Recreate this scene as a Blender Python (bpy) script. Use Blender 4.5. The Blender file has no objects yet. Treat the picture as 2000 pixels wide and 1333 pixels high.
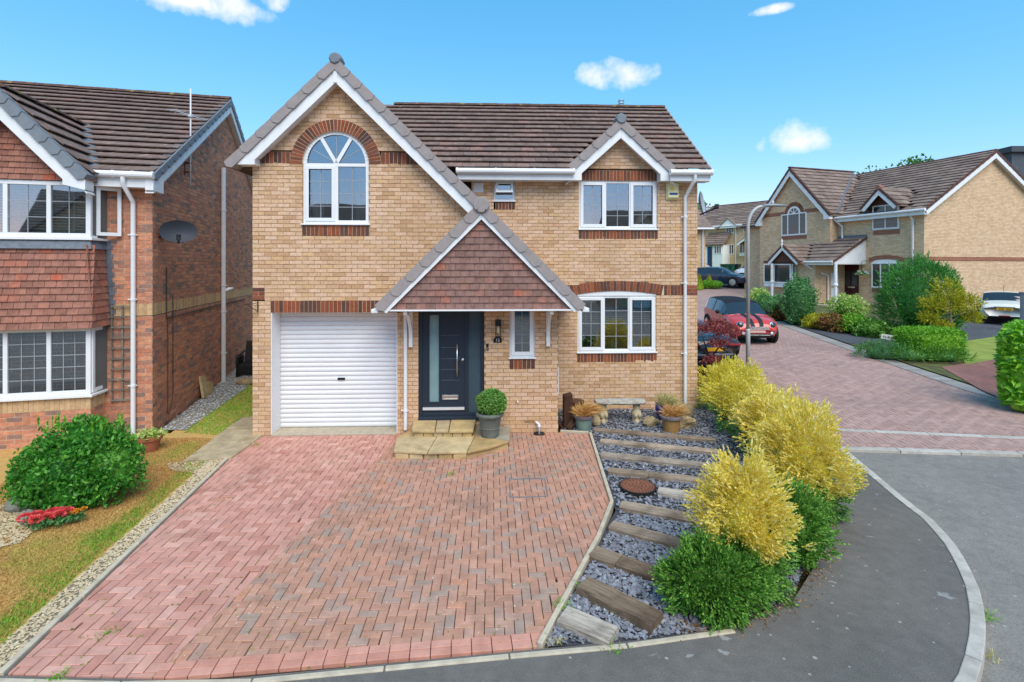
import bpy, math, random
import numpy as np
from mathutils import Vector, Matrix

SC = bpy.context.scene
COL = SC.collection
PI = math.pi
rad = math.radians

# ------------------------------------------------------------------ camera
CAM_H = 3.12
cam_d = bpy.data.cameras.new('camera')
cam = bpy.data.objects.new('camera', cam_d)
COL.objects.link(cam)
cam.location = (0, 0, CAM_H)
cam.rotation_euler = (rad(90), 0, 0)
cam_d.sensor_width = 36.0
cam_d.lens = 18.0
cam_d.shift_y = -0.07325
cam_d.clip_start = 0.05
cam_d.clip_end = 3000
SC.camera = cam

# ------------------------------------------------------------------ sky
SUN_EL, SUN_AZ = rad(52), rad(164)      # azimuth clockwise from +Y: behind the camera
world = bpy.data.worlds.new('World')
SC.world = world
world.use_nodes = True
wt = world.node_tree
wt.nodes.clear()


def wn(t, **k):
    n = wt.nodes.new(t)
    for a, b in k.items():
        setattr(n, a, b)
    return n


def wl(a, b):
    wt.links.new(a, b)


def wmath(op, a, b=None, c=None):
    n = wn('ShaderNodeMath', operation=op)
    for i, x in enumerate((a, b, c)):
        if x is None:
            continue
        if isinstance(x, (int, float)):
            n.inputs[i].default_value = x
        else:
            wl(x, n.inputs[i])
    return n.outputs[0]


sky = wn('ShaderNodeTexSky', sky_type='NISHITA')
sky.sun_disc = False
sky.sun_elevation = SUN_EL
sky.sun_rotation = SUN_AZ
sky.altitude = 0
sky.air_density = 1.5
sky.dust_density = 0.0
sky.ozone_density = 10.0
tc = wn('ShaderNodeTexCoord')
direc = tc.outputs['Generated']
nz = wn('ShaderNodeTexNoise')
nz.inputs['Scale'].default_value = 13.0
nz.inputs['Detail'].default_value = 4.0
nz.inputs['Roughness'].default_value = 0.6
wl(direc, nz.inputs['Vector'])
nz_c = wmath('SUBTRACT', nz.outputs['Fac'], 0.5)
# small fair-weather clouds spread over the dome: (azimuth deg, elevation deg, half width, half height)
CLOUDS = [(-32.5, 24.2, .125, .030), (-24.8, 25.2, .03, .018), (11.9, 20.2, .068, .030), (28.7, 12.3, .060, .030),
          (26.9, 24.1, .03, .008), (75, 20, .11, .04), (140, 34, .16, .06), (190, 20, .14, .05), (235, 30, .13, .05), (290, 24, .12, .05)]
SKY_GRADE = ((1.2, 1.3), (.94, .7), (1.08, .75))
CLOUD_W = 5.8
total = None
for az, el, cw, ch in CLOUDS:
    a, e = rad(az), rad(el)
    c = Vector((math.sin(a) * math.cos(e), math.cos(a) * math.cos(e), math.sin(e)))
    e1 = Vector((math.cos(a), -math.sin(a), 0))
    e2 = c.cross(e1) * -1
    mp = wn('ShaderNodeMapping', vector_type='TEXTURE')
    mp.inputs['Rotation'].default_value = Matrix((e1, e2, e1.cross(e2))).transposed().to_euler()
    mp.inputs['Scale'].default_value = (cw, ch, 50.0)
    wl(direc, mp.inputs['Vector'])
    ln = wn('ShaderNodeVectorMath', operation='LENGTH')
    wl(mp.outputs[0], ln.inputs[0])
    total = ln.outputs['Value'] if total is None else wmath('MINIMUM', total, ln.outputs['Value'])
cl = wmath('SUBTRACT', 1.0, wmath('MULTIPLY', total, total))
cl = wmath('ADD', cl, wmath('MULTIPLY', nz_c, 4.6))
cl = wmath('MAXIMUM', wmath('MINIMUM', wmath('MULTIPLY', cl, 0.85), 1.0), 0.0)
sep = wn('ShaderNodeSeparateColor')
wl(sky.outputs[0], sep.inputs[0])
cmb = wn('ShaderNodeCombineColor')
for i, (kk, pw) in enumerate(SKY_GRADE):     # the deep clear blue of the picture: channel = k * value ** p
    wl(wmath('MULTIPLY', wmath('POWER', wmath('MULTIPLY', sep.outputs[i], 0.175), pw), kk / 0.175), cmb.inputs[i])
mixc = wn('ShaderNodeMix', data_type='RGBA')
wl(wmath('MULTIPLY', cl, 0.9), mixc.inputs[0])
wl(cmb.outputs[0], mixc.inputs[6])
mixc.inputs[7].default_value = (CLOUD_W, CLOUD_W, CLOUD_W * 1.03, 1)
bgn = wn('ShaderNodeBackground')
bgn.inputs[1].default_value = 0.12
wl(mixc.outputs[2], bgn.inputs[0])
wo = wn('ShaderNodeOutputWorld')
wl(bgn.outputs[0], wo.inputs[0])

# ------------------------------------------------------------------ sun (thin high cloud: soft)
sun_d = bpy.data.lights.new('sun', 'SUN')
sun_d.energy = 2.35
sun_d.angle = rad(48)
sun_d.color = (1.0, 0.92, 0.80)
sun = bpy.data.objects.new('sun', sun_d)
COL.objects.link(sun)
sun.location = (0, -10, 30)
to_sun = Vector((math.sin(SUN_AZ) * math.cos(SUN_EL), math.cos(SUN_AZ) * math.cos(SUN_EL), math.sin(SUN_EL)))
sun.rotation_euler = to_sun.to_track_quat('Z', 'Y').to_euler()

vs = SC.view_settings
vs.view_transform = 'Standard'
vs.look = 'None'
vs.exposure = 0.68
vs.gamma = 1.0
vs.use_curve_mapping = False
SC.cycles.max_bounces = 6
SC.cycles.transparent_max_bounces = 12
SC.cycles.caustics_reflective = False
SC.cycles.caustics_refractive = False


# ------------------------------------------------------------------ places
def g(y):                                   # the street climbs gently beyond the house
    return 0.06 * max(0.0, min(y - 13.0, 52.0))


def gp(u, v):                               # a point of the ground seen at photo position (u, v)
    q = (v - 520) / 1000.0
    y = CAM_H / q if q > 1e-4 else 1e6
    if y > 13:
        y = (CAM_H + 0.78) / (0.06 + q)
    return ((u - 1000) / 1000.0 * y, y)


class Frame:                                # a vertical building frame: x along the front, y into depth
    def __init__(s, ox, oy, cx, sx):
        s.o, s.c, s.s = (ox, oy), cx, sx

    def at(s, u, v, d=0.0):                 # position (a, z) on the plane y = d
        k = (u - 1000) / 1000.0
        a = (k * (s.o[1] + d * s.c) - s.o[0] + d * s.s) / (s.c - k * s.s)
        y = s.o[1] + a * s.s + d * s.c
        return a, CAM_H - (v - 520) / 1000.0 * y

    def world(s, a, d):
        return (s.o[0] + a * s.c - d * s.s, s.o[1] + a * s.s + d * s.c)

    def ang(s):
        return math.atan2(s.s, s.c)


# ------------------------------------------------------------------ mesh helpers
class MB:
    def __init__(s):
        s.v, s.f = [], []

    def poly(s, pts):
        n = len(s.v)
        s.v += [tuple(p) for p in pts]
        s.f.append(tuple(range(n, n + len(pts))))

    def hexa(s, p):                         # 8 points: bottom ring 0-3, top ring 4-7
        n = len(s.v)
        s.v += [tuple(q) for q in p]
        for q in ((3, 2, 1, 0), (4, 5, 6, 7), (0, 1, 5, 4), (1, 2, 6, 5), (2, 3, 7, 6), (3, 0, 4, 7)):
            s.f.append(tuple(n + i for i in q))

    def box(s, x0, x1, y0, y1, z0, z1):
        s.hexa([(x0, y0, z0), (x1, y0, z0), (x1, y1, z0), (x0, y1, z0), (x0, y0, z1), (x1, y0, z1), (x1, y1, z1), (x0, y1, z1)])

    def mbox(s, M, a0, a1, o0, o1, z0, z1):
        s.hexa([M(a0, o0, z0), M(a1, o0, z0), M(a1, o1, z0), M(a0, o1, z0), M(a0, o0, z1), M(a1, o0, z1), M(a1, o1, z1), M(a0, o1, z1)])

    def bar(s, p, q, w, h, up=(0, 0, 1)):   # square bar from p to q
        p, q = Vector(p), Vector(q)
        d = (q - p).normalized()
        u = Vector(up)
        a = d.cross(u)
        if a.length < 1e-5:
            a = d.cross(Vector((1, 0, 0)))
        a.normalize()
        b = a.cross(d)
        a, b = a * w / 2, b * h / 2
        s.hexa([p - a - b, p + a - b, p + a + b, p - a + b, q - a - b, q + a - b, q + a + b, q - a + b])

    def tube(s, pts, r, n=10, cap=True):
        pts = [Vector(p) for p in pts]
        rs = r if isinstance(r, (list, tuple)) else [r] * len(pts)
        base = len(s.v)
        up = None
        for i, p in enumerate(pts):
            if i == 0:
                d = pts[1] - p
            elif i == len(pts) - 1:
                d = p - pts[i - 1]
            else:
                d = (pts[i + 1] - p).normalized() + (p - pts[i - 1]).normalized()
            d.normalize()
            if up is None:
                up = Vector((0, 0, 1)) if abs(d.z) < 0.9 else Vector((1, 0, 0))
            a = d.cross(up).normalized()
            b = a.cross(d)
            up = b
            for k in range(n):
                t = 2 * PI * k / n
                s.v.append(tuple(p + (a * math.cos(t) + b * math.sin(t)) * rs[i]))
        for i in range(len(pts) - 1):
            for k in range(n):
                k2 = (k + 1) % n
                s.f.append((base + i * n + k, base + i * n + k2, base + (i + 1) * n + k2, base + (i + 1) * n + k))
        if cap:
            s.f.append(tuple(base + k for k in range(n))[::-1])
            s.f.append(tuple(base + (len(pts) - 1) * n + k for k in range(n)))

    def lathe(s, prof, c=(0, 0, 0), n=24, axis=None, sx=1.0, sy=1.0):
        base = len(s.v)
        c = Vector(c)
        m = axis.to_track_quat('Z', 'Y').to_matrix() if axis is not None else None
        for r, z in prof:
            for k in range(n):
                t = 2 * PI * k / n
                p = Vector((r * math.cos(t) * sx, r * math.sin(t) * sy, z))
                if m is not None:
                    p = m @ p
                s.v.append(tuple(c + p))
        for i in range(len(prof) - 1):
            for k in range(n):
                k2 = (k + 1) % n
                s.f.append((base + i * n + k, base + i * n + k2, base + (i + 1) * n + k2, base + (i + 1) * n + k))
        s.f.append(tuple(base + k for k in range(n))[::-1])
        s.f.append(tuple(base + (len(prof) - 1) * n + k for k in range(n)))

    def prism(s, poly, z0, z1):             # horizontal polygon
        n = len(poly)
        base = len(s.v)
        s.v += [(p[0], p[1], z0) for p in poly] + [(p[0], p[1], z1) for p in poly]
        s.f.append(tuple(range(base, base + n))[::-1])
        s.f.append(tuple(range(base + n, base + 2 * n)))
        for i in range(n):
            j = (i + 1) % n
            s.f.append((base + i, base + j, base + n + j, base + n + i))

    def mprism(s, M, poly, o0, o1):         # polygon (a, z) on a facade, thickness o0..o1
        n = len(poly)
        base = len(s.v)
        s.v += [tuple(M(a, o0, z)) for a, z in poly] + [tuple(M(a, o1, z)) for a, z in poly]
        s.f.append(tuple(range(base, base + n)))
        s.f.append(tuple(range(base + n, base + 2 * n))[::-1])
        for i in range(n):
            j = (i + 1) % n
            s.f.append((base + i, base + j, base + n + j, base + n + i))

    def build(s, name, mat, parent=None, smooth=False, kind=None, label=None, bevel=0.0):
        me = bpy.data.meshes.new(name)
        me.from_pydata(s.v, [], s.f)
        me.update()
        return link(name, me, mat, parent, smooth, kind, label, bevel)


def link(name, me, mat, parent=None, smooth=False, kind=None, label=None, bevel=0.0):
    if mat is not None and len(me.materials) == 0:
        me.materials.append(mat)
    if smooth:
        me.shade_smooth()
    o = bpy.data.objects.new(name, me)
    COL.objects.link(o)
    if parent is not None:
        o.parent = parent
    if kind:
        o['kind'] = kind
    if label:
        o['label'] = label
    if bevel:
        b = o.modifiers.new('bevel', 'BEVEL')
        b.width = bevel
        b.segments = 2
        b.limit_method = 'ANGLE'
    return o


def thing(name, label, cat, loc=(0, 0, 0), rz=0.0, group=None):
    o = bpy.data.objects.new(name, None)
    o.empty_display_size = 0.2
    COL.objects.link(o)
    o.location = loc
    o.rotation_euler = (0, 0, rz)
    return tag(o, label, cat, group)


def tag(o, label, cat, group=None):
    o['label'] = label
    o['category'] = cat
    if group:
        o['group'] = group
    return o


def struct(o):
    o['kind'] = 'structure'
    return o


def clip(poly, p, q):                       # keep the part left of the line p -> q
    out = []
    n = len(poly)
    for i in range(n):
        a, b = poly[i], poly[(i + 1) % n]
        sa = (q[0] - p[0]) * (a[1] - p[1]) - (q[1] - p[1]) * (a[0] - p[0])
        sb = (q[0] - p[0]) * (b[1] - p[1]) - (q[1] - p[1]) * (b[0] - p[0])
        if sa >= 0:
            out.append(a)
        if (sa > 0 and sb < 0) or (sa < 0 and sb > 0):
            t = sa / (sa - sb)
            out.append((a[0] + (b[0] - a[0]) * t, a[1] + (b[1] - a[1]) * t))
    return out


def clip_poly(poly, conv):
    for i in range(len(conv)):
        poly = clip(poly, conv[i], conv[(i + 1) % len(conv)])
        if len(poly) < 3:
            return []
    return poly


def area(p):
    return abs(sum(p[i][0] * p[(i + 1) % len(p)][1] - p[(i + 1) % len(p)][0] * p[i][1] for i in range(len(p)))) / 2


def inside(x, y, poly):
    r = False
    n = len(poly)
    for i in range(n):
        x1, y1 = poly[i]
        x2, y2 = poly[(i + 1) % n]
        if (y1 > y) != (y2 > y) and x < (x2 - x1) * (y - y1) / (y2 - y1) + x1:
            r = not r
    return r


# ------------------------------------------------------------------ materials
class NT:
    def __init__(s, name):
        s.m = bpy.data.materials.new(name)
        s.m.use_nodes = True
        s.t = s.m.node_tree
        s.b = s.t.nodes['Principled BSDF']
        s.b.inputs['Specular IOR Level'].default_value = 0.3

    def n(s, t, **k):
        n = s.t.nodes.new(t)
        for a, b in k.items():
            setattr(n, a, b)
        return n

    def l(s, a, b):
        s.t.links.new(a, b)

    def math(s, op, a, b=None):
        n = s.n('ShaderNodeMath', operation=op)
        for i, x in enumerate((a, b)):
            if x is None:
                continue
            if isinstance(x, (int, float)):
                n.inputs[i].default_value = x
            else:
                s.l(x, n.inputs[i])
        return n.outputs[0]

    def pos(s):
        return s.n('ShaderNodeNewGeometry').outputs['Position']

    def noise(s, scale, detail=4, rough=.55, vec=None, stretch=None):
        n = s.n('ShaderNodeTexNoise')
        n.inputs['Scale'].default_value = scale
        n.inputs['Detail'].default_value = detail
        n.inputs['Roughness'].default_value = rough
        v = vec or s.pos()
        if stretch:
            mp = s.n('ShaderNodeMapping')
            mp.inputs['Scale'].default_value = stretch
            s.l(v, mp.inputs['Vector'])
            v = mp.outputs[0]
        s.l(v, n.inputs['Vector'])
        return n.outputs['Fac']

    def ramp(s, fac, stops, interp='LINEAR'):
        r = s.n('ShaderNodeValToRGB')
        r.color_ramp.interpolation = interp
        e = r.color_ramp.elements
        while len(e) < len(stops):
            e.new(0.5)
        for i, (p, c) in enumerate(stops):
            e[i].position = p
            e[i].color = (c[0], c[1], c[2], 1) if not isinstance(c, (int, float)) else (c, c, c, 1)
        s.l(fac, r.inputs[0])
        return r.outputs[0]

    def mix(s, fac, a, b, mode='MIX'):
        n = s.n('ShaderNodeMix', data_type='RGBA', blend_type=mode)
        for i, x in ((0, fac), (6, a), (7, b)):
            if isinstance(x, (int, float)):
                n.inputs[i].default_value = x
            elif isinstance(x, (tuple, list)):
                n.inputs[i].default_value = (x[0], x[1], x[2], 1)
            else:
                s.l(x, n.inputs[i])
        return n.outputs[2]

    def rnd(s):                              # one value for each piece: single objects and islands of one mesh alike
        g_ = s.n('ShaderNodeNewGeometry').outputs['Random Per Island']
        o_ = s.n('ShaderNodeObjectInfo').outputs['Random']
        return s.math('FRACT', s.math('ADD', g_, o_))

    def bump(s, h, strength=.3, dist=.01):
        b = s.n('ShaderNodeBump')
        b.inputs['Strength'].default_value = strength
        b.inputs['Distance'].default_value = dist
        s.l(h, b.inputs['Height'])
        s.l(b.outputs[0], s.b.inputs['Normal'])

    def out(s, col, rough=.8, metal=0.0):
        if isinstance(col, (tuple, list)):
            s.b.inputs['Base Color'].default_value = (col[0], col[1], col[2], 1)
        else:
            s.l(col, s.b.inputs['Base Color'])
        s.b.inputs['Roughness'].default_value = rough
        s.b.inputs['Metallic'].default_value = metal
        return s.m


def hexc(h):                                 # sRGB hex to linear
    r = [int(h[i:i + 2], 16) / 255 for i in (0, 2, 4)]
    return tuple(c / 12.92 if c <= .04045 else ((c + .055) / 1.055) ** 2.4 for c in r)


def M_plain(name, c, rough=.5, metal=0.0, var=.12, scale=6, bump=0.0, spec=None):
    t = NT(name)
    n = t.noise(scale, 5)
    col = t.mix(1.0, c, t.ramp(n, [(.25, 1 - var), (.75, 1 + var * .4)]), 'MULTIPLY')
    if bump:
        t.bump(t.noise(scale * 12, 4), bump, .004)
    if spec is not None:
        t.b.inputs['Specular IOR Level'].default_value = spec
    return t.out(col, rough, metal)


def M_piece(name, stops, rough=.85, var=.25, scale=25, fine=140, bump=.4, speck=None, dirt=None, stretch=None, blot=None):
    t = NT(name)
    col = t.ramp(t.rnd(), stops)
    n = t.noise(scale, 5, .6, stretch=stretch)
    col = t.mix(1.0, col, t.ramp(n, [(.3, 1 - var), (.7, 1 + var * .35)]), 'MULTIPLY')
    if blot:                                # firing marks / dark smudges on single pieces
        c, lo, hi, sc = blot
        col = t.mix(t.ramp(t.noise(sc, 3, .6, stretch=(1, 1, 2.2)), [(lo, 0.0), (hi, .8)]), col, c)
    if dirt:                                # weathering at the scale of the whole surface
        c, lo, hi, sc, amt = dirt
        col = t.mix(t.ramp(t.noise(sc, 4, .6), [(lo, 0.0), (hi, amt)]), col, c)
    if speck:                               # lichen and mortar specks
        c, sc, thr = speck
        col = t.mix(t.ramp(t.noise(sc, 2, .5), [(thr, 0.0), (thr + .03, .85)]), col, c)
    t.bump(t.noise(fine, 4, .65), bump, .004)
    return t.out(col, rough)


MT = {}
MT['buff'] = M_piece('buff_brick', [(0, hexc('d6b088')), (.25, hexc('dfb996')), (.5, hexc('e2bd9e')), (.7, hexc('d8b082')), (.86, hexc('d4ab88')), (1, hexc('c49a70'))],
                     var=.22, scale=22, bump=.7, dirt=(hexc('a88460'), .5, .8, .8, .4), blot=(hexc('8a6a48'), .66, .8, 13))
MT['buff_mortar'] = M_plain('buff_mortar', hexc('ab8a68'), .95, var=.25, scale=30)
MT['red'] = M_piece('red_brick', [(0, hexc('c47e62')), (.2, hexc('d28e6c')), (.4, hexc('da9874')), (.55, hexc('b07a66')), (.75, hexc('ca8868')), (.9, hexc('94766a')), (1, hexc('a07a6a'))],
                    var=.3, scale=18, bump=.5)
MT['red_mortar'] = M_plain('red_mortar', hexc('dcc4aa'), .95, var=.2, scale=30)
MT['soldier'] = M_piece('soldier_brick', [(0, hexc('5c4038')), (.2, hexc('6e4636')), (.4, hexc('9a5436')), (.6, hexc('84492f')), (.8, hexc('5a4440')), (1, hexc('a85c3a'))],
                        var=.3, scale=20, bump=.5)
MT['sold_mortar'] = M_plain('soldier_mortar', hexc('d6bda0'), .95, var=.15, scale=30)
MT['buff_band'] = M_piece('buff_band', [(0, hexc('c8a478')), (.5, hexc('d4b084')), (1, hexc('bc986c'))], var=.25, scale=18)
MT['tile'] = M_piece('roof_tile', [(0, hexc('7a665e')), (.3, hexc('877065')), (.55, hexc('8e766a')), (.8, hexc('806e66')), (1, hexc('98766a'))],
                     var=.35, scale=9, bump=.5, speck=(hexc('b0a090'), 9, .70), dirt=(hexc('4a3e3a'), .5, .8, 1.2, .5))
MT['hang'] = M_piece('hanging_tile', [(0, hexc('826258')), (.35, hexc('906e64')), (.6, hexc('967266')), (.8, hexc('8a6c64')), (.95, hexc('a07060')), (1, hexc('b06a56'))],
                     var=.3, scale=12, bump=.35, blot=(hexc('a85540'), .66, .8, 7))
MT['hang2'] = M_piece('hanging_tile_red', [(0, hexc('906254')), (.35, hexc('a57260')), (.6, hexc('ac7662')), (.8, hexc('986c5e')), (.95, hexc('b4705a')), (1, hexc('c0664c'))],
                      var=.3, scale=12, bump=.35, blot=(hexc('b05238'), .64, .8, 7))
MT['verge'] = M_plain('verge_grey', hexc('9a908c'), .75, var=.15, scale=9, bump=.1)
MT['verge_d'] = M_plain('verge_slate', hexc('7c8288'), .7, var=.15, scale=9, bump=.1)
MT['ridge'] = M_piece('ridge_tile', [(0, hexc('5c4a42')), (1, hexc('74564a'))], var=.4, scale=8, speck=(hexc('8c8040'), 8, .62))
MT['brown_trim'] = M_plain('brown_trim', hexc('5e4038'), .7, var=.2)
MT['upvc'] = M_plain('white_upvc', (.80, .80, .80), .35, var=.05, scale=3)
MT['white'] = M_plain('white_paint', (.80, .80, .79), .5, var=.07, scale=3)
MT['garage'] = M_plain('garage_white', (.78, .78, .78), .4, var=.06, scale=2)
MT['pipe'] = M_plain('grey_pipe', hexc('d2d2d4'), .5, var=.1)
MT['lead'] = M_plain('lead', hexc('6e747c'), .6, var=.35, scale=14, bump=.6)
MT['door'] = M_plain('door_anthracite', hexc('27313e'), .4, var=.06, scale=4)
MT['steel'] = M_plain('steel', (.62, .62, .62), .28, 1.0, var=.05)
MT['black'] = M_plain('black_plastic', (.012, .012, .014), .45, var=.1)
MT['iron'] = M_plain('black_iron', (.02, .018, .016), .6, var=.2)
MT['concrete'] = M_plain('concrete', hexc('b8aa94'), .95, var=.25, scale=14, bump=.5)
MT['edging'] = M_plain('concrete_edging', hexc('c6b8a0'), .95, var=.3, scale=9, bump=.5)
MT['kerb'] = M_piece('kerb_concrete', [(0, hexc('b4aca0')), (1, hexc('c2bbb0'))], var=.25, scale=9, bump=.5)
MT['lead_came'] = M_plain('glazing_lead', hexc('9a9ea2'), .5, var=.05)
MT['blind'] = M_plain('blind_slat', (.62, .6, .56), .6, var=.05)
MT['blind_w'] = M_plain('blind_slat_white', (.75, .75, .74), .6, var=.05)
MT['curtain'] = M_plain('curtain', (.55, .55, .56), .9, var=.2, scale=20)
MT['room'] = M_plain('room_wall', (.16, .15, .14), .9, var=.2, scale=2)


def M_glass(name, tint=(.75, .78, .78), base=.10):
    t = NT(name)
    t.t.nodes.remove(t.b)
    tr = t.n('ShaderNodeBsdfTransparent')
    tr.inputs[0].default_value = (*tint, 1)
    gl = t.n('ShaderNodeBsdfGlossy')
    gl.inputs['Roughness'].default_value = 0.015
    gl.inputs['Color'].default_value = (.92, .96, 1, 1)
    fr = t.n('ShaderNodeFresnel')
    fr.inputs['IOR'].default_value = 1.52
    w = t.noise(1.7, 1)
    b = t.n('ShaderNodeBump')
    b.inputs['Strength'].default_value = .02
    b.inputs['Distance'].default_value = .05
    t.l(w, b.inputs['Height'])
    t.l(b.outputs[0], gl.inputs['Normal'])
    f = t.math('ADD', t.math('MULTIPLY', fr.outputs[0], 1.7), base)
    mx = t.n('ShaderNodeMixShader')
    t.l(f, mx.inputs[0])
    t.l(tr.outputs[0], mx.inputs[1])
    t.l(gl.outputs[0], mx.inputs[2])
    t.l(mx.outputs[0], t.t.nodes['Material Output'].inputs[0])
    return t.m


MT['glass'] = M_glass('window_glass', base=.15)
MT['far_glass'] = M_plain('far_glass', (.035, .04, .045), .06, var=.4, scale=.8, spec=.8)
MT['frost'] = M_plain('frosted_glass', hexc('7d9a9c'), .35, var=.15, scale=3)
MT['frost_d'] = M_plain('dark_frosted_glass', hexc('42545e'), .25, var=.3, scale=2)
MT['car_glass'] = M_plain('car_glass', (.02, .025, .03), .05, var=.05, spec=.9)

# ================================================================== GROUND
def patch(name, poly, off, mat, parent=None):
    mb = MB()
    big = 1e4
    bands = [(-big, 13.0), (13.0, 65.0), (65.0, big)]
    for lo, hi in bands:
        p = clip(poly, (-big, lo), (big, lo))
        p = clip(p, (big, hi), (-big, hi)) if len(p) > 2 else p
        if len(p) > 2:
            mb.poly([(x, y, g(y) + off) for x, y in p])
    return struct(mb.build(name, mat, parent))


def mat_soil():
    t = NT('soil')
    c = t.ramp(t.noise(3, 6), [(.3, hexc('4c4030')), (.55, hexc('5d6038')), (.75, hexc('6e7a3c'))])
    t.bump(t.noise(60), .5, .02)
    return t.out(c, .95)


def mat_asphalt(name, c0, c1, spot=.7, tar=False):
    t = NT(name)
    c = t.ramp(t.noise(.9, 5, .6), [(.3, c0), (.7, c1)])
    c = t.mix(1.0, c, t.ramp(t.noise(95, 3, .75), [(.3, .6), (.5, 1.0), (.66, 1.25), (.74, 1.9)]), 'MULTIPLY')
    c = t.mix(1.0, c, t.ramp(t.noise(7, 5, .7), [(.3, .84), (.7, 1.12)]), 'MULTIPLY')
    c = t.mix(t.ramp(t.noise(1.6, 6, .7), [(.58, 0.0), (.72, .35)]), c, tuple(x * .6 for x in c0))
    # old chewing gum and pale scuffs
    v = t.n('ShaderNodeTexVoronoi')
    v.inputs['Scale'].default_value = 4.2
    mp = t.noise(9, 3)
    vm = t.n('ShaderNodeVectorMath', operation='ADD')
    t.l(t.pos(), vm.inputs[0])
    cx = t.n('ShaderNodeCombineXYZ')
    t.l(t.math('MULTIPLY', mp, .25), cx.inputs[0])
    t.l(t.math('MULTIPLY', mp, -.2), cx.inputs[1])
    t.l(cx.outputs[0], vm.inputs[1])
    t.l(vm.outputs[0], v.inputs['Vector'])
    zone = t.ramp(t.noise(.9, 3), [(.40, 0.0), (.52, 1.0)])
    sz = t.math('MULTIPLY', t.math('MULTIPLY', t.math('POWER', v.outputs['Color'], 2.2), .27), spot)
    m = t.math('MULTIPLY', t.math('LESS_THAN', v.outputs['Distance'], sz), zone)
    c = t.mix(t.math('MULTIPLY', m, .6), c, hexc('a3a29e'))
    # tiny pale grit and leaf litter
    v2 = t.n('ShaderNodeTexVoronoi')
    v2.inputs['Scale'].default_value = 12
    t.l(t.pos(), v2.inputs['Vector'])
    m2 = t.math('LESS_THAN', v2.outputs['Distance'], t.math('MULTIPLY', t.math('POWER', v2.outputs['Color'], 4.0), .3))
    c = t.mix(t.math('MULTIPLY', m2, .6), c, hexc('b0aea8'))
    t.bump(t.noise(190, 3, .7), .5, .004)
    return t.out(c, .92)


def mat_far_blocks():
    t = NT('far_block_paving')
    mp = t.n('ShaderNodeMapping')
    mp.inputs['Rotation'].default_value = (0, 0, rad(-20))
    t.l(t.pos(), mp.inputs['Vector'])
    b = t.n('ShaderNodeTexBrick')
    b.inputs['Scale'].default_value = 1.0
    b.inputs['Brick Width'].default_value = .2
    b.inputs['Row Height'].default_value = .1
    b.inputs['Mortar Size'].default_value = .006
    b.inputs['Color1'].default_value = (*hexc('b4968c'), 1)
    b.inputs['Color2'].default_value = (*hexc('a5877e'), 1)
    b.inputs['Mortar'].default_value = (*hexc('6f5a52'), 1)
    t.l(mp.outputs[0], b.inputs['Vector'])
    c = t.mix(1.0, b.outputs['Color'], t.ramp(t.noise(.6, 5), [(.3, .8), (.7, 1.1)]), 'MULTIPLY')
    return t.out(c, .9)


MT['soil'] = mat_soil()
MT['asphalt'] = mat_asphalt('pavement_asphalt', hexc('64605b'), hexc('736d67'), 1.0)
MT['road_asphalt'] = mat_asphalt('road_asphalt', hexc('7d7871'), hexc('8c867e'), .15)
MT['tarmac'] = mat_asphalt('drive_tarmac', hexc('484a4e'), hexc('585a5e'), .1)
MT['tarmac_red'] = mat_asphalt('red_tarmac', hexc('7e5750'), hexc('95695f'), .1)
MT['far_blocks'] = mat_far_blocks()
MT['joint'] = M_plain('paver_joint', hexc('4c392f'), .95, var=.35, scale=5)


def lawn_mat(name):
    t = NT(name)
    p = t.pos()
    n = t.math('SUBTRACT', t.noise(1.1, 5, .6), .05)
    # parched turf, greener in patches and along the edging by the drive
    sep = t.n('ShaderNodeSeparateXYZ')
    t.l(p, sep.inputs[0])
    d = t.math('SUBTRACT', t.math('SUBTRACT', t.math('MULTIPLY', sep.outputs[1], -.1575), 3.62), sep.outputs[0])   # distance left of the strip
    gr = t.ramp(t.math('ABSOLUTE', t.math('SUBTRACT', d, .12)), [(.0, .13), (.28, 0.0)])
    f = t.math('ADD', n, gr)
    c = t.ramp(f, [(.36, hexc('c89c5c')), (.5, hexc('c2a05c')), (.58, hexc('b0a04e')), (.68, hexc('8a9a3c')), (.85, hexc('6c8e2e'))])
    c = t.mix(1.0, c, t.ramp(t.noise(45, 4, .7, stretch=(1, .5, 1)), [(.25, .6), (.75, 1.25)]), 'MULTIPLY')
    return t.out(c, .95)


MT['lawn'] = lawn_mat('parched_lawn')
MT['grass2'] = M_plain('far_grass', hexc('8d9a48'), .95, var=.35, scale=3)

patch('ground', [(-900, -300), (900, -300), (900, 1500), (-900, 1500)], -.17, MT['soil'])

KERB_PX = [(1510, 765), (1545, 795), (1580, 824), (1612, 856), (1648, 886), (1704, 934), (1760, 982), (1800, 1012), (1840, 1056), (1864, 1096),
           (1884, 1140), (1894, 1192), (1894, 1232), (1884, 1280), (1866, 1333)]
KERB = [gp(*p) for p in KERB_PX]
k_end = KERB[-1]
KERB += [(k_end[0] - .55, k_end[1] - .35), (k_end[0] - 1.4, k_end[1] - .65), (k_end[0] - 3.0, k_end[1] - .85), (-10, 2.75), (-25, 2.2)]
KERB = [(6.55, 14.2)] + KERB

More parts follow.
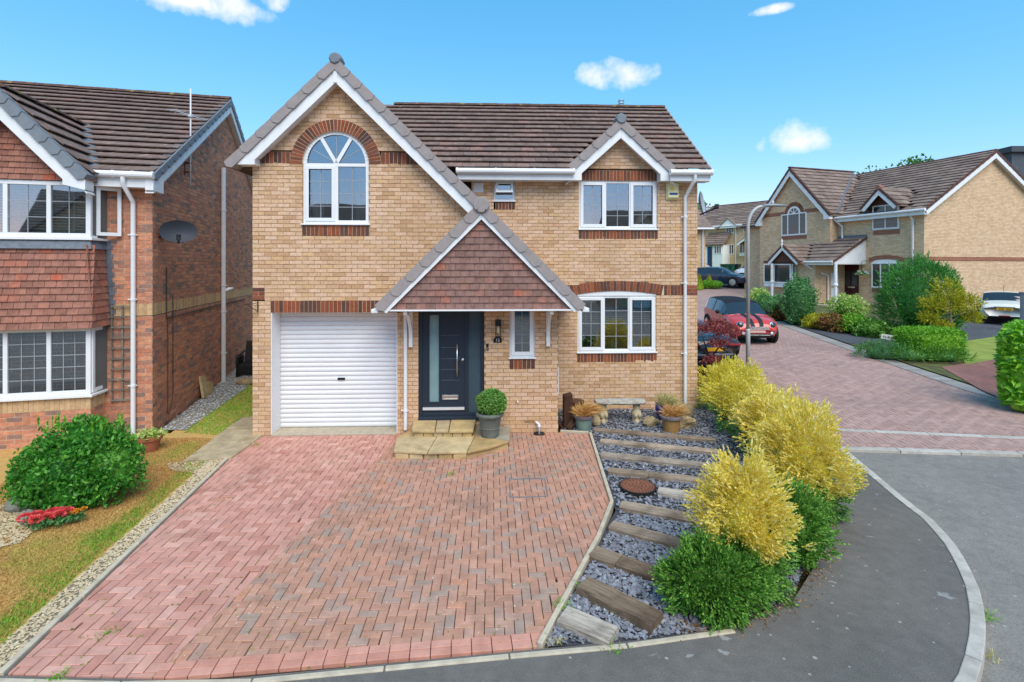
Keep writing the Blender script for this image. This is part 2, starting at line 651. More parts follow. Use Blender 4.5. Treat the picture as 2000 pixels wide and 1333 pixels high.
# asphalt road, block-paved side road, pavement
road = patch('road', [(-60, -40), (70, -40), (70, 8.2), (12, 8.55), (8.74, 8.74), (5.6, 9.05), (4.0, 5), (-60, 5)], -.1, MT['road_asphalt'])
ROAD_L = [(5.62, 9.0), (6.05, 10.6), (6.4, 12.7), (6.3, 15), (4.4, 15.6), (4.4, 62)]
side_road = patch('side_road', ROAD_L + [(40, 62), (40, 36.5), (17, 33), (13.6, 29), (11.9, 23.5), (11.55, 12), (11.6, 8.5), (8.74, 8.78)], -.064, MT['far_blocks'])
DRV_FRONT = [(-25, 4.0), (-3.88, 3.9), (-2.3, 3.85), (.2, 4.17), (1.24, 4.29), (1.95, 4.45)]
HEDGE_EDGE = [(2.6, 4.75), (3.55, 5.75), (4.15, 7.0), (4.75, 8.6), (5.3, 10.4), (5.9, 12.5), (6.0, 14.2)]
pavement = patch('pavement', DRV_FRONT + HEDGE_EDGE + KERB + [(-25, 2.2)], 0.0, MT['asphalt'])


def polyline_pieces(pts, step):
    pts = [Vector((p[0], p[1], 0)) for p in pts]
    ln = [0.0]
    for i in range(1, len(pts)):
        ln.append(ln[-1] + (pts[i] - pts[i - 1]).length)

    def at(s):
        for i in range(1, len(pts)):
            if s <= ln[i] or i == len(pts) - 1:
                t = (s - ln[i - 1]) / max(1e-6, ln[i] - ln[i - 1])
                return pts[i - 1].lerp(pts[i], t)
    n = max(1, int(round(ln[-1] / step)))
    return [at(ln[-1] * i / n) for i in range(n + 1)]


def edging(name, pts, step, w, z0, z1, mat, parent, side=1, gap=.012, sub=1):
    ps = polyline_pieces(pts, step / sub)
    for i in range(0, len(ps) - 1, sub):
        mb = MB()
        seq = ps[i:i + sub + 1]
        if len(seq) < 2:
            continue
        L, Rr = [], []
        for j, p in enumerate(seq):
            gi = i + j
            a, b = ps[max(0, gi - 1)], ps[min(len(ps) - 1, gi + 1)]
            d = (b - a).normalized()
            if j == 0:
                p = p + d * gap / 2
            if j == len(seq) - 1:
                p = p - d * gap / 2
            nrm = Vector((d.y, -d.x, 0)) * side
            L.append(p)
            Rr.append(p + nrm * w)
        for j in range(len(seq) - 1):
            q = [L[j], L[j + 1], Rr[j + 1], Rr[j]]
            mb.hexa([(p.x, p.y, g(p.y) + z0) for p in q] + [(p.x, p.y, g(p.y) + z1) for p in q])
        mb.build(name, mat, parent, bevel=.008)


edging('kerb_stone', KERB[:-2], .9, .105, -.16, .012, MT['kerb'], pavement, side=-1, sub=3)
edging('edging_strip', [(-3.9, 3.87), (-2.3, 3.82), (.2, 4.14), (1.24, 4.26), (1.9, 4.4)], .9, .05, -.1, .012, MT['edging'], pavement, side=1)

# flush concrete strips and the paved threshold at the mouth of the side road
for k, (p, q) in enumerate((((5.72, 9.02), (12.5, 8.42)), ((6.05, 10.05), (12.5, 9.06)))):
    edging('channel_strip', [p, q], 1.0, .14, -.14, -.05, MT['kerb'], side_road, side=1)
edging('sett_strip', [(11.6, 8.5), (11.55, 12), (11.6, 17), (11.75, 21), (11.9, 23.5)], .22, .5, -.12, -.045, M_piece('sett', [(0, hexc('8f8983')), (1, hexc('a39d96'))], var=.25), side_road, side=1)
gm = MB()
gx, gy = gp(1600, 820)
gm.box(gx - .2, gx + .2, gy - .15, gy + .15, -.1, -.052)
drain = gm.build('drain_cover', MT['iron'], side_road)
for k in range(7):
    b_ = MB()
    b_.box(gx - .18, gx + .18, gy - .13 + k * .04, gy - .11 + k * .04, -.052, -.044)
    b_.build('drain_bar', MT['iron'], drain)

# paving ---------------------------------------------------------------
MT['paver_new'] = M_piece('paver_pink', [(0, hexc('c79080')), (.4, hexc('d29c8a')), (.7, hexc('c08674')), (1, hexc('daa997'))], var=.22, scale=6, bump=.5,
                          dirt=(hexc('74544c'), .54, .82, 1.1, .5))
MT['paver_old'] = M_piece('paver_mixed', [(0, hexc('b58670')), (.22, hexc('c19078')), (.45, hexc('ba8972')), (.62, hexc('c8967e')), (.78, hexc('b29080')), (.9, hexc('aa9282')), (1, hexc('c88e72'))],
                          var=.25, scale=7, bump=.6, speck=(hexc('d6cabc'), 26, .69), dirt=(hexc('7c6a5e'), .5, .8, 1.0, .6))
MT['paver_edge'] = M_piece('paver_red', [(0, hexc('c98c78')), (1, hexc('d39a86'))], var=.2, scale=7, speck=(hexc('d6cabc'), 26, .73))
MT['paver_road'] = M_piece('paver_road', [(0, hexc('a9887e')), (.4, hexc('b6958a')), (.7, hexc('ae8c82')), (1, hexc('bb9a90'))], var=.2, scale=5, bump=.4, dirt=(hexc('85706a'), .5, .8, .8, .5))


def herringbone(parent, name, poly, origin, ang, zf, matf, n_ind, seed, gap=.008, u=.1, drop=None, stuff='paver_field'):
    rng = random.Random(seed)
    c, s = math.cos(ang), math.sin(ang)
    loc = [((x - origin[0]) * c + (y - origin[1]) * s, -(x - origin[0]) * s + (y - origin[1]) * c) for x, y in poly]
    xs, ys = [p[0] for p in loc], [p[1] for p in loc]
    full, part = [], []
    for i in range(int(min(xs) / u) - 3, int(max(xs) / u) + 3):
        for j in range(int(min(ys) / u) - 3, int(max(ys) / u) + 3):
            k = (i - j) % 4
            if k == 0:
                w, h = 2, 1
            elif k == 3:
                w, h = 1, 2
            else:
                continue
            r = [(i * u + gap / 2, j * u + gap / 2), ((i + w) * u - gap / 2, j * u + gap / 2), ((i + w) * u - gap / 2, (j + h) * u - gap / 2), (i * u + gap / 2, (j + h) * u - gap / 2)]
            q = clip_poly(r, loc)
            if q and drop:
                q = drop(q)
            if not q:
                continue
            a = area(q)
            if a < 3e-4:
                continue
            cx = sum(p[0] for p in q) / len(q)
            cy = sum(p[1] for p in q) / len(q)
            wx, wy = origin[0] + cx * c - cy * s, origin[1] + cx * s + cy * c
            (full if a > .98 * (2 * u - gap) * (u - gap) else part).append((wx, wy, k, q, matf(wx, wy)))
    full.sort(key=lambda t: t[0] ** 2 + t[1] ** 2)
    ind, rest = full[:n_ind], full[n_ind:] + part
    cache = {}
    th = .045
    for wx, wy, k, q, m in ind:
        key = (k, m.name, rng.randrange(3))
        if key not in cache:
            w, h = ((u - gap / 2, u / 2 - gap / 2) if k == 0 else (u / 2 - gap / 2, u - gap / 2))
            mb = MB()
            e = .004
            rr = [(-w, -h), (w, -h), (w, h), (-w, h)]
            ri = [(-w + e, -h + e), (w - e, -h + e), (w - e, h - e), (-w + e, h - e)]
            jz = [rng.uniform(-.0015, .0015) for _ in range(4)]
            n = len(mb.v)
            mb.v += [(x, y, -th) for x, y in rr] + [(x, y, -e) for x, y in rr] + [(x, y, jz[t]) for t, (x, y) in enumerate(ri)]
            for t in range(4):
                t2 = (t + 1) % 4
                mb.f += [(t, t2, 4 + t2, 4 + t), (4 + t, 4 + t2, 8 + t2, 8 + t)]
            mb.f.append((8, 9, 10, 11))
            me = bpy.data.meshes.new(name)
            me.from_pydata(mb.v, [], mb.f)
            me.materials.append(m)
            cache[key] = me
        o = link(name, cache[key], None, parent)
        o.location = (wx, wy, zf(wx, wy) + rng.uniform(-.002, .002))
        sl = .06 if wy > 13 else 0
        o.rotation_euler = (rng.uniform(-.01, .01) + math.atan(sl), rng.uniform(-.01, .01), ang)
    by = {}
    for wx, wy, k, q, m in rest:
        by.setdefault(m.name, (m, []))[1].append((q, rng.uniform(-.002, .002)))
    for m, lst in by.values():
        mb = MB()
        for q, dz in lst:
            cx = sum(p[0] for p in q) / len(q)
            cy = sum(p[1] for p in q) / len(q)
            e = .04
            W = [(origin[0] + x * c - y * s, origin[1] + x * s + y * c) for x, y in q]
            I = [(origin[0] + (x + (cx - x) * e) * c - (y + (cy - y) * e) * s, origin[1] + (x + (cx - x) * e) * s + (y + (cy - y) * e) * c) for x, y in q]
            n, b = len(q), len(mb.v)
            mb.v += [(x, y, zf(x, y) - th) for x, y in W] + [(x, y, zf(x, y) - .004 + dz) for x, y in W] + [(x, y, zf(x, y) + dz) for x, y in I]
            for t in range(n):
                t2 = (t + 1) % n
                mb.f += [(b + t, b + t2, b + n + t2, b + n + t), (b + n + t, b + n + t2, b + 2 * n + t2, b + 2 * n + t)]
            mb.f.append(tuple(range(b + 2 * n, b + 3 * n)))
        mb.build(stuff, m, parent, kind='stuff')


DRIVE = [(-4.74, 9.36), (-3.86, 3.92), (-2.3, 3.87), (.2, 4.19), (1.28, 6.57), (1.42, 9.5), (.86, 9.62)]
driveway = patch('driveway', DRIVE, -.03, MT['joint'])


SEAM = (gp(768, 868), gp(322, 1300))         # the pinker, newer and larger pavers lie left of this seam
SD = (Vector(SEAM[1]) - Vector(SEAM[0])).normalized()
SEAM = (tuple(Vector(SEAM[0]) - SD * 3), tuple(Vector(SEAM[1]) + SD * 3))
HA = rad(2.2)
F0, F1 = Vector((-2.55, 3.88)), Vector((.2, 4.19))
fd = (F1 - F0).normalized()
fn = Vector((-fd.y, fd.x))
BW = .168
NEWP = clip(DRIVE, SEAM[1], SEAM[0])
OLDP = clip(DRIVE, SEAM[0], SEAM[1])
BR = (tuple(F0 + fn * BW - fd * 3), tuple(F0 + fn * BW + fd * 6))
OLDP = clip(OLDP, BR[0], BR[1])
herringbone(driveway, 'paver', NEWP, (-4.74, 9.36), HA, lambda x, y: 0.0, lambda x, y: MT['paver_new'], 140, 5)
herringbone(driveway, 'paver', OLDP, (1.4, 9.36), HA, lambda x, y: .001, lambda x, y: MT['paver_old'], 160, 8, u=.087, gap=.006)
for row in range(2):
    k = -1
    while k < 18:
        k += 1
        r = [(k * .166 + .003, row * BW / 2 + .004), ((k + 1) * .166 - .003, row * BW / 2 + .004), ((k + 1) * .166 - .003, (row + 1) * BW / 2 - .001), (k * .166 + .003, (row + 1) * BW / 2 - .001)]
        q = [tuple(F0 + fd * (x - .25) + fn * y) for x, y in r]
        q = clip(q, SEAM[0], SEAM[1])
        q = clip_poly(q, DRIVE) if len(q) > 2 else []
        if not q or area(q) < 1e-3:
            continue
        mb = MB()
        mb.prism(q, -.045, .002 + random.uniform(-.001, .002))
        mb.build('border_paver', MT['paver_edge'], driveway, bevel=.004)
# timber-coloured concrete edging on the two sides of the drive
edging('edging_strip', [(-4.76, 9.36), (-3.88, 3.9)], .9, .055, -.1, .022, MT['edging'], driveway, side=1)
edging('edging_strip', [(.2, 4.2), (1.28, 6.57), (1.43, 9.52)], .9, .05, -.1, .035, MT['edging'], driveway, side=1)
edging('edging_strip', [(1.43, 9.52), (.9, 9.62)], .6, .05, -.1, .035, MT['edging'], driveway, side=1)

# block paving of the side road, built near, left to the material beyond
ROADP = [(5.95, 10.16), (11.5, 9.28), (11.55, 17.5), (7.2, 17.5), (6.42, 12.7)]
herringbone(side_road, 'road_paver', ROADP, (6, 9), rad(-8), lambda x, y: g(y) - .055, lambda x, y: MT['paver_road'], 300, 6, gap=.008, stuff='road_paver_field')
herringbone(side_road, 'road_paver', [(5.75, 9.12), (11.5, 8.6), (11.5, 9.06), (6.1, 9.9)], (6, 9), rad(-8), lambda x, y: g(y) - .055, lambda x, y: MT['paver_road'], 0, 7, gap=.008, stuff='road_paver_field')

# lawn, gravel, path --------------------------------------------------
LAWN = [(-4.0, 3.95), (-25, 4.0), (-25, 8.6), (-7.6, 8.9), (-6.4, 9.6), (-7.9, 16.0), (-9.5, 22), (-8.0, 22), (-4.95, 9.5)]
lawn = patch('lawn', LAWN, -.012, MT['lawn'])
GRAVEL_L = [(-3.95, 3.92), (-4.83, 9.36), (-5.02, 9.36), (-4.16, 3.92)]
MT['gravel'] = M_piece('gravel_buff', [(0, hexc('b4a284')), (.3, hexc('ceb996')), (.6, hexc('bfa984')), (.85, hexc('dccaa8')), (1, hexc('9c8a6c'))], var=.15, scale=30)
MT['gravel_g'] = M_piece('gravel_grey', [(0, hexc('8f8f90')), (.4, hexc('b0b0b0')), (.7, hexc('9c9a98')), (1, hexc('cfcfcf'))], var=.15, scale=30)
MT['slate'] = M_piece('slate_chip', [(0, hexc('74767a')), (.3, hexc('8c8f96')), (.55, hexc('847e86')), (.75, hexc('989ea4')), (.9, hexc('6c666a')), (1, hexc('b0b4b8'))], rough=.6, var=.15, scale=30, bump=.2)
MT['slate_bed'] = M_plain('slate_bed', hexc('4a4a50'), .9, var=.4, scale=25)
MT['grav_bed'] = M_plain('gravel_bed', hexc('8c8270'), .95, var=.4, scale=30)


def scatter_stones(name, poly, n, r0, r1, mat, z, seed, flat=.55, slate=False, parent=None):
    rng = np.random.default_rng(seed)
    px = np.array(poly)
    lo, hi = px.min(0), px.max(0)
    pts = []
    while len(pts) < n:
        c = rng.uniform(lo, hi)
        if inside(c[0], c[1], poly):
            pts.append(c)
    pts = np.array(pts)
    V, Fc = [], []
    for k in range(n):
        r = rng.uniform(r0, r1)
        cx, cy = pts[k]
        zz = z + g(cy)
        b = len(V)
        if slate:
            m = 5
            a0 = rng.uniform(0, 6.28)
            el = rng.uniform(.45, .8)
            tx, ty = rng.normal(0, .22, 2)
            ca, sa = math.cos(a0), math.sin(a0)
            th = r * rng.uniform(.18, .3)
            h = rng.uniform(0.004, .022)
            ring = []
            for i in range(m):
                t = 2 * PI * (i + rng.uniform(-.25, .25)) / m
                x, y = r * math.cos(t), r * el * math.sin(t)
                x, y = x * ca - y * sa, x * sa + y * ca
                ring.append((x, y))
            V += [(cx + x, cy + y, zz + h + tx * x + ty * y - th) for x, y in ring]
            V += [(cx + x * .9, cy + y * .9, zz + h + tx * x + ty * y) for x, y in ring]
            Fc.append(tuple(b + m + i for i in range(m)))
            for i in range(m):
                j = (i + 1) % m
                Fc.append((b + i, b + j, b + m + j, b + m + i))
        else:
            a0 = rng.uniform(0, 6.28)
            ca, sa = math.cos(a0), math.sin(a0)
            el = rng.uniform(.6, 1)
            P = [(r, 0, 0), (0, r * el, 0), (-r, 0, 0), (0, -r * el, 0)]
            V += [(cx + x * ca - y * sa, cy + x * sa + y * ca, zz + rng.uniform(-.2, .3) * r) for x, y, _ in P]
            V += [(cx + rng.uniform(-.3, .3) * r, cy + rng.uniform(-.3, .3) * r, zz + r * flat), (cx, cy, zz - r * flat)]
            for i in range(4):
                j = (i + 1) % 4
                Fc += [(b + i, b + j, b + 4), (b + j, b + i, b + 5)]
    me = bpy.data.meshes.new(name)
    me.from_pydata(V, [], Fc)
    o = link(name, me, mat, parent, kind='stuff')
    return o


patch('gravel_strip', GRAVEL_L, -.006, MT['grav_bed'])
o = scatter_stones('gravel', GRAVEL_L, 3800, .008, .019, MT['gravel'], .002, 11)
tag(o, 'buff gravel strip between the parched lawn and the driveway edging', 'gravel')
GRAVEL_S = [(-6.7, 9.75), (-6.2, 9.75), (-7.4, 16.5), (-8.55, 16.5)]
patch('side_gravel_bed', GRAVEL_S, -.004, MT['grav_bed'])
o = scatter_stones('gravel', GRAVEL_S, 3200, .012, .028, MT['gravel_g'], .004, 12)
tag(o, 'grey gravel along the side wall of the red brick house', 'gravel')
GRAVEL_B = [gp(-60, 1085), gp(40, 1060), gp(70, 1035), gp(80, 990), gp(-60, 985)]
patch('bush_gravel_bed', GRAVEL_B, -.006, MT['grav_bed'])
o = scatter_stones('gravel', GRAVEL_B, 1500, .012, .026, MT['gravel'], .004, 13)
tag(o, 'pale gravel patch at the lower left beside the red flowers', 'gravel')
GRAVEL_C = [gp(325, 905), gp(400, 900), gp(430, 915), gp(380, 925), gp(330, 918)]
patch('path_gravel_bed', GRAVEL_C, -.006, MT['grav_bed'])
o = scatter_stones('gravel', GRAVEL_C, 500, .010, .02, MT['gravel'], .003, 14)
tag(o, 'small gravel patch in front of the concrete path slabs', 'gravel')

# slate bed with its chips
SLATE = [(.25, 4.22), (1.24, 4.29), (1.95, 4.45), (2.7, 4.9), (3.5, 5.9), (4.1, 7.1), (4.6, 8.7), (4.45, 11.3), (.95, 11.3), (.95, 9.65), (1.47, 9.56), (1.33, 6.57)]
slate_bed = patch('slate_bed', SLATE, -.02, MT['slate_bed'])
near = [(.28, 4.24), (1.24, 4.31), (1.95, 4.47), (2.7, 4.92), (3.5, 5.9), (3.6, 6.4), (1.32, 6.4)]
o = scatter_stones('slate_chippings', near, 7600, .013, .034, MT['slate'], -.012, 21, slate=True)
tag(o, 'blue grey slate chippings between the lower timber sleepers', 'slate')
far_p = [(1.36, 6.4), (3.6, 6.4), (4.5, 8.6), (4.4, 11.2), (1.0, 11.2), (1.0, 9.7), (1.5, 9.6)]
o = scatter_stones('slate_chippings', far_p, 9000, .014, .034, MT['slate'], -.012, 22, slate=True)
tag(o, 'blue grey slate chippings around the bench and the upper sleepers', 'slate')

# right-hand gardens across the side road
MT['bark'] = M_plain('garden_soil', hexc('5a4c3c'), .95, var=.4, scale=8)
patch('garden_bed', [(12.1, 8.3), (12.1, 12), (12.15, 17), (12.3, 21), (12.5, 23.5), (13.8, 28), (17, 33), (30, 42), (60, 42), (60, 8)], -.03, MT['soil'])
patch('tarmac_drive', [(12.2, 18.6), (12.3, 22.3), (15.5, 20.6), (17.5, 20.2), (24, 27), (32, 27), (28, 18), (19, 17.2), (15.8, 17.6), (14, 17.6)], -.02, MT['tarmac'])
patch('far_lawn', [gp(1870, 668), gp(1960, 655), gp(2100, 690), gp(1950, 700), gp(1885, 712)], -.012, MT['grass2'])
patch('red_path', [gp(1838, 716), gp(1890, 708), gp(1950, 694), gp(2060, 700), gp(2060, 815), gp(1960, 780)], -.016, MT['tarmac_red'])
patch('far_verge', [gp(1398, 590), gp(1455, 585), gp(1462, 600), gp(1420, 604)], -.03, MT['grass2'])
patch('far_garden', [(12, 44), (45, 60), (45, 95), (5, 95), (5, 52)], -.03, MT['grass2'])
patch('far_tarmac', [(12.5, 38.5), (19, 37.5), (28, 52), (24, 58), (14, 50)], -.05, MT['tarmac'])

# ================================================================== BUILDING HELPERS
def wall_brick_mat(name, c1, c2, mortar):
    t = NT(name)
    ge = t.n('ShaderNodeNewGeometry')
    cr = t.n('ShaderNodeVectorMath', operation='CROSS_PRODUCT')
    cr.inputs[0].default_value = (0, 0, 1)
    t.l(ge.outputs['True Normal'], cr.inputs[1])
    dt = t.n('ShaderNodeVectorMath', operation='DOT_PRODUCT')
    t.l(cr.outputs[0], dt.inputs[0])
    t.l(ge.outputs['Position'], dt.inputs[1])
    sp = t.n('ShaderNodeSeparateXYZ')
    t.l(ge.outputs['Position'], sp.inputs[0])
    cb = t.n('ShaderNodeCombineXYZ')
    t.l(dt.outputs['Value'], cb.inputs[0])
    t.l(sp.outputs[2], cb.inputs[1])
    b = t.n('ShaderNodeTexBrick')
    b.inputs['Scale'].default_value = 1
    b.inputs['Brick Width'].default_value = .225
    b.inputs['Row Height'].default_value = .075
    b.inputs['Mortar Size'].default_value = .006
    b.inputs['Bias'].default_value = -.1
    b.inputs['Color1'].default_value = (*c1, 1)
    b.inputs['Color2'].default_value = (*c2, 1)
    b.inputs['Mortar'].default_value = (*mortar, 1)
    t.l(cb.outputs[0], b.inputs['Vector'])
    c = t.mix(1.0, b.outputs['Color'], t.ramp(t.noise(2.2, 6, .65), [(.3, .9), (.7, 1.05)]), 'MULTIPLY')
    c = t.mix(t.ramp(t.noise(7, 4, .6, stretch=(1, 1, 3)), [(.62, 0.0), (.78, .3)]), c, tuple(x * .5 for x in c1))
    t.bump(b.outputs['Fac'], -.4, .006)
    return t.out(c, .9)


MT['buff_wall'] = wall_brick_mat('buff_brick_wall', hexc('e4c4a0'), hexc('ccaa84'), hexc('a48462'))
MT['red_wall'] = wall_brick_mat('red_brick_wall', hexc('b46a4e'), hexc('86594c'), hexc('dcc4aa'))


def sub_iv(ivs, h0, h1):
    out = []
    for a, b in ivs:
        if h1 <= a or h0 >= b:
            out.append((a, b))
        else:
            if h0 > a:
                out.append((a, h0))
            if h1 < b:
                out.append((h1, b))
    return out


def brick_wall(parent, M, z0, z1, allowed, mb_mat, mm_mat, n_ind, seed, depth=.05, toworld=None, wname='wall', bname='brick', proud=.0):
    """A wall part (its mortar) with every brick laid on it: the nearest whole ones single, the rest one mesh."""
    rng = random.Random(seed)
    mort = MB()
    full, part = [], []
    nc = int(round((z1 - z0) / .075))
    for i in range(nc):
        za, zb = z0 + i * .075, z0 + (i + 1) * .075
        ivs = [iv for iv in allowed((za + zb) / 2) if iv[1] - iv[0] > .005]
        for a, b in ivs:
            mort.hexa([M(a, -.1, za), M(b, -.1, za), M(b, -.006, za), M(a, -.006, za), M(a, -.1, zb), M(b, -.1, zb), M(b, -.006, zb), M(a, -.006, zb)])
            off = .1125 * (i % 2)
            k = math.floor((a - off) / .225)
            while k * .225 + off < b:
                s0, s1 = k * .225 + off, k * .225 + off + .215
                p, q = max(s0, a), min(s1, b)
                if q - p > .02:
                    (full if q - p > .2149 else part).append((p, q, za + .005, zb - .005))
                k += 1
    wall = mort.build(wname, mm_mat, parent)
    if toworld:
        full.sort(key=lambda t: toworld((t[0] + t[1]) / 2, (t[2] + t[3]) / 2))
    ind, rest = full[:n_ind], full[n_ind:] + part

    def verts(a0, a1, za, zb):
        ca, cz = (a0 + a1) / 2, (za + zb) / 2
        o = proud + rng.uniform(-.001, .004)
        j = lambda: rng.uniform(-.003, .003)
        fr = [(a0 + j(), o + j() * .6, za + j()), (a1 + j(), o + j() * .6, za + j()), (a1 + j(), o + j() * .6, zb + j()), (a0 + j(), o + j() * .6, zb + j())]
        bk = [(a0, -depth, za), (a1, -depth, za), (a1, -depth, zb), (a0, -depth, zb)]
        return fr, bk
    FACES = [(0, 1, 2, 3), (1, 0, 4, 5), (2, 1, 5, 6), (3, 2, 6, 7), (0, 3, 7, 4)]
    meshes = []
    O = Vector(M(0, 0, 0))
    for k in range(6):
        fr, bk = verts(-.1075, .1075, -.0325, .0325)
        me = bpy.data.meshes.new(bname)
        me.from_pydata([tuple(Vector(M(*p)) - O) for p in fr + bk], [], FACES)
        me.materials.append(mb_mat)
        meshes.append(me)
    for a0, a1, za, zb in ind:
        o = link(bname, rng.choice(meshes), None, wall)
        o.location = M((a0 + a1) / 2, rng.uniform(-.001, .002), (za + zb) / 2)
    mb = MB()
    for a0, a1, za, zb in rest:
        fr, bk = verts(a0, a1, za, zb)
        n = len(mb.v)
        mb.v += [tuple(M(*p)) for p in fr + bk]
        mb.f += [tuple(n + i for i in f) for f in FACES]
    if mb.v:
        mb.build('brickwork', mb_mat, wall, kind='stuff')
    return wall


def soldier(parent, M, a0, a1, z0, z1, mat=None, mort=None, pitch=.075, name='soldier_brick', out=.003):
    n = max(1, int(round((a1 - a0) / pitch)))
    w = (a1 - a0) / n
    back = MB()
    back.mbox(M, a0, a1, -.1, -.004, z0, z1)
    b = back.build('soldier_course', mort or MT['sold_mortar'], parent)
    for k in range(n):
        mb = MB()
        mb.mbox(M, a0 + k * w + .005, a0 + (k + 1) * w - .005, -.05, out + random.uniform(-.001, .003), z0 + .004, z1 - .004)
        mb.build(name, mat or MT['soldier'], b)
    return b


def arch_ring(parent, M, ca, cz, r0, r1, t0, t1, pitch=.075, sq=1.0):
    n = int(round((t1 - t0) * r1 / pitch))
    back = MB()
    seg = 24
    for k in range(seg):
        ta, tb = t0 + (t1 - t0) * k / seg, t0 + (t1 - t0) * (k + 1) / seg
        back.mprism(M, [(ca + r * math.cos(t), cz + sq * r * math.sin(t)) for r, t in ((r0, ta), (r1, ta), (r1, tb), (r0, tb))], -.1, .0045)
    b = back.build('arch', MT['sold_mortar'], parent)
    for k in range(n):
        ta, tb = t0 + (t1 - t0) * k / n, t0 + (t1 - t0) * (k + 1) / n
        gi, go = .004 / r0, .0055 / r1
        mb = MB()
        mb.mprism(M, [(ca + r * math.cos(t), cz + sq * r * math.sin(t)) for r, t in ((r0 + .003, ta + gi), (r1 - .003, ta + go), (r1 - .003, tb - go), (r0 + .003, tb - gi))], -.05, .009 + random.uniform(-.001, .002))
        mb.build('arch_brick', MT['soldier'], b)


def ring(mb, M, a0, a1, z0, z1, w, o0, o1, wb=None):
    wb = wb or w
    mb.mbox(M, a0, a0 + w, o0, o1, z0, z1)
    mb.mbox(M, a1 - w, a1, o0, o1, z0, z1)
    mb.mbox(M, a0 + w, a1 - w, o0, o1, z1 - w, z1)
    mb.mbox(M, a0 + w, a1 - w, o0, o1, z0, z0 + wb)


def room(parent, M, a0, a1, z0, z1, o, depth=.8):
    mb = MB()
    p = [M(a0, o, z0), M(a1, o, z0), M(a1, o, z1), M(a0, o, z1)]
    q = [M(a0 - .2, o - depth, z0 - .2), M(a1 + .2, o - depth, z0 - .2), M(a1 + .2, o - depth, z1 + .1), M(a0 - .2, o - depth, z1 + .1)]
    mb.poly(q)
    for i in range(4):
        j = (i + 1) % 4
        mb.poly([p[i], p[j], q[j], q[i]])
    mb.build('room_interior', MT['room'], parent)


def window(parent, M, a0, a1, z0, z1, cols=(0, 1), openers=(), rows=4, bcols=2, sill=True, out=-.03, fw=.055, blinds=None, name='window', curtains=False, label=None, inside_room=True, pane_mat=None):
    fr = MB()
    ring(fr, M, a0, a1, z0, z1, fw, out - .07, out)
    W = a1 - a0
    for c in cols[1:-1]:
        x = a0 + W * c
        fr.mbox(M, x - fw * .45, x + fw * .45, out - .07, out, z0 + fw, z1 - fw)
    win = fr.build(name, MT['upvc'], parent, bevel=.006, label=label)
    bars = MB()
    for i in range(len(cols) - 1):
        x0 = a0 + W * cols[i] + (fw if i == 0 else fw * .45)
        x1 = a0 + W * cols[i + 1] - (fw if i == len(cols) - 2 else fw * .45)
        y0, y1 = z0 + fw, z1 - fw
        if i in openers:
            cs = MB()
            ring(cs, M, x0 - .02, x1 + .02, y0 - .02, y1 + .02, .065, out, out + .018)
            cs.build('casement', MT['upvc'], win, bevel=.005)
            x0, x1, y0, y1 = x0 + .045, x1 - .045, y0 + .045, y1 - .045
        pn = MB()
        pn.mbox(M, x0, x1, out - .036, out - .03, y0, y1)
        pn.build('pane', pane_mat or MT['glass'], win)
        for r in range(1, rows):
            zz = y0 + (y1 - y0) * r / rows
            bars.mbox(M, x0, x1, out - .03, out - .025, zz - .006, zz + .006)
        for c in range(1, bcols):
            xx = x0 + (x1 - x0) * c / bcols
            bars.mbox(M, xx - .006, xx + .006, out - .0295, out - .0245, y0, y1)
    if bars.v:
        bars.build('glazing_bars', MT['lead_came'], win)
    if sill:
        sl = MB()
        sl.mbox(M, a0 - .02, a1 + .02, out - .05, .035, z0 - .03, z0 - .002)
        sl.build('sill', MT['upvc'], win, bevel=.006)
    if inside_room:
        room(win, M, a0 + .01, a1 - .01, z0 + .01, z1 - .01, out - .07)
    if blinds:
        b0, b1, bm = blinds                 # from fraction b0 to b1 of the height, counted from the top
        mb = MB()
        n = int((z1 - z0) * (b1 - b0) / .05)
        for k in range(n):
            zz = z1 - (z1 - z0) * b0 - .05 * k - .03
            p, q = out - .14, out - .105
            mb.hexa([M(a0 + .05, p, zz + .012), M(a1 - .05, p, zz + .012), M(a1 - .05, q, zz - .012), M(a0 + .05, q, zz - .012),
                     M(a0 + .05, p, zz + .015), M(a1 - .05, p, zz + .015), M(a1 - .05, q, zz - .009), M(a0 + .05, q, zz - .009)])
        for c in (.12, .5, .88):
            x = a0 + W * c
            mb.mbox(M, x - .018, x + .018, out - .104, out - .1, z1 - (z1 - z0) * b1, z1 - .05)
        mb.build('blind', bm, win)
    if curtains:
        mb = MB()
        for s0, s1 in ((.03, .2), (.8, .97)):
            n = 10
            for k in range(n):
                xa, xb = a0 + W * (s0 + (s1 - s0) * k / n), a0 + W * (s0 + (s1 - s0) * (k + 1) / n)
                oa, ob = out - .16 + .025 * (k % 2), out - .16 + .025 * ((k + 1) % 2)
                mb.poly([M(xa, oa, z0 + .02), M(xb, ob, z0 + .02), M(xb, ob, z1 - .02), M(xa, oa, z1 - .02)])
        mb.build('curtain', MT['curtain'], win)
    return win


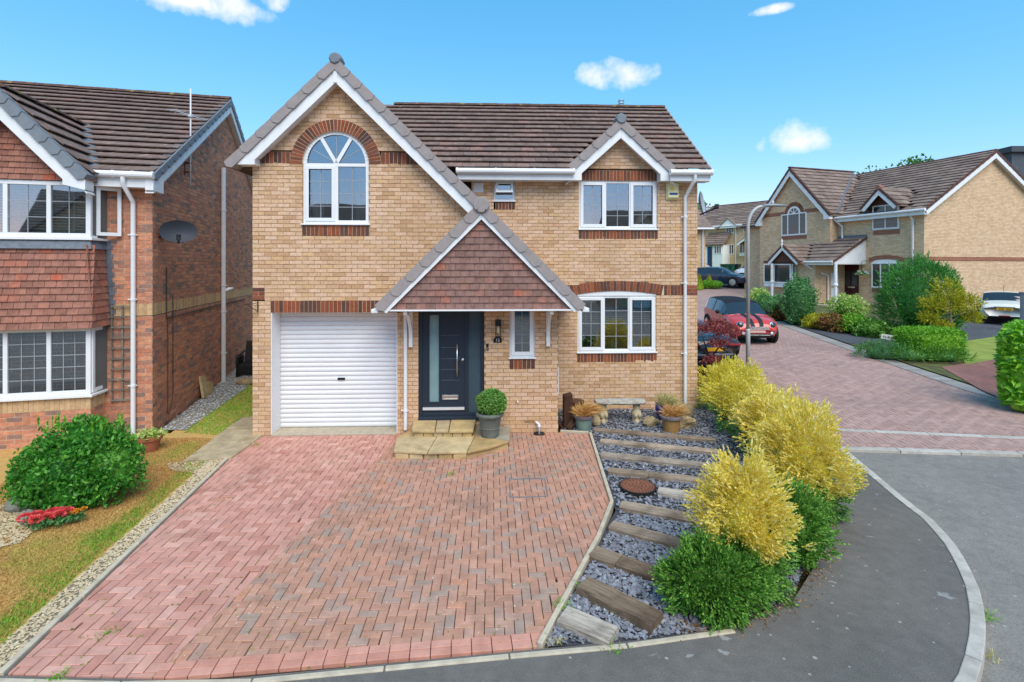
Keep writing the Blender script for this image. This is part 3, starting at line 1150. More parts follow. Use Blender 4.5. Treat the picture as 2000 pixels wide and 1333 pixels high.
def tiles_on(parent, O, ex, eu, length, slope, gauge, tw, mat, keep=None, n_ind=300, seed=1, name='roof_tile', lift=.03, th=.022, stagger=True, jit=.004, cen=None, half=None, lap=.06):
    """Lay overlapping tiles on a slope: O lower corner, ex along it, eu up it (parent coordinates)."""
    rng = random.Random(seed)
    O, ex, eu = Vector(O), Vector(ex).normalized(), Vector(eu).normalized()
    nn = ex.cross(eu)
    nr = int(math.ceil(slope / gauge - .2))
    cells = []
    for j in range(nr):
        off = (tw / 2 if (j % 2 and stagger) else 0)
        k = -1
        while k * tw + off < length:
            x0, x1 = max(0, k * tw + off), min(length, (k + 1) * tw + off)
            k += 1
            if half:                        # triangular field
                lim = half(j * gauge + gauge * .5)
                x0, x1 = max(x0, cen - lim), min(x1, cen + lim)
            if x1 - x0 < .03:
                continue
            c = O + ex * ((x0 + x1) / 2) + eu * (j * gauge + gauge * .3)
            if keep and not keep(c):
                continue
            cells.append((x0, x1, j))
    cache = {}
    rest = MB()
    for idx, (x0, x1, j) in enumerate(cells):
        w = round(x1 - x0 - .006, 3)
        u1 = min(gauge + lap, slope - j * gauge + .02)
        key = (w, round(u1, 3), rng.randrange(2))
        a, b = rng.uniform(-jit, jit), rng.uniform(-jit, jit)

        def vs_(w, u1, a, b):
            P = []
            for dn in (-th, 0):
                for x, u, h in ((-w / 2, 0, lift + a), (w / 2, 0, lift + b), (w / 2, u1, .004), (-w / 2, u1, .004)):
                    P.append(ex * x + eu * u + nn * (h + dn))
            return P
        base = O + ex * ((x0 + x1) / 2) + eu * (j * gauge)
        if idx < n_ind:
            if key not in cache:
                mb = MB()
                mb.hexa(vs_(w, u1, a, b))
                me = bpy.data.meshes.new(name)
                me.from_pydata(mb.v, [], mb.f)
                me.materials.append(mat)
                cache[key] = me
            o = link(name, cache[key], None, parent)
            o.location = base + nn * rng.uniform(-.002, .002)
        else:
            rest.hexa([p + base for p in vs_(w, u1, a, b)])
    if rest.v:
        rest.build(name + '_field', mat, parent, kind='stuff')


def verge_caps(parent, M, p, q, n, h, mat, name='verge_tile', o0=-.26, o1=.03, down=None):
    """Grey verge units stepping up from p to q; h is their height below the line."""
    p, q = Vector(p), Vector(q)
    d = (q - p)
    L = d.length
    d.normalize()
    nr = Vector((d.y, -d.x))
    if nr.y > 0:
        nr = -nr
    for k in range(n):
        s0, s1 = L * k / n - .03, L * (k + 1) / n
        up = .007
        A, B = p + d * s0, p + d * s1
        lo = A + nr * h * .5 - d * .028
        poly = [tuple(A - nr * up), tuple(B), tuple(B + nr * (h - .01)), tuple(A + nr * h + d * .03), tuple(lo)]
        mb = MB()
        ex = [.014, .0, .0, .014, .016]       # the lower end of each unit laps over the one below
        m = len(poly)
        mb.v += [tuple(M(a, o0, z)) for a, z in poly] + [tuple(M(a, o1 + e, z)) for (a, z), e in zip(poly, ex)]
        mb.f += [tuple(range(m)), tuple(range(m, 2 * m))[::-1]] + [(i, (i + 1) % m, m + (i + 1) % m, m + i) for i in range(m)]
        mb.build(name, mat, parent)


def barge(parent, M, p, q, off, h, mat, o0=-.03, o1=0.0, name='barge_board', vert_top=True):
    p, q = Vector(p), Vector(q)
    d = (q - p).normalized()
    nr = Vector((d.y, -d.x))
    if nr.y > 0:
        nr = -nr
    k = 1.0 / abs(d.x) if vert_top else 1.0   # plumb cut at the top
    a, b = p + nr * off, p + nr * (off + h)
    c = Vector((q.x, q.y - (off + h) * k))
    e = Vector((q.x, q.y - off * k))
    mb = MB()
    mb.mprism(M, [tuple(a), tuple(b), tuple(c), tuple(e)], o0, o1)
    return mb.build(name, mat, parent, bevel=.004)


def ridge_run(parent, p, q, step, mat, r=.11, name='ridge_tile'):
    p, q = Vector(p), Vector(q)
    n = max(1, int(round((q - p).length / step)))
    d = (q - p) / n
    t = d.normalized()
    side = t.cross(Vector((0, 0, 1))).normalized()
    for k in range(n):
        mb = MB()
        rr = r + (.006 if k % 2 else 0)
        A, B = p + d * k - t * .02, p + d * (k + 1)
        ring_ = [(math.cos(x), math.sin(x)) for x in [PI * i / 8 for i in range(9)]]
        pa = [A + side * c * rr + Vector((0, 0, s * rr * .75 - .03)) for c, s in ring_]
        pb = [B + side * c * rr + Vector((0, 0, s * rr * .75 - .03)) for c, s in ring_]
        for i in range(8):
            mb.poly([pa[i], pa[i + 1], pb[i + 1], pb[i]])
        mb.poly(pa)
        mb.poly(pb[::-1])
        mb.build(name, mat, parent)


def gutter(parent, p, q, r=.055, mat=None, name='gutter'):
    mb = MB()
    p, q = Vector(p), Vector(q)
    mb.tube([p, q], r, 12)
    for t in (0.0, .33, .66, 1.0):
        c = p.lerp(q, t)
        d = (q - p).normalized() * .02
        mb.tube([c - d, c + d], r + .008, 12)
    return mb.build(name, mat or MT['upvc'], parent, smooth=False)


def downpipe(parent, pts, r=.034, mat=None, clips=(), name='downpipe'):
    mb = MB()
    mb.tube(pts, r, 12, cap=False)
    o = mb.build(name, mat or MT['upvc'], parent, smooth=True)
    for c in clips:
        m2 = MB()
        c = Vector(c)
        m2.tube([c - Vector((0, 0, .02)), c + Vector((0, 0, .02))], r + .008, 12)
        m2.box(c.x - r - .05, c.x + r + .02, c.y + r * .3, c.y + r * .3 + .02, c.z - .01, c.z + .01)
        m2.build('pipe_clip', mat or MT['upvc'], o)
    return o


def text_mesh(name, body, size, mat, parent, mtx, depth=.002, align='CENTER'):
    cu = bpy.data.curves.new(name, 'FONT')
    cu.body = body
    cu.size = size
    cu.extrude = depth
    cu.align_x = align
    cu.align_y = 'CENTER'
    tmp = bpy.data.objects.new(name + '_tmp', cu)
    COL.objects.link(tmp)
    bpy.context.view_layer.update()
    me = bpy.data.meshes.new_from_object(tmp.evaluated_get(bpy.context.evaluated_depsgraph_get()))
    bpy.data.objects.remove(tmp)
    me.name = name
    o = link(name, me, mat, parent)
    o.matrix_local = mtx
    return o

# ================================================================== THE HOUSE
HF = Frame(-4.762, 9.40, math.cos(HA), math.sin(HA))
house = thing('detached_house', 'detached buff brick house with white garage door, arched window and tile hung porch', 'house', (-4.762, 9.40, 0), HA)
DR, DP, DV = 1.56, -.72, -.22
hx = HF.at


def FM(d):
    return lambda a, o, z: (a, d - o, z)


M0, MR, MP, MV = FM(0), FM(DR), FM(DP), FM(DV)
TP = math.tan(rad(44.5))


def A_(u, d=0.0):
    return hx(u, 520, d)[0]


def Z_(u, v, d=0.0):
    return hx(u, v, d)[1]


# key measures
a_hall = A_(1090)
ap_a, ap_z = hx(655, 112, DV)                 # apex of the big gable (top line of its roof)
gar0, gar1, gar_top = A_(530), A_(776), Z_(650, 611)
dr0, dr1, dr_top, dr_bot = A_(817), A_(946), 2.34, Z_(880, 815)
aw0, aw1, aw_b, aw_s = A_(591), A_(720), Z_(655, 437), Z_(655, 321)
aw_c, aw_r = (aw0 + aw1) / 2, (aw1 - aw0) / 2
ring_o = aw_r + .225
band0, band1 = Z_(655, 321) - .0, Z_(655, 297.5)
nw0, nw1, nw_b, nw_t = A_(995), A_(1045), Z_(1020, 698), 2.40
porch_z = Z_(940, 605, DP)
sill_b = lambda z: z - .225
ax_g1 = A_(925)


def gable_lim(z, m=.0):
    w = (ap_z - .10 - z) / TP
    return ap_a - w + m, ap_a + w - m


def allow_front(z):
    if z > ap_z - .12:
        return []
    lo, hi = gable_lim(z)
    iv = [(max(0.0, lo), min(a_hall if z < 2.6 else ax_g1 + .1, hi if z > 2.6 else a_hall))]
    if iv[0][1] <= iv[0][0]:
        return []
    if z < gar_top:
        iv = sub_iv(iv, gar0, gar1)
    if gar_top <= z < gar_top + .225:
        iv = sub_iv(iv, gar0 - .015, gar1 + .04)
    if dr_bot - .04 < z < dr_top:
        iv = sub_iv(iv, dr0, dr1)
    if nw_b < z < nw_t:
        iv = sub_iv(iv, nw0, nw1)
    if nw_b - .225 < z <= nw_b:
        iv = sub_iv(iv, nw0, nw1)
    if aw_b < z <= aw_s:
        iv = sub_iv(iv, aw0, aw1)
    if aw_b - .225 < z <= aw_b:
        iv = sub_iv(iv, aw0 - .01, aw1 + .01)
    if z > aw_s and z - aw_s < ring_o:
        w = math.sqrt(max(0, (ring_o - .01) ** 2 - (z + .04 - aw_s) ** 2))
        iv = sub_iv(iv, aw_c - w, aw_c + w)
    if band0 < z < band1:
        iv = []
    if corner_z < z < corner_z + .225:
        iv = sub_iv(iv, -.1, .225)
    return iv


corner_z = Z_(500, 586)
front = brick_wall(house, M0, -.15, 6.75, allow_front, MT['buff'], MT['buff_mortar'], 300, 31,
                   toworld=lambda a, z: (a - 4.9) ** 2 + (z - 3) ** 2)
# red quoin bricks at the left corner
for k in range(3):
    parts = [(0, .215)] if k != 1 else [(0, .1025), (.1125, .215)]
    for p, q in parts:
        mb = MB()
        mb.mbox(M0, p, q, -.05, .004, corner_z + k * .075 + .005, corner_z + (k + 1) * .075 - .005)
        mb.build('quoin_brick', MT['soldier'], front)
mb = MB()
mb.mbox(M0, 0, .225, -.1, -.004, corner_z, corner_z + .225)
mb.build('quoin_mortar', MT['sold_mortar'], front)
soldier(front, M0, gar0 - .015, gar1 + .04, gar_top, gar_top + .225)
soldier(front, M0, aw0 - .01, aw1 + .01, aw_b - .225, aw_b - .03)
soldier(front, M0, nw0, nw1, nw_b - .225, nw_b - .03)
lo, hi = gable_lim((band0 + band1) / 2)
soldier(front, M0, max(.0, lo) + .005, aw_c - ring_o - .003, band0, band1)
soldier(front, M0, aw_c + ring_o + .003, hi - .1, band0, band1)
arch_ring(front, M0, aw_c, aw_s, aw_r + .005, ring_o, 0, PI)

# plain flank and rear walls behind what the street sees
a_R = hx(1362, 520, DR)[0]
mb = MB()
mb.poly([(0, .0, -.2), (0, 8.0, -.2), (0, 8.0, 5.0), (0, .0, 5.0)])
mb.poly([(0, 8.0, -.2), (a_R, 8.0, -.2), (a_R, 8.0, 5.0), (0, 8.0, 5.0)])
mb.poly([(a_R, DR + .03, -.3), (a_R, 8.0, -.3), (a_R, 8.0, 5.0), (a_R, 4.6, 7.2), (a_R, DR + .03, 5.0)])
mb.poly([(a_hall, .03, -.2), (a_hall, DR, -.2), (a_hall, DR, 2.6), (a_hall, .03, 2.6)])
mb.poly([(ax_g1 + .1, .05, 2.6), (ax_g1 + .1, DR, 2.6), (ax_g1 + .1, DR, 4.3), (ax_g1 + .1, .05, 4.3)])
mb.build('flank_wall', MT['buff_wall'], house)

# --- arched window
fr = MB()
ring(fr, M0, aw0, aw1, aw_b, aw_s + .02, .06, -.1, -.03)
fr.mbox(M0, aw_c - .035, aw_c + .035, -.1, -.03, aw_b + .06, aw_s - .04)
N = 28
for k in range(N):
    ta, tb = PI * k / N, PI * (k + 1) / N
    fr.mprism(M0, [(aw_c + r * math.cos(t), aw_s + .02 + r * math.sin(t)) for r, t in ((aw_r - .065, ta), (aw_r, ta), (aw_r, tb), (aw_r - .065, tb))], -.1, -.03)
for t in (rad(60), rad(120)):
    dx, dz = math.cos(t), math.sin(t)
    px_, pz_ = -dz * .028, dx * .028
    r1 = aw_r - .05
    fr.mprism(M0, [(aw_c - px_, aw_s + .02 - pz_), (aw_c + px_, aw_s + .02 + pz_), (aw_c + px_ + r1 * dx, aw_s + .02 + pz_ + r1 * dz), (aw_c - px_ + r1 * dx, aw_s + .02 - pz_ + r1 * dz)], -.095, -.034)
awin = fr.build('window', MT['upvc'], house, bevel=.005, label='tall arched window with fan light')
cs = MB()
ring(cs, M0, aw0 + .045, aw_c - .02, aw_b + .045, aw_s - .03, .06, -.03, -.012)
cs.build('casement', MT['upvc'], awin, bevel=.005)
bars = MB()
for x0, x1, y0, y1 in ((aw0 + .1, aw_c - .075, aw_b + .1, aw_s - .085), (aw_c + .035, aw1 - .06, aw_b + .06, aw_s - .04)):
    pn = MB()
    pn.mbox(M0, x0, x1, -.066, -.06, y0, y1)
    pn.build('pane', MT['glass'], awin)
    for r in range(1, 4):
        zz = y0 + (y1 - y0) * r / 4
        bars.mbox(M0, x0, x1, -.06, -.055, zz - .006, zz + .006)
    bars.mbox(M0, (x0 + x1) / 2 - .006, (x0 + x1) / 2 + .006, -.0595, -.0545, y0, y1)
for t0, t1 in ((0, rad(60)), (rad(60), rad(120)), (rad(120), PI)):
    pts = [(aw_c, aw_s + .03)] + [(aw_c + (aw_r - .05) * math.cos(t0 + (t1 - t0) * k / 8), aw_s + .03 + (aw_r - .05) * math.sin(t0 + (t1 - t0) * k / 8)) for k in range(9)]
    pn = MB()
    pn.mprism(M0, pts, -.066, -.06)
    pn.build('pane', MT['glass'], awin)
    tm = (t0 + t1) / 2
    dx, dz = math.cos(tm), math.sin(tm)
    bars.mprism(M0, [(aw_c - dz * .006, aw_s + .03 + dx * .006), (aw_c + dz * .006, aw_s + .03 - dx * .006), (aw_c + dz * .006 + dx * (aw_r - .06), aw_s + .03 - dx * .006 + dz * (aw_r - .06)), (aw_c - dz * .006 + dx * (aw_r - .06), aw_s + .03 + dx * .006 + dz * (aw_r - .06))], -.06, -.055)
bars.build('glazing_bars', MT['lead_came'], awin)
sl = MB()
sl.mbox(M0, aw0 - .03, aw1 + .03, -.06, .035, aw_b - .03, aw_b - .002)
sl.build('sill', MT['upvc'], awin, bevel=.005)
mb = MB()
mb.mbox(M0, aw0 - .15, aw1 + .15, -1.0, -.97, aw_b - .2, aw_s + aw_r + .1)
for s in (-1, 1):
    mb.mbox(M0, aw_c + s * (aw_r + .12) - .02, aw_c + s * (aw_r + .12) + .02, -1.0, -.11, aw_b - .2, aw_s + aw_r + .1)
mb.mbox(M0, aw0 - .15, aw1 + .15, -1.0, -.11, aw_b - .22, aw_b - .2)
mb.build('room_interior', MT['room'], awin)
mb = MB()
for s0, s1 in ((.06, .24), (.74, .95)):
    for k in range(8):
        xa = aw0 + 2 * aw_r * (s0 + (s1 - s0) * k / 8)
        xb = aw0 + 2 * aw_r * (s0 + (s1 - s0) * (k + 1) / 8)
        mb.poly([M0(xa, -.3 + .03 * (k % 2), aw_b), M0(xb, -.3 + .03 * ((k + 1) % 2), aw_b), M0(xb, -.3 + .03 * ((k + 1) % 2), aw_s), M0(xa, -.3 + .03 * (k % 2), aw_s)])
mb.build('curtain', MT['curtain'], awin)

# --- narrow hall window
window(house, M0, nw0, nw1, nw_b, nw_t, (0, 1), (0,), 5, 2, label='narrow window beside the front door')

# --- garage
DG = .37
g_bot = .03
fr = MB()
fr.box(gar0 - .001, gar0 + .014, -.02, DG + .05, -.02, gar_top)
fr.box(gar1 - .014, gar1 + .001, .0, DG + .05, -.02, gar_top)
fr.box(gar0, gar1, .02, DG + .05, gar_top - .012, gar_top + .002)
gf = fr.build('garage_door', MT['white'], house, bevel=.003, label='white horizontally ribbed roller garage door')
NS = 25
hs = (gar_top - .02 - g_bot) / NS
for k in range(NS):
    mb = MB()
    z0 = g_bot + k * hs
    x0, x1 = gar0 + .016, gar1 - .016
    prof = [(DG + .02, z0), (DG + .006, z0 + .006), (DG - .004, z0 + hs * .25), (DG - .006, z0 + hs * .55), (DG + .002, z0 + hs * .85), (DG + .02, z0 + hs)]
    for (y0, za), (y1, zb) in zip(prof, prof[1:]):
        mb.poly([(x0, y0, za), (x1, y0, za), (x1, y1, zb), (x0, y1, zb)])
    mb.build('slat', MT['garage'], gf)
mb = MB()
la, lz = hx(667, 740, DG)
mb.box(la - .07, la + .07, DG - .022, DG, lz - .022, lz + .022)
mb.build('lock', MT['black'], gf, bevel=.006)
mb = MB()
mb.box(gar0 - .0, gar1 + .0, -.035, DG + .1, -.12, .028)
mb.build('garage_threshold', MT['concrete'], house, bevel=.01)

# --- front door
mb = MB()
ring(mb, M0, dr0, dr1, dr_bot, dr_top, .07, -.12, -.03)
mx = A_(911)
mb.mbox(M0, mx - .03, mx + .03, -.12, -.03, dr_bot + .07, dr_top - .07)
mb.mbox(M0, dr0, dr1, -.04, .03, dr_bot - .06, dr_bot + .01)
door = mb.build('front_door', MT['door'], house, bevel=.006, label='anthracite front door with frosted glass strip and side light')
lf = MB()
l0, l1, lb, lt = dr0 + .06, mx - .02, dr_bot + .06, dr_top - .05
g0, g1, gb_, gt = A_(838), A_(857), Z_(847, 787), Z_(847, 616)
for x0, x1, z0, z1 in ((l0, g0, lb, lt), (g1, l1, lb, lt), (g0, g1, lb, gb_), (g0, g1, gt, lt)):
    lf.mbox(M0, x0, x1, -.1, -.05, z0, z1)
leaf = lf.build('door_leaf', MT['door'], door)
mb = MB()
mb.mbox(M0, g0, g1, -.08, -.07, gb_, gt)
mb.build('glass_strip', MT['frost'], door)
mb = MB()
ring(mb, M0, g0 - .02, g1 + .02, gb_ - .02, gt + .02, .022, -.05, -.042)
mb.build('glass_bead', MT['door'], door)
mb = MB()
for v in (656, 680, 702, 723, 744):
    z = Z_(880, v)
    mb.mbox(M0, A_(861), A_(897), -.05, -.047, z - .004, z + .004)
mb.build('door_groove', M_plain('groove', hexc('56616c'), .5), door)
mb = MB()
ha = A_(893)
mb.tube([M0(ha, .02, Z_(893, 673)), M0(ha, .02, Z_(893, 736))], .014, 10)
for v in (680, 728):
    mb.tube([M0(ha, -.05, Z_(893, v)), M0(ha, .02, Z_(893, v))], .008, 8)
mb.build('handle', MT['steel'], door, smooth=True)
mb = MB()
mb.lathe([(.001, 0), (.03, 0), (.03, .012), (.012, .018), (.001, .018)], M0(A_(903.5), -.05, Z_(903, 704)), 16, axis=Vector((0, -1, 0)))
mb.build('lock', MT['steel'], door, smooth=True)
mb = MB()
ring(mb, M0, A_(863), A_(895), Z_(879, 782), Z_(879, 773), .014, -.05, -.035)
mb.mbox(M0, A_(863) + .015, A_(895) - .015, -.05, -.042, Z_(879, 782) + .015, Z_(879, 773) - .015)
mb.build('letter_plate', MT['steel'], door, bevel=.003)
mb = MB()
mb.mbox(M0, l0 + .02, l1 - .02, -.05, -.02, Z_(866, 802), Z_(866, 797))
mb.build('weather_bar', M_plain('silver_bar', (.75, .75, .76), .35, .3), door)
mb = MB()
mb.mbox(M0, mx + .03, dr1 - .07, -.085, -.075, dr_bot + .07, dr_top - .07)
mb.build('side_light', MT['frost_d'], door)

# --- right-hand (set back) wall
uw = [hx(1131, 447, DR), hx(1284, 354, DR)]
lw = [hx(1128, 688, DR), hx(1282, 577, DR)]
sw = [hx(964, 392, DR), hx(1006, 353, DR)]
vg = [hx(925, 376, DR), hx(944, 357, DR)]
z_wt = Z_(1100, 350, DR)                      # top of wall under the eave soffit
dm_a, dm_z = hx(1213, 230, DR - .25)
dTP = math.tan(rad(42))
al_c, al_w = (lw[0][0] + lw[1][0]) / 2, (lw[1][0] - lw[0][0]) / 2
arch_lo, arch_hi = Z_(1205, 577, DR), Z_(1205, 551, DR)
rb0, rb1 = Z_(1330, 577.5, DR), Z_(1330, 558, DR)
a_L = ax_g1 - .1


def arch_z(a, base, rise):                    # segmental arch over the ground-floor window
    t = max(-1.0, min(1.0, (a - al_c) / (al_w + .2)))
    return base + rise * (1 - t * t)


def allow_right(z):
    if z > z_wt:
        if z > dm_z - .35:
            w = max(0, (dm_z - .1 - z) / dTP)
        else:
            w = (uw[1][0] - uw[0][0]) / 2 + .02
        w = min((uw[1][0] - uw[0][0]) / 2 + .03, max(0, (dm_z - .08 - z) / dTP))
        iv = [(dm_a - w, dm_a + w)] if w > .02 else []
    else:
        iv = [(a_L, a_R)]
    if not iv:
        return iv
    if uw[0][1] < z < uw[1][1] + .225:
        iv = sub_iv(iv, uw[0][0], uw[1][0])
    if uw[0][1] - .225 < z <= uw[0][1]:
        iv = sub_iv(iv, uw[0][0] - .01, uw[1][0] + .01)
    if lw[0][1] < z <= lw[1][1]:
        iv = sub_iv(iv, lw[0][0], lw[1][0])
    if lw[0][1] - .225 < z <= lw[0][1]:
        iv = sub_iv(iv, lw[0][0] - .01, lw[1][0] + .01)
    if rb0 < z < rb1:
        iv = sub_iv(iv, a_L + 1.0, a_R + 1)
    elif rb1 <= z < arch_hi:
        t = math.sqrt(max(0, 1 - (z - rb1) / max(.01, arch_hi - rb1)))
        iv = sub_iv(iv, al_c - (al_w + .2) * t, al_c + (al_w + .2) * t)
    if sw[0][1] - .2 < z < sw[1][1]:
        iv = sub_iv(iv, sw[0][0], sw[1][0])
    if vg[0][1] < z < vg[1][1]:
        iv = sub_iv(iv, vg[0][0], vg[1][0])
    return iv


rwall = brick_wall(house, MR, -.3, dm_z - .1, allow_right, MT['buff'], MT['buff_mortar'], 300, 32, toworld=lambda a, z: (a - 6.5) ** 2 + (z - 2) ** 2)
soldier(rwall, MR, uw[0][0] - .01, uw[1][0] + .01, uw[0][1] - .225, uw[0][1] - .03)
soldier(rwall, MR, uw[0][0], uw[1][0], uw[1][1], uw[1][1] + .225)
soldier(rwall, MR, lw[0][0] - .01, lw[1][0] + .01, lw[0][1] - .225, lw[0][1] - .03)
soldier(rwall, MR, sw[0][0] + .04, sw[1][0], sw[0][1] - .2, sw[0][1] - .03)
# segmental arch lintel, running on as a level band to the corner
n = 0
a = a_L + 1.0
bk = MB()
pts = []
while a < a_R - .24:
    on = abs(a + .0375 - al_c) < al_w + .2
    b0, b1 = a, a + .075
    za0 = arch_z(b0, rb0, arch_lo - rb0 + .09) if on else rb0
    za1 = arch_z(b1, rb0, arch_lo - rb0 + .09) if on else rb0
    tl = -.05 * (b0 - al_c) / al_w if on else 0
    mb = MB()
    mb.mprism(MR, [(b0 + .005 + tl, za0 + .003), (b1 - .005 + tl, za1 + .003), (b1 - .004, za1 + .222), (b0 + .004, za0 + .222)], -.05, .004 + random.uniform(-.001, .002))
    pts.append((b0, b1, za0, za1, mb))
    bk.mprism(MR, [(b0, za0), (b1, za1), (b1, za1 + .225), (b0, za0 + .225)], -.1, -.003)
    a += .075
bko = bk.build('soldier_course', MT['sold_mortar'], rwall)
for p in pts:
    p[4].build('soldier_brick', MT['soldier'], bko)
for k in range(3):
    for p, q in ([(a_R - .235, a_R)] if k != 1 else [(a_R - .235, a_R - .12), (a_R - .11, a_R)]):
        mb = MB()
        mb.mbox(MR, p, q, -.05, .004, rb0 + k * .075 + .005, rb0 + (k + 1) * .075 - .005)
        mb.build('quoin_brick', MT['soldier'], rwall)
mb = MB()
mb.mbox(MR, a_R - .24, a_R, -.1, -.004, rb0, rb0 + .225)
mb.build('quoin_mortar', MT['sold_mortar'], rwall)
window(house, MR, uw[0][0], uw[1][0], uw[0][1], uw[1][1], (0, .335, .655, 1), (0, 2), 4, 2, label='three light window under the small gable', curtains=True)
wl_ = window(house, MR, lw[0][0], lw[1][0], lw[0][1], lw[1][1] - .01, (0, .335, .655, 1), (0, 2), 4, 2, blinds=(.03, .55, MT['blind']), label='three light ground floor window')
mb = MB()                                     # white arch infill over that window
n = 16
top = [(al_c + (al_w + .0) * (2 * k / n - 1), arch_z(al_c + al_w * (2 * k / n - 1), rb0, arch_lo - rb0 + .09)) for k in range(n + 1)]
mb.mprism(MR, [(lw[0][0], lw[1][1] - .012), (lw[1][0], lw[1][1] - .012)] + top[::-1], -.09, -.012)
mb.build('arch_infill', MT['upvc'], wl_)
vase = MB()
va, vz = hx(1198, 680, DR + .16)
vase.lathe([(.01, 0), (.035, 0), (.055, .06), (.05, .14), (.06, .17), (.01, .17)], (va, DR + .2, vz - .02), 14)
vase.build('vase', M_plain('vase_cream', (.7, .68, .55), .4), wl_, smooth=True)
window(house, MR, sw[0][0], sw[1][0], sw[0][1], sw[1][1], (0, 1), (), 1, 1, fw=.04, label='tiny bathroom window')
cs = MB()                                     # its small top-hung sash stands open
c0, c1 = sw[0][0] + .05, sw[1][0] - .05
zt, zb = sw[1][1] - .04, sw[0][1] + .16
for x0, x1, f0, f1 in ((c0, c0 + .05, 0, 1), (c1 - .05, c1, 0, 1), (c0 + .05, c1 - .05, 0, .18), (c0 + .05, c1 - .05, .8, 1)):
    q = lambda x, f, t: (x, DR - .0 - .12 * f - t, zt + (zb - zt) * f)
    cs.hexa([q(x0, f0, 0), q(x1, f0, 0), q(x1, f1, 0), q(x0, f1, 0), q(x0, f0, .03), q(x1, f0, .03), q(x1, f1, .03), q(x0, f1, .03)])
cs.build('open_sash', MT['upvc'], house)
vgm = MB()
vgm.mbox(MR, vg[0][0], vg[1][0], -.05, .006, vg[0][1], vg[1][1])
vo = vgm.build('vent_grille', MT['white'], house)
for k in range(7):
    zz = vg[0][1] + (vg[1][1] - vg[0][1]) * (k + .6) / 7.4
    mb = MB()
    mb.mbox(MR, vg[0][0] + .015, vg[1][0] - .015, .006, .016, zz, zz + .012)
    mb.build('louvre', MT['white'], vo)
for u, v, d in ((1034, 823, 0), (1203, 777.5, DR)):    # air bricks
    a, z = hx(u, v, d)
    mb = MB()
    mb.mbox(FM(d), a - .1, a + .1, -.04, .008, z - .03, z + .03)
    ab = mb.build('air_brick', MT['buff_band'], house)
    hb = MB()
    for i in range(8):
        for j in range(2):
            hb.mbox(FM(d), a - .085 + i * .022, a - .073 + i * .022, .008, .0095, z - .02 + j * .024, z - .006 + j * .024)
    hb.build('air_hole', MT['black'], ab)

# --- big front gable: roof, verge, barge boards
eL = (-.36, ap_z - (ap_a + .36) * TP)
eR_a = hx(940, 400, DV)[0]
eR = (eR_a, ap_z - (eR_a - ap_a) * TP)
mb = MB()
for e in (eL, eR):
    P = [(e[0], DV, e[1] - .03), (ap_a, DV, ap_z - .03), (ap_a, 4.2, ap_z - .03), (e[0], 4.2 if e is eL else DR + .4, e[1] - .03)]
    mb.hexa([(x, y, z - .07) for x, y, z in P] + P)
groof = mb.build('gable_roof', MT['tile'], house)
verge_caps(groof, MV, eL, (ap_a - .03, ap_z - .03), 7, .165, MT['verge'])
verge_caps(groof, MV, eR, (ap_a + .03, ap_z - .03), 12, .165, MT['verge'])
bL = (hx(470, 320, DV)[0], 0)
bL = (bL[0], ap_z - (ap_a - bL[0]) * TP)
barge(groof, MV, bL, (ap_a, ap_z), .15, .17, MT['white'])
barge(groof, MV, eR, (ap_a, ap_z), .15, .17, MT['white'])
bS = hx(499, 320, DV)[0]
for e in ((bS, ap_z - (ap_a - bS) * TP), eR):   # soffit strips between barge and wall
    mb = MB()
    d_ = (Vector((ap_a, ap_z)) - Vector(e)).normalized()
    k = .3 / abs(d_.x)
    mb.mprism(M0, [(e[0], e[1] - k + .02), (ap_a, ap_z - k + .02), (ap_a, ap_z - k - .0), (e[0], e[1] - k - .0)], -.02, .2)
    mb.build('soffit', MT['white'], groof)
bx0, bz0 = hx(462, 321, DV)
bx1, bz1 = hx(497, 321, DV)
mb = MB()
mb.mprism(MV, [(bx0, bz0), (bx1, bz0), (bx1, ap_z - (ap_a - bx1) * TP - .3), (bx0 - .06, bz0 + .1)], -.22, .006)
mb.build('barge_end', MT['white'], groof, bevel=.004)
mb = MB()                                     # apex cap
mb.lathe([(.005, .03), (.09, .03), (.115, .0), (.115, -.25)], (ap_a, DV - .03, ap_z - .03), 8, axis=Vector((0, -1, 0)))
mb.build('ridge_cap', MT['verge_d'], groof, bevel=.01)
mb = MB()
mb.mprism(MV, [(ap_a - .035, ap_z - .14), (ap_a + .035, ap_z - .14), (ap_a + .035, ap_z - .46), (ap_a - .035, ap_z - .46)], .0, .012)
mb.build('barge_cover', MT['white'], groof)

# --- porch
pp_a, pp_z = hx(940, 392, DP)
pL, pR = hx(736, 590, DP), hx(1140, 596, DP)
pT = ((pp_z - pL[1]) / (pp_a - pL[0]) + (pp_z - pR[1]) / (pR[0] - pp_a)) / 2
pL = (pL[0], pp_z - (pp_a - pL[0]) * pT)
pR = (pR[0], pp_z - (pR[0] - pp_a) * pT)
mb = MB()
for e, db in ((pL, .3), (pR, DR + .1)):
    P = [(e[0], DP, e[1] - .03), (pp_a, DP, pp_z - .03), (pp_a, db, pp_z - .03), (e[0], db if e is pR else .0, e[1] - .03)]
    mb.hexa([(x, y, z - .08) for x, y, z in P] + P)
porch = mb.build('porch_roof', MT['tile'], house)
verge_caps(porch, MP, pL, (pp_a - .03, pp_z - .03), 7, .165, MT['verge'])
verge_caps(porch, MP, pR, (pp_a + .03, pp_z - .03), 7, .165, MT['verge'])
barge(porch, MP, pL, (pp_a, pp_z), .15, .075, MT['white'], o0=-.05, o1=.012)
barge(porch, MP, pR, (pp_a, pp_z), .15, .075, MT['white'], o0=-.05, o1=.012)
mb = MB()
mb.lathe([(.005, .055), (.13, .055), (.14, .03), (.14, -.25)], (pp_a, DP - .02, pp_z - .08), 20, axis=Vector((0, -1, 0)))
cap = mb.build('ridge_cap', MT['verge'], porch, bevel=.006)
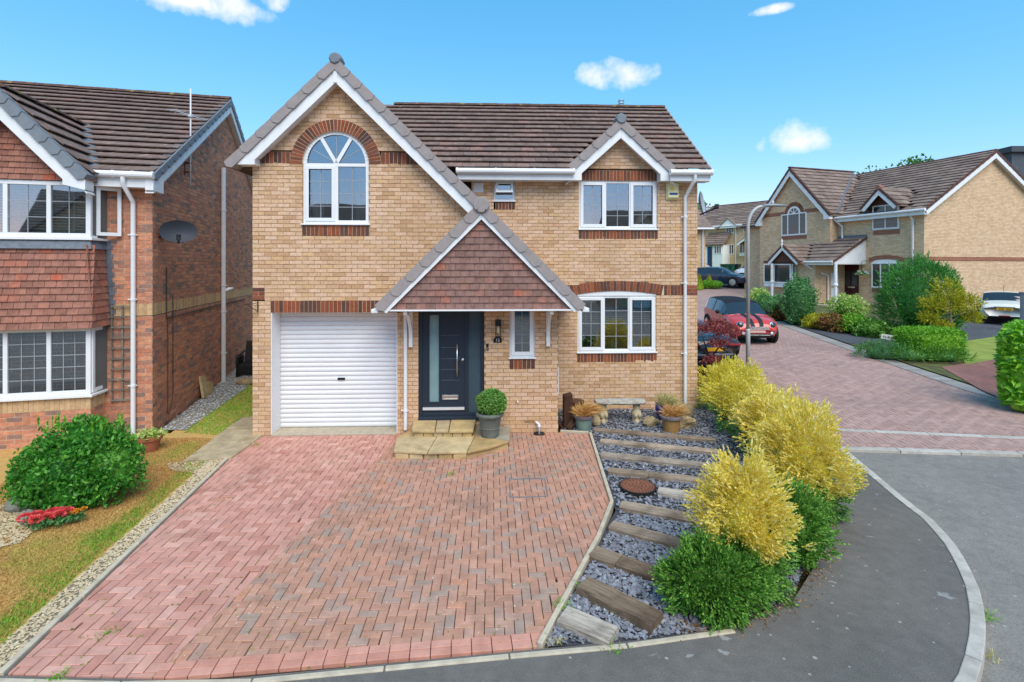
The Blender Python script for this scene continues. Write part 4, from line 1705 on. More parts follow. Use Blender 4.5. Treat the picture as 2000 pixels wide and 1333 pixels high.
for dx in (-.07, .07):
    mb = MB()
    mb.lathe([(.001, .004), (.012, .004), (.012, -.01)], (pp_a + dx, DP - .075, pp_z - .17), 10, axis=Vector((0, -1, 0)))
    mb.build('screw', MT['black'], cap)
pb = porch_z
half0 = (pp_z - .26 - pb) / pT
mb = MB()
mb.mprism(MP, [(pp_a - half0, pb), (pp_a + half0, pb), (pp_a, pp_z - .26)], -.12, -.07)
hung = mb.build('tile_hung_gable', MT['hang'], house)
tiles_on(hung, (pp_a - half0, DP + .068, pb), (1, 0, 0), (0, 0, 1), half0 * 2, pp_z - .26 - pb, .114, .168, MT['hang'], seed=4, name='hanging_tile', lift=.028, th=.013,
         cen=half0, half=lambda u: max(0, (pp_z - .24 - pb - u) / pT), lap=.03, jit=.005)
mb = MB()
mb.box(pL[0] + .07, pR[0] - .07, DP + .0, DP + .06, pb - .028, pb - .002)
mb.box(pL[0] + .09, pR[0] - .09, DP + .06, -.01, pb - .02, pb - .004)
mb.build('porch_fascia', MT['white'], house, bevel=.003)
mb = MB()                                     # porch gutters' white stop ends
for e, s in ((pL, -1), (pR, 1)):
    mb.box(e[0] - .1 if s < 0 else e[0] - .02, e[0] + .02 if s < 0 else e[0] + .1, DP + .0, .0 if s < 0 else DR - .02, e[1] - .16, e[1] - .09)
mb.build('porch_gutter', MT['upvc'], house, bevel=.01)
for u in (803, 1070):
    a = A_(u)
    mb = MB()
    mb.box(a - .035, a + .035, -.07, .0, 1.62, pb - .02)
    br = mb.build('porch_bracket', MT['white'], house, bevel=.006)
    mb = MB()
    cur = [(a, -.03 - .58 * (1 - math.cos(t)), 1.68 + (pb - .07 - 1.68) * math.sin(t)) for t in [PI / 2 * k / 8 for k in range(9)]]
    for p, q in zip(cur, cur[1:]):
        mb.bar(p, q, .06, .06, up=(1, 0, 0))
    mb.box(a - .03, a + .03, -.66, -.05, pb - .09, pb - .03)
    mb.build('brace', MT['white'], br)

# --- main roof behind
dE = DR - .32
eave_a1, eave_z = hx(1388, 334, dE)
best = None
for k in range(100, 700):
    d = dE + k * .01
    if hx(1297, 213, d)[0] <= eave_a1 + (.0):
        pass
    q = abs(hx(1297, 213, d)[0] - eave_a1)
    if best is None or q < best[0]:
        best = (q, d)
dRg = best[1]
ridge_z = hx(1297, 212, dRg)[1]
rT = (ridge_z - eave_z) / (dRg - dE)
sl_len = math.hypot(dRg - dE, ridge_z - eave_z)
roof_l = 1.2
dmw = (hx(1322, 330, DR - .25)[0] - hx(1108, 325, DR - .25)[0]) / 2


def gable_z(a):
    return ap_z - abs(a - ap_a) * TP


def dorm_z(a):
    return dm_z - abs(a - dm_a) * dTP


mb = MB()
def rz_(d):
    return eave_z + (d - dE) * rT - .02
P = [(roof_l, DR + .02, rz_(DR + .02)), (eave_a1 - .03, DR + .02, rz_(DR + .02)), (eave_a1 - .03, dRg, rz_(dRg)), (roof_l, dRg, rz_(dRg))]
mb.hexa([(x, y, z - .1) for x, y, z in P] + P)
B = 2 * dRg - dE
P = [(roof_l, B, eave_z - .02), (eave_a1 - .03, B, eave_z - .02), (eave_a1 - .03, dRg, rz_(dRg)), (roof_l, dRg, rz_(dRg))]
mb.hexa([(x, y, z - .1) for x, y, z in P] + P)
mroof = mb.build('roof', MT['tile'], house)


def keep_main(c):
    if gable_z(c.x) > c.z + .1 and c.x < eR_a + .3:
        return False
    if abs(c.x - dm_a) < dmw + .0 and dorm_z(c.x) > c.z + .05:
        return False
    return True


tiles_on(mroof, (roof_l, dE, eave_z), (1, 0, 0), (0, dRg - dE, ridge_z - eave_z), eave_a1 - roof_l, sl_len, sl_len / 14.0, .285, MT['tile'], keep=keep_main, n_ind=300, seed=9, lift=.07, th=.024, lap=.07)
ridge_run(mroof, (roof_l + .6, dRg, ridge_z + .03), (eave_a1, dRg, ridge_z + .03), .45, MT['ridge'], .10)
mb = MB()                                     # thin right-hand verge
mb.bar((eave_a1 + .01, dE, eave_z - .0), (eave_a1 + .01, dRg, ridge_z), .04, .08)
mb.build('verge_strip', MT['verge'], mroof)
mb = MB()
mb.hexa([(eave_a1 - .05, dE + .03, eave_z - .25), (eave_a1 - .02, dE + .03, eave_z - .25), (eave_a1 - .02, dRg, ridge_z - .25), (eave_a1 - .05, dRg, ridge_z - .25),
         (eave_a1 - .05, dE + .03, eave_z - .04), (eave_a1 - .02, dE + .03, eave_z - .04), (eave_a1 - .02, dRg, ridge_z - .04), (eave_a1 - .05, dRg, ridge_z - .04)])
mb.build('barge_board', MT['white'], mroof)
# eaves: gutter, fascia, soffit, in two lengths either side of the little gable
dl, dr_ = dm_a - dmw + .12, dm_a + dmw - .12
g_left = hx(893, 335, dE)[0]
for x0, x1 in ((g_left, dl + .03), (dr_ - .02, eave_a1)):
    gutter(house, (x0, dE - .05, eave_z - .045), (x1, dE - .05, eave_z - .045), .06)
    mb = MB()
    mb.box(x0, x1, dE, dE + .025, eave_z - .22, eave_z - .02)
    mb.box(x0, x1, dE + .025, DR + .01, eave_z - .215, eave_z - .2)
    mb.build('fascia', MT['white'], house)
# --- little gable over the first-floor window
DD = DR - .25
MD = FM(DD)
dL, dRr = (dm_a - dmw, dm_z - dmw * dTP), (dm_a + dmw, dm_z - dmw * dTP)
mb = MB()
for e in (dL, dRr):
    P = [(e[0], DD, e[1] - .03), (dm_a, DD, dm_z - .03), (dm_a, DR + 2.2, dm_z - .03), (e[0], DR + .5, e[1] - .03)]
    mb.hexa([(x, y, z - .08) for x, y, z in P] + P)
droof = mb.build('dormer_roof', MT['tile'], house)
verge_caps(droof, MD, dL, (dm_a - .03, dm_z - .03), 4, .17, MT['verge'])
verge_caps(droof, MD, dRr, (dm_a + .03, dm_z - .03), 4, .17, MT['verge'])
barge(droof, MD, dL, (dm_a, dm_z), .15, .17, MT['white'])
barge(droof, MD, dRr, (dm_a, dm_z), .15, .17, MT['white'])
mb = MB()
mb.lathe([(.005, .03), (.1, .03), (.12, .0), (.12, -.25)], (dm_a, DD - .03, dm_z - .03), 8, axis=Vector((0, -1, 0)))
mb.build('ridge_cap', MT['verge_d'], droof, bevel=.01)
for e, s in ((dL, 1), (dRr, -1)):             # boxed feet and soffit of its barge boards
    mb = MB()
    x0, x1 = (e[0] + .07, uw[0][0] + .01) if s > 0 else (uw[1][0] - .01, e[0] - .07)
    zb_ = Z_(1130, 352, DD)
    top = dm_z - abs((x1 if s > 0 else x0) - dm_a) * dTP - .38
    out_ = x0 if s > 0 else x1
    inn = x1 if s > 0 else x0
    mb.mprism(MD, [(out_, zb_), (inn, zb_), (inn, dm_z - abs(inn - dm_a) * dTP - .2), (out_, dm_z - abs(out_ - dm_a) * dTP - .2)], -.24, .004)
    mb.build('barge_end', MT['white'], droof, bevel=.004)
    mb = MB()
    k = .31
    mb.mprism(MR, [(e[0], e[1] - k - .04), (dm_a, dm_z - k - .04), (dm_a, dm_z - k - .06), (e[0], e[1] - k - .06)], .0, .23)
    mb.build('soffit', MT['white'], droof)

# --- rainwater pipes
px_, pz_ = hx(1338, 400, DR - .05)
jx = hx(1356, 345, dE)[0]
downpipe(house, [(jx, dE - .05, eave_z - .07), (jx, dE - .05, eave_z - .2), (jx - .03, dE + .0, eave_z - .27), (px_ + .03, DR - .1, eave_z - .46), (px_, DR - .055, eave_z - .54), (px_, DR - .055, -.06)], .036,
         clips=[(px_, DR - .055, z) for z in (4.2, 2.75, 1.2)])
px2 = A_(793)
downpipe(house, [(px2, -.06, pb - .05), (px2, -.06, .1)], .034, clips=[(px2, -.06, .45)])
# --- flue on the ridge
fa, fz = hx(1213, 200, dRg + .25)
mb = MB()
mb.lathe([(.06, ridge_z - .2), (.06, ridge_z + .17), (.085, ridge_z + .18), (.085, ridge_z + .23), (.055, ridge_z + .235), (.055, ridge_z + .25), (.09, ridge_z + .255), (.09, ridge_z + .29), (.02, ridge_z + .3)], (fa, dRg + .25, 0), 16)
mb.build('flue', MT['steel'], house, smooth=False)
# meter box on the flank of the hall
mb = MB()
mb.box(a_hall, a_hall + .06, .35, .8, Z_(1095, 770, .4), Z_(1095, 716, .4))
mb.build('meter_box', MT['white'], house, bevel=.01)
mb = MB()                                     # overflow stub
oa, oz = hx(1011, 783)
mb.tube([(oa, .02, oz), (oa, -.06, oz), (oa, -.08, oz - .02)], .012, 8)
mb.build('overflow_pipe', MT['upvc'], house, smooth=True)

# ================================================================== THE RED BRICK NEIGHBOUR (left)
LFr = Frame(-6.76, 9.62, .9702, .2423)
nb = thing('neighbour_house', 'red brick neighbour house at the left with tile hung bay and white windows', 'house', (-6.76, 9.62, 0), LFr.ang())
NE_z, NE_d, NR_z, NR_d = 4.80, -.30, 7.69, 4.57
NT_ = (NR_z - NE_z) / (NR_d - NE_d)
N_BACK = 2 * NR_d
bz0, bz1 = 2.19, 2.42


def MNF(a, o, z):
    return (a, -o, z)


def MNS(a, o, z):
    return (o, a, z)


def allow_nf(z):
    if z > NE_z - .12 or bz0 < z < bz1:
        return []
    return [(-.80, -.004)]


def allow_ns(z):
    if bz0 < z < bz1:
        return []
    if z < NE_z - .1:
        return [(.014, N_BACK)]
    w = (NR_z - .12 - z) / NT_
    return [(max(.014, NR_d - w), min(N_BACK, NR_d + w))] if w > .05 else []


nfw = brick_wall(nb, MNF, -.15, 4.8, allow_nf, MT['red'], MT['red_mortar'], 150, 41, toworld=lambda a, z: abs(z - 2))
soldier(nfw, MNF, -.80, -.003, bz0, bz1, MT['buff_band'], MT['red_mortar'])
nsw = brick_wall(nb, MNS, -.3, 7.55, allow_ns, MT['red'], MT['red_mortar'], 300, 42, toworld=lambda a, z: a)
soldier(nsw, MNS, .0, 6.0, bz0, bz1, MT['buff_band'], MT['red_mortar'])
mb = MB()
mb.mbox(MNS, 6.0, N_BACK, -.1, .0, bz0, bz1)
mb.build('band_course', MT['buff_band'], nsw)
mb = MB()
mb.poly([(-9, -.006, -.2), (-.8, -.006, -.2), (-.8, -.006, 4.8), (-9, -.006, 4.8)])
mb.poly([(-9, N_BACK, -.2), (0, N_BACK, -.2), (0, N_BACK, 4.8), (-9, N_BACK, 4.8)])
mb.poly([(-9, 0, -.2), (-9, N_BACK, -.2), (-9, N_BACK, 4.8), (-9, NR_d, NR_z - .1), (-9, 0, 4.8)])
mb.build('rear_wall', MT['red_wall'], nb)

# --- the bay
BX0, BX1, BD = -3.30, -.80, -.40
MBF = lambda a, o, z: (a, BD - o, z)
sd = Vector((.04, .40, 0)).normalized()
sn = Vector((sd.y, -sd.x, 0))
SB = Vector((BX1, BD, 0))


def MBS(a, o, z):
    p = SB + sd * a + sn * o
    return (p.x, p.y, z)


SBL = .402
lz0, lz1, uz0, uz1 = .86, 2.05, 3.62, 4.60
bw = brick_wall(nb, MBF, -.15, .60, lambda z: [(BX0, BX1)], MT['red'], MT['red_mortar'], 60, 43, wname='bay_wall', toworld=lambda a, z: -a)
bw2 = brick_wall(nb, MBS, -.15, .60, lambda z: [(0, SBL)], MT['red'], MT['red_mortar'], 10, 44, wname='bay_wall')
soldier(bw, MBF, BX0, BX1, .60, .825, MT['buff_band'], MT['red_mortar'])
soldier(bw2, MBS, 0, SBL, .60, .825, MT['buff_band'], MT['red_mortar'])
window(nb, MBF, BX0, BX1 - .0, lz0, lz1, (0, .25, .5, .75, 1), (), 5, 3, fw=.075, out=0.0, label='ground floor bay window')
window(nb, MBS, .015, SBL - .01, lz0, lz1, (0, 1), (0,), 5, 2, fw=.04, out=0.0, inside_room=False)
window(nb, MBF, BX0, BX1, uz0, uz1, (0, .25, .5, .75, 1), (), 3, 2, fw=.075, out=0.0, blinds=(.05, .97, MT['blind_w']), label='first floor bay window with slatted blinds')
fr = MB()                                     # side light of the upper bay with its casement standing open
ring(fr, MBS, .01, SBL - .01, uz0, uz1, .04, -.06, 0)
sw_ = fr.build('side_window', MT['upvc'], nb)
cs = MB()
hinge = Vector(MBS(SBL - .03, .0, 0))
od = (sn * .8 + sd * .6).normalized() * .36
for x0, x1, z0, z1 in ((0, .16, uz0 + .05, uz1 - .05), (.84, 1, uz0 + .05, uz1 - .05), (.16, .84, uz0 + .05, uz0 + .11), (.16, .84, uz1 - .11, uz1 - .05)):
    p, q = hinge + od * x0 - sd * .36 * .6, hinge + od * x1 - sd * .36 * .6
    t = Vector((-od.y, od.x, 0)).normalized() * .03
    cs.hexa([(p.x, p.y, z0), (q.x, q.y, z0), (q.x + t.x, q.y + t.y, z0), (p.x + t.x, p.y + t.y, z0), (p.x, p.y, z1), (q.x, q.y, z1), (q.x + t.x, q.y + t.y, z1), (p.x + t.x, p.y + t.y, z1)])
cs.build('open_casement', MT['upvc'], sw_)
mb = MB()                                     # sill boards
for z in (lz0, uz0):
    mb.box(BX0, BX1 + .05, BD - .06, BD + .02, z - .045, z - .003)
    mb.hexa([MBS(-.06, -.02, z - .046), MBS(SBL, -.02, z - .046), MBS(SBL, .05, z - .046), MBS(-.06, .05, z - .046),
             MBS(-.06, -.02, z - .004), MBS(SBL, -.02, z - .004), MBS(SBL, .05, z - .004), MBS(-.06, .05, z - .004)])
mb.build('bay_sill', MT['upvc'], nb, bevel=.005)
mb = MB()                                     # body of the bay behind the skirt of tiles
mb.hexa([(BX0, BD - .08, lz1), (BX1 + .05, BD - .08, lz1), (BX1 + .07, .0, lz1), (BX0, .0, lz1), (BX0, BD, uz0), (BX1, BD, uz0), (BX1 + .02, .0, uz0), (BX0, .0, uz0)])
skirt = mb.build('bay_skirt', MT['hang2'], nb)
sk_len = uz0 - .14 - lz1
tiles_on(skirt, (BX0, BD - .13, lz1 - .01), (1, 0, 0), (0, .10, sk_len), BX1 + .09 - BX0, sk_len, sk_len / 12, .17, MT['hang2'], seed=14, name='hanging_tile', lift=.03, th=.014, lap=.03, n_ind=220)
tiles_on(skirt, (BX1 + .09, BD - .13, lz1 - .01), (.04, .5, 0), (-.10, .0, sk_len), .5, sk_len, sk_len / 12, .17, MT['hang2'], seed=15, name='hanging_tile', lift=.02, th=.014, lap=.03)
mb = MB()                                     # lead flashing over the skirt and up its side
mb.hexa([(BX0, BD - .1, uz0 - .2), (BX1 + .06, BD - .1, uz0 - .2), (BX1 + .08, 0, uz0 - .2), (BX0, 0, uz0 - .2), (BX0, BD - .02, uz0 - .05), (BX1 + .0, BD - .02, uz0 - .05), (BX1 + .03, 0, uz0 - .05), (BX0, 0, uz0 - .05)])
mb.build('lead_flashing', MT['lead'], nb)
mb = MB()
k = 0
z = lz1 + .1
while z < uz0 - .05:
    x = BX1 + .10 - .06 * (z - lz1) / sk_len
    mb.box(x, x + .09 + .03 * (k % 2), -.008 - .004 * (k % 2), .004, z, z + .085)
    z += .085
    k += 1
mb.build('lead_apron', MT['lead'], nb)

# --- gable over the bay
GA, GZ = -2.05, 6.13
GT = 1.34 / 1.24
GD = -.65
MG = lambda a, o, z: (a, GD - o, z)
ge_a = -.74
ge = (ge_a, GZ - (ge_a - GA) * GT)
gl = (2 * GA - ge_a, ge[1])
mb = MB()
mb.mprism(MBF, [(GA - 1.3, uz1 + .0), (GA + 1.3, uz1 + .0), (GA, uz1 + 1.3 * GT)], -.1, .0)
gt_ = mb.build('tile_hung_gable', MT['hang2'], nb)
gh = GZ - .2 - uz1
tiles_on(gt_, (GA - 1.3, BD - .004, uz1 + .01), (1, 0, 0), (0, 0, 1), 2.6, gh, .1, .17, MT['hang2'], seed=16, name='hanging_tile', lift=.028, th=.013, cen=1.3, half=lambda u: max(0, (GZ - .12 - uz1 - u) / GT), lap=.03, n_ind=220)
mb = MB()
dv = (GZ - NE_z) / NT_ + NE_d
for e in (ge, gl):
    P = [(e[0], GD, e[1] - .03), (GA, GD, GZ - .03), (GA, dv + .2, GZ - .03), (e[0], NE_d + .5, e[1] - .03)]
    mb.hexa([(x, y, z - .08) for x, y, z in P] + P)
ngr = mb.build('gable_roof', MT['tile'], nb)
verge_caps(ngr, MG, ge, (GA, GZ), 7, .17, MT['verge_d'])
verge_caps(ngr, MG, gl, (GA, GZ), 7, .17, MT['verge_d'])
barge(ngr, MG, ge, (GA, GZ), .16, .17, MT['white'])
barge(ngr, MG, gl, (GA, GZ), .16, .17, MT['white'])
mb = MB()
mb.mprism(MG, [(BX1 + .03, ge[1] - .28), (ge_a - .02, ge[1] - .28), (ge_a - .02, ge[1] - .08), (BX1 - .28, ge[1] + .04), (BX1 - .28, ge[1] - .2)], -.25, .012)
mb.build('barge_end', MT['white'], ngr, bevel=.005)
mb = MB()
mb.mprism(MBF, [(GA, GZ - .42), (ge[0] + .0, ge[1] - .33), (ge[0] + .0, ge[1] - .35), (GA, GZ - .44)], -.02, .24)
mb.build('soffit', MT['white'], ngr)


def n_main_z(y):
    return NE_z + (y - NE_d) * NT_


def n_gab_z(x):
    return GZ - abs(x - GA) * GT


sll = math.hypot(ge_a - GA, GZ - ge[1])
tiles_on(ngr, (ge_a, GD + .12, ge[1]), (0, 1, 0), (GA - ge_a, 0, GZ - ge[1]), dv - GD, sll, sll / 6, .3, MT['tile'], keep=lambda c: n_main_z(c.y) < c.z + .05, seed=17, lift=.07, th=.024, n_ind=120)
ridge_run(ngr, (GA, GD + .1, GZ + .03), (GA, dv, GZ + .03), .45, MT['ridge'], .1)
mb = MB()                                     # valley lead
vb = Vector((ge_a, NE_d - .0 + (ge[1] - NE_z) / NT_, ge[1] + .04))
vt = Vector((GA, dv, GZ + .05))
mb.bar(vb, vt, .22, .03)
mb.build('valley', MT['lead'], ngr)

# --- main roof
RX0, RX1 = -7.0, .14
mb = MB()
for d0 in (.0, N_BACK):
    zz = lambda d: NE_z + (d - NE_d) * NT_ - .03 if d <= NR_d else NE_z + (2 * NR_d - d - NE_d) * NT_ - .03
    P = [(RX0, d0, zz(d0)), (RX1 - .02, d0, zz(d0)), (RX1 - .02, NR_d, NR_z - .03), (RX0, NR_d, NR_z - .03)]
    mb.hexa([(x, y, z - .08) for x, y, z in P] + P)
nrf = mb.build('roof', MT['tile'], nb)
nsl = math.hypot(NR_d - NE_d, NR_z - NE_z)
tiles_on(nrf, (RX0, NE_d, NE_z), (1, 0, 0), (0, NR_d - NE_d, NR_z - NE_z), RX1 - RX0, nsl, nsl / 17, .30, MT['tile'], keep=lambda c: not (n_gab_z(c.x) > c.z - .0) and c.x > -6.6, n_ind=300, seed=18, lift=.07, th=.024)
ridge_run(nrf, (RX0, NR_d, NR_z + .03), (RX1, NR_d, NR_z + .03), .45, MT['ridge'], .11)
MSV = lambda a, o, z: (RX1 + o, a, z)
verge_caps(nrf, MSV, (NE_d, NE_z + .02), (NR_d, NR_z + .02), 17, .15, MT['verge_d'], o0=-.16, o1=.02)
verge_caps(nrf, MSV, (2 * NR_d - NE_d, NE_z + .02), (NR_d, NR_z + .02), 17, .15, MT['verge_d'], o0=-.16, o1=.02)
barge(nrf, MSV, (NE_d, NE_z), (NR_d, NR_z), .13, .17, MT['white'])
barge(nrf, MSV, (2 * NR_d - NE_d, NE_z), (NR_d, NR_z), .13, .17, MT['white'])
mb = MB()
for s in (1, -1):
    e = NR_d - s * (NR_d - NE_d)
    mb.hexa([(0, e, NE_z - .35), (RX1, e, NE_z - .35), (RX1, NR_d, NR_z - .35), (0, NR_d, NR_z - .35), (0, e, NE_z - .33), (RX1, e, NE_z - .33), (RX1, NR_d, NR_z - .33), (0, NR_d, NR_z - .33)])
mb.build('soffit', MT['white'], nrf)
mb = MB()
mb.mprism(MSV, [(NE_d - .02, NE_z - .3), (.12, NE_z - .3), (.12, NE_z + .06), (NE_d - .02, NE_z - .08)], -.13, .004)
mb.build('barge_end', MT['white'], nrf, bevel=.004)
gutter(nb, (ge_a - .05, NE_d - .05, NE_z - .03), (RX1, NE_d - .05, NE_z - .03), .06)
mb = MB()
mb.box(ge_a - .3, RX1 - .01, NE_d, NE_d + .025, NE_z - .25, NE_z - .02)
mb.box(ge_a - .3, RX1 - .01, NE_d + .025, .02, NE_z - .245, NE_z - .23)
mb.build('fascia', MT['white'], nb)
nx = -.29
downpipe(nb, [(nx - .04, NE_d - .05, NE_z - .06), (nx - .04, NE_d - .05, NE_z - .2), (nx, -.07, NE_z - .48), (nx, -.055, NE_z - .55), (nx, -.055, .0)], .04, clips=[(nx, -.055, z) for z in (3.7, 2.5, .9)])
downpipe(nb, [(.08, 4.11, 5.73), (.08, 4.11, -.2)], .058, mat=MT['pipe'], clips=[(.08, 4.11, z) for z in (4.6, 2.6, 1.9, .8)], name='soil_pipe')
mb = MB()
mb.tube([(.08, 4.11, 2.45), (.2, 4.2, 2.5), (.24, 4.3, 2.5)], .05, 10)
mb.build('pipe_branch', MT['pipe'], nb, smooth=True)
mb = MB()
mb.tube([(.02, .60, 3.1), (.02, .60, 2.1), (.02, .66, 2.08), (.02, 4.0, 2.1), (.02, 6.5, 2.1)], .012, 6)
mb.tube([(.02, .66, 2.06), (.02, .66, .35), (.02, .64, .2), (.02, .72, .15), (.02, .85, .35), (.02, .92, .5), (.02, .92, 2.5)], .008, 6)
mb.build('cable', M_plain('cable', (.05, .045, .04), .6), nb)


# ================================================================== things on and beside the neighbour
def dish_mesh(root, r, col_mat, wall_pt, c, axis, squash=.82, arm_mat=None):
    """reflector + mount + feed arm; wall_pt, c in root coordinates, axis = where it looks"""
    axis = Vector(axis).normalized()
    c = Vector(c)
    q = axis.to_track_quat('Z', 'Y')
    mb = MB()
    rings, n = 8, 36
    for s in (0, 1):
        base = len(mb.v)
        for i in range(rings + 1):
            rr = r * i / rings
            for k in range(n):
                t = 2 * PI * k / n
                p = Vector((rr * math.cos(t), rr * math.sin(t) * squash, .28 * rr * rr / r - s * .012))
                mb.v.append(tuple(c + q @ p))
        for i in range(rings):
            for k in range(n):
                k2 = (k + 1) % n
                f = (base + i * n + k, base + i * n + k2, base + (i + 1) * n + k2, base + (i + 1) * n + k)
                mb.f.append(f if s == 0 else f[::-1])
    mb.build('reflector', col_mat, root, smooth=True)
    am = arm_mat or MT['black']
    mb = MB()
    up = q @ Vector((0, 1, 0))
    if up.z > 0:
        up = -up
    bot = c + up * r * squash * .92 + axis * .02
    lnb = c + axis * r * 1.25 + up * r * .62
    mb.bar(bot - axis * .05, lnb, .03, .03)
    mb.build('feed_arm', am, root)
    mb = MB()
    mb.tube([lnb + axis * .05, lnb - axis * .06], .03, 10)
    mb.box(lnb.x - .03, lnb.x + .03, lnb.y - .03, lnb.y + .03, lnb.z - .02, lnb.z + .08)
    mb.build('receiver', am, root)
    mb = MB()
    w = Vector(wall_pt)
    mb.bar(w, c - axis * .03, .035, .035)
    mb.box(w.x - .02, w.x + .02, w.y - .07, w.y + .07, w.z - .09, w.z + .09)
    mb.build('wall_bracket', am, root)


t = thing('satellite_dish', 'dark grey oval satellite dish on the red brick side wall', 'dish', (*LFr.world(.0, .3), 3.65), LFr.ang())
dish_mesh(t, .315, M_plain('dish_grey', hexc('3a3e46'), .6, var=.1), (.01, .08, .1), (.34, -.02, .13), (.35, -1.0, .12), squash=.70)
ax_, az_ = HF.at(1366, 400, DR + .15)
t = thing('satellite_dish', 'pale grey satellite dish on the right flank of the buff house', 'dish', (*HF.world(a_R, DR + .3), 4.45), HA)
dish_mesh(t, .27, M_plain('dish_pale', hexc('a8aeb4'), .4, var=.08), (.0, .0, .05), (.16, -.02, .08), (.85, -.52, .15), squash=1.0)

t = thing('tv_aerial', 'thin television aerial mast bracketed to the red brick gable', 'aerial', (*LFr.world(.12, 1.6), 0), LFr.ang())
mb = MB()
mb.tube([(0, 0, 4.85), (0, 0, 7.0)], .017, 8)
mb.build('mast', MT['pipe'], t, smooth=True)
mb = MB()
mb.box(-.13, .02, -.01, .01, 5.15, 5.19)
mb.box(-.13, .02, -.01, .01, 5.35, 5.39)
mb.box(-.13, -.11, -.02, .02, 5.1, 5.45)
mb.build('bracket', M_plain('rust', hexc('5a3626'), .8), t)
mb = MB()
mb.tube([(-.2, -.45, 6.4), (.1, .4, 6.45)], .01, 6)
for k in range(9):
    f = k / 8
    p = Vector((-.2, -.45, 6.4)).lerp(Vector((.1, .4, 6.45)), f)
    mb.tube([p + Vector((-.12, .04, 0)), p + Vector((.12, -.04, 0))], .004, 5)
mb.lathe([(.001, .0), (.05, 0), (.05, .05), (.001, .05)], (0, 0, 6.38), 10)
mb.build('antenna', MT['pipe'], t)

t = thing('trellis', 'grey weathered wooden trellis fixed beside the white downpipe', 'trellis', (*LFr.world(-.47, -.03), .6), LFr.ang())
wood_g = M_piece('grey_wood', [(0, hexc('6e655c')), (1, hexc('857a6e'))], var=.3, scale=20, stretch=(1, 1, .15))
for x in (-.17, 0, .17):
    mb = MB()
    mb.box(x - .014, x + .014, -.012, .008, 0, 1.8)
    mb.build('upright', wood_g, t)
for k in range(10):
    mb = MB()
    mb.box(-.185, .185, -.03, -.0125, .03 + k * .192, .058 + k * .192)
    mb.build('slat', wood_g, t)

# ================================================================== SMALL THINGS AROUND THE HOUSE
def lump(parent, name, mat, c, r, seed, n=14, m=10, amp=.22, flat=None):
    """an irregular stone"""
    rng = random.Random(seed)
    ph = [(rng.uniform(0, 6.28), rng.uniform(0, 6.28), rng.randint(1, 3), rng.randint(1, 3)) for _ in range(5)]
    mb = MB()
    for i in range(m + 1):
        el = -PI / 2 + PI * i / m
        for k in range(n):
            t = 2 * PI * k / n
            q = 1 + amp * sum(math.sin(a * t + p) * math.cos(b * el + s) for p, s, a, b in ph) / 2.2
            x, y, z = math.cos(el) * math.cos(t) * r[0] * q, math.cos(el) * math.sin(t) * r[1] * q, math.sin(el) * r[2] * q
            if flat is not None:
                z = max(z, -flat)
            mb.v.append((c[0] + x, c[1] + y, c[2] + z))
    for i in range(m):
        for k in range(n):
            k2 = (k + 1) % n
            mb.f.append((i * n + k, i * n + k2, (i + 1) * n + k2, (i + 1) * n + k))
    return mb.build(name, mat, parent, smooth=False)


MT['york'] = M_piece('york_stone', [(0, hexc('b89a68')), (.4, hexc('c8ac78')), (.7, hexc('bba580')), (1, hexc('cdb588'))], var=.3, scale=5, bump=.4, blot=(hexc('8a6c44'), .6, .8, 3))
MT['rock'] = M_piece('garden_rock', [(0, hexc('9a8664')), (1, hexc('b09a74'))], var=.45, scale=7, bump=.8)
def wood_mat(name, stops, dark):
    t = NT(name)
    v = t.n('ShaderNodeTexCoord').outputs['Object']
    n = t.noise(3, 5, .6, vec=v, stretch=(1.2, 14, 14))
    c = t.mix(1.0, t.ramp(t.rnd(), stops), t.ramp(n, [(.3, .55), (.55, 1.0), (.8, 1.15)]), 'MULTIPLY')
    c = t.mix(t.ramp(t.noise(2.2, 4, .6, vec=v), [(.45, 0.0), (.7, .75)]), c, dark)
    c = t.mix(t.ramp(t.noise(14, 3, .6, vec=v, stretch=(.5, 5, 5)), [(.62, 0.0), (.7, .8)]), c, tuple(x * .35 for x in dark))
    t.bump(n, .9, .012)
    return t.out(c, .95)


MT['sleeper'] = wood_mat('sleeper', [(0, hexc('9c8c7a')), (.5, hexc('b6a896')), (1, hexc('d2c8ba'))], hexc('64544a'))
MT['sleeper_m'] = wood_mat('sleeper_mid', [(0, hexc('8e7a66')), (.5, hexc('a8947e')), (1, hexc('b8a48e'))], hexc('5c4a3c'))
MT['sleeper_d'] = wood_mat('sleeper_dark', [(0, hexc('7a6450')), (1, hexc('94806a'))], hexc('4e3c30'))
MT['teak'] = M_plain('log_bark', hexc('4a3226'), .9, var=.5, scale=10, bump=.9)
MT['log_end'] = M_plain('log_end', hexc('a07c54'), .9, var=.3, scale=20)

# --- stone steps at the door
st = thing('stone_steps', 'two buff flagstone steps up to the dark front door', 'steps', (0, 0, 0))


def top_pt(u, v, z):
    y = (CAM_H - z) / ((v - 520) / 1000)
    return ((u - 1000) / 1000 * y, y)


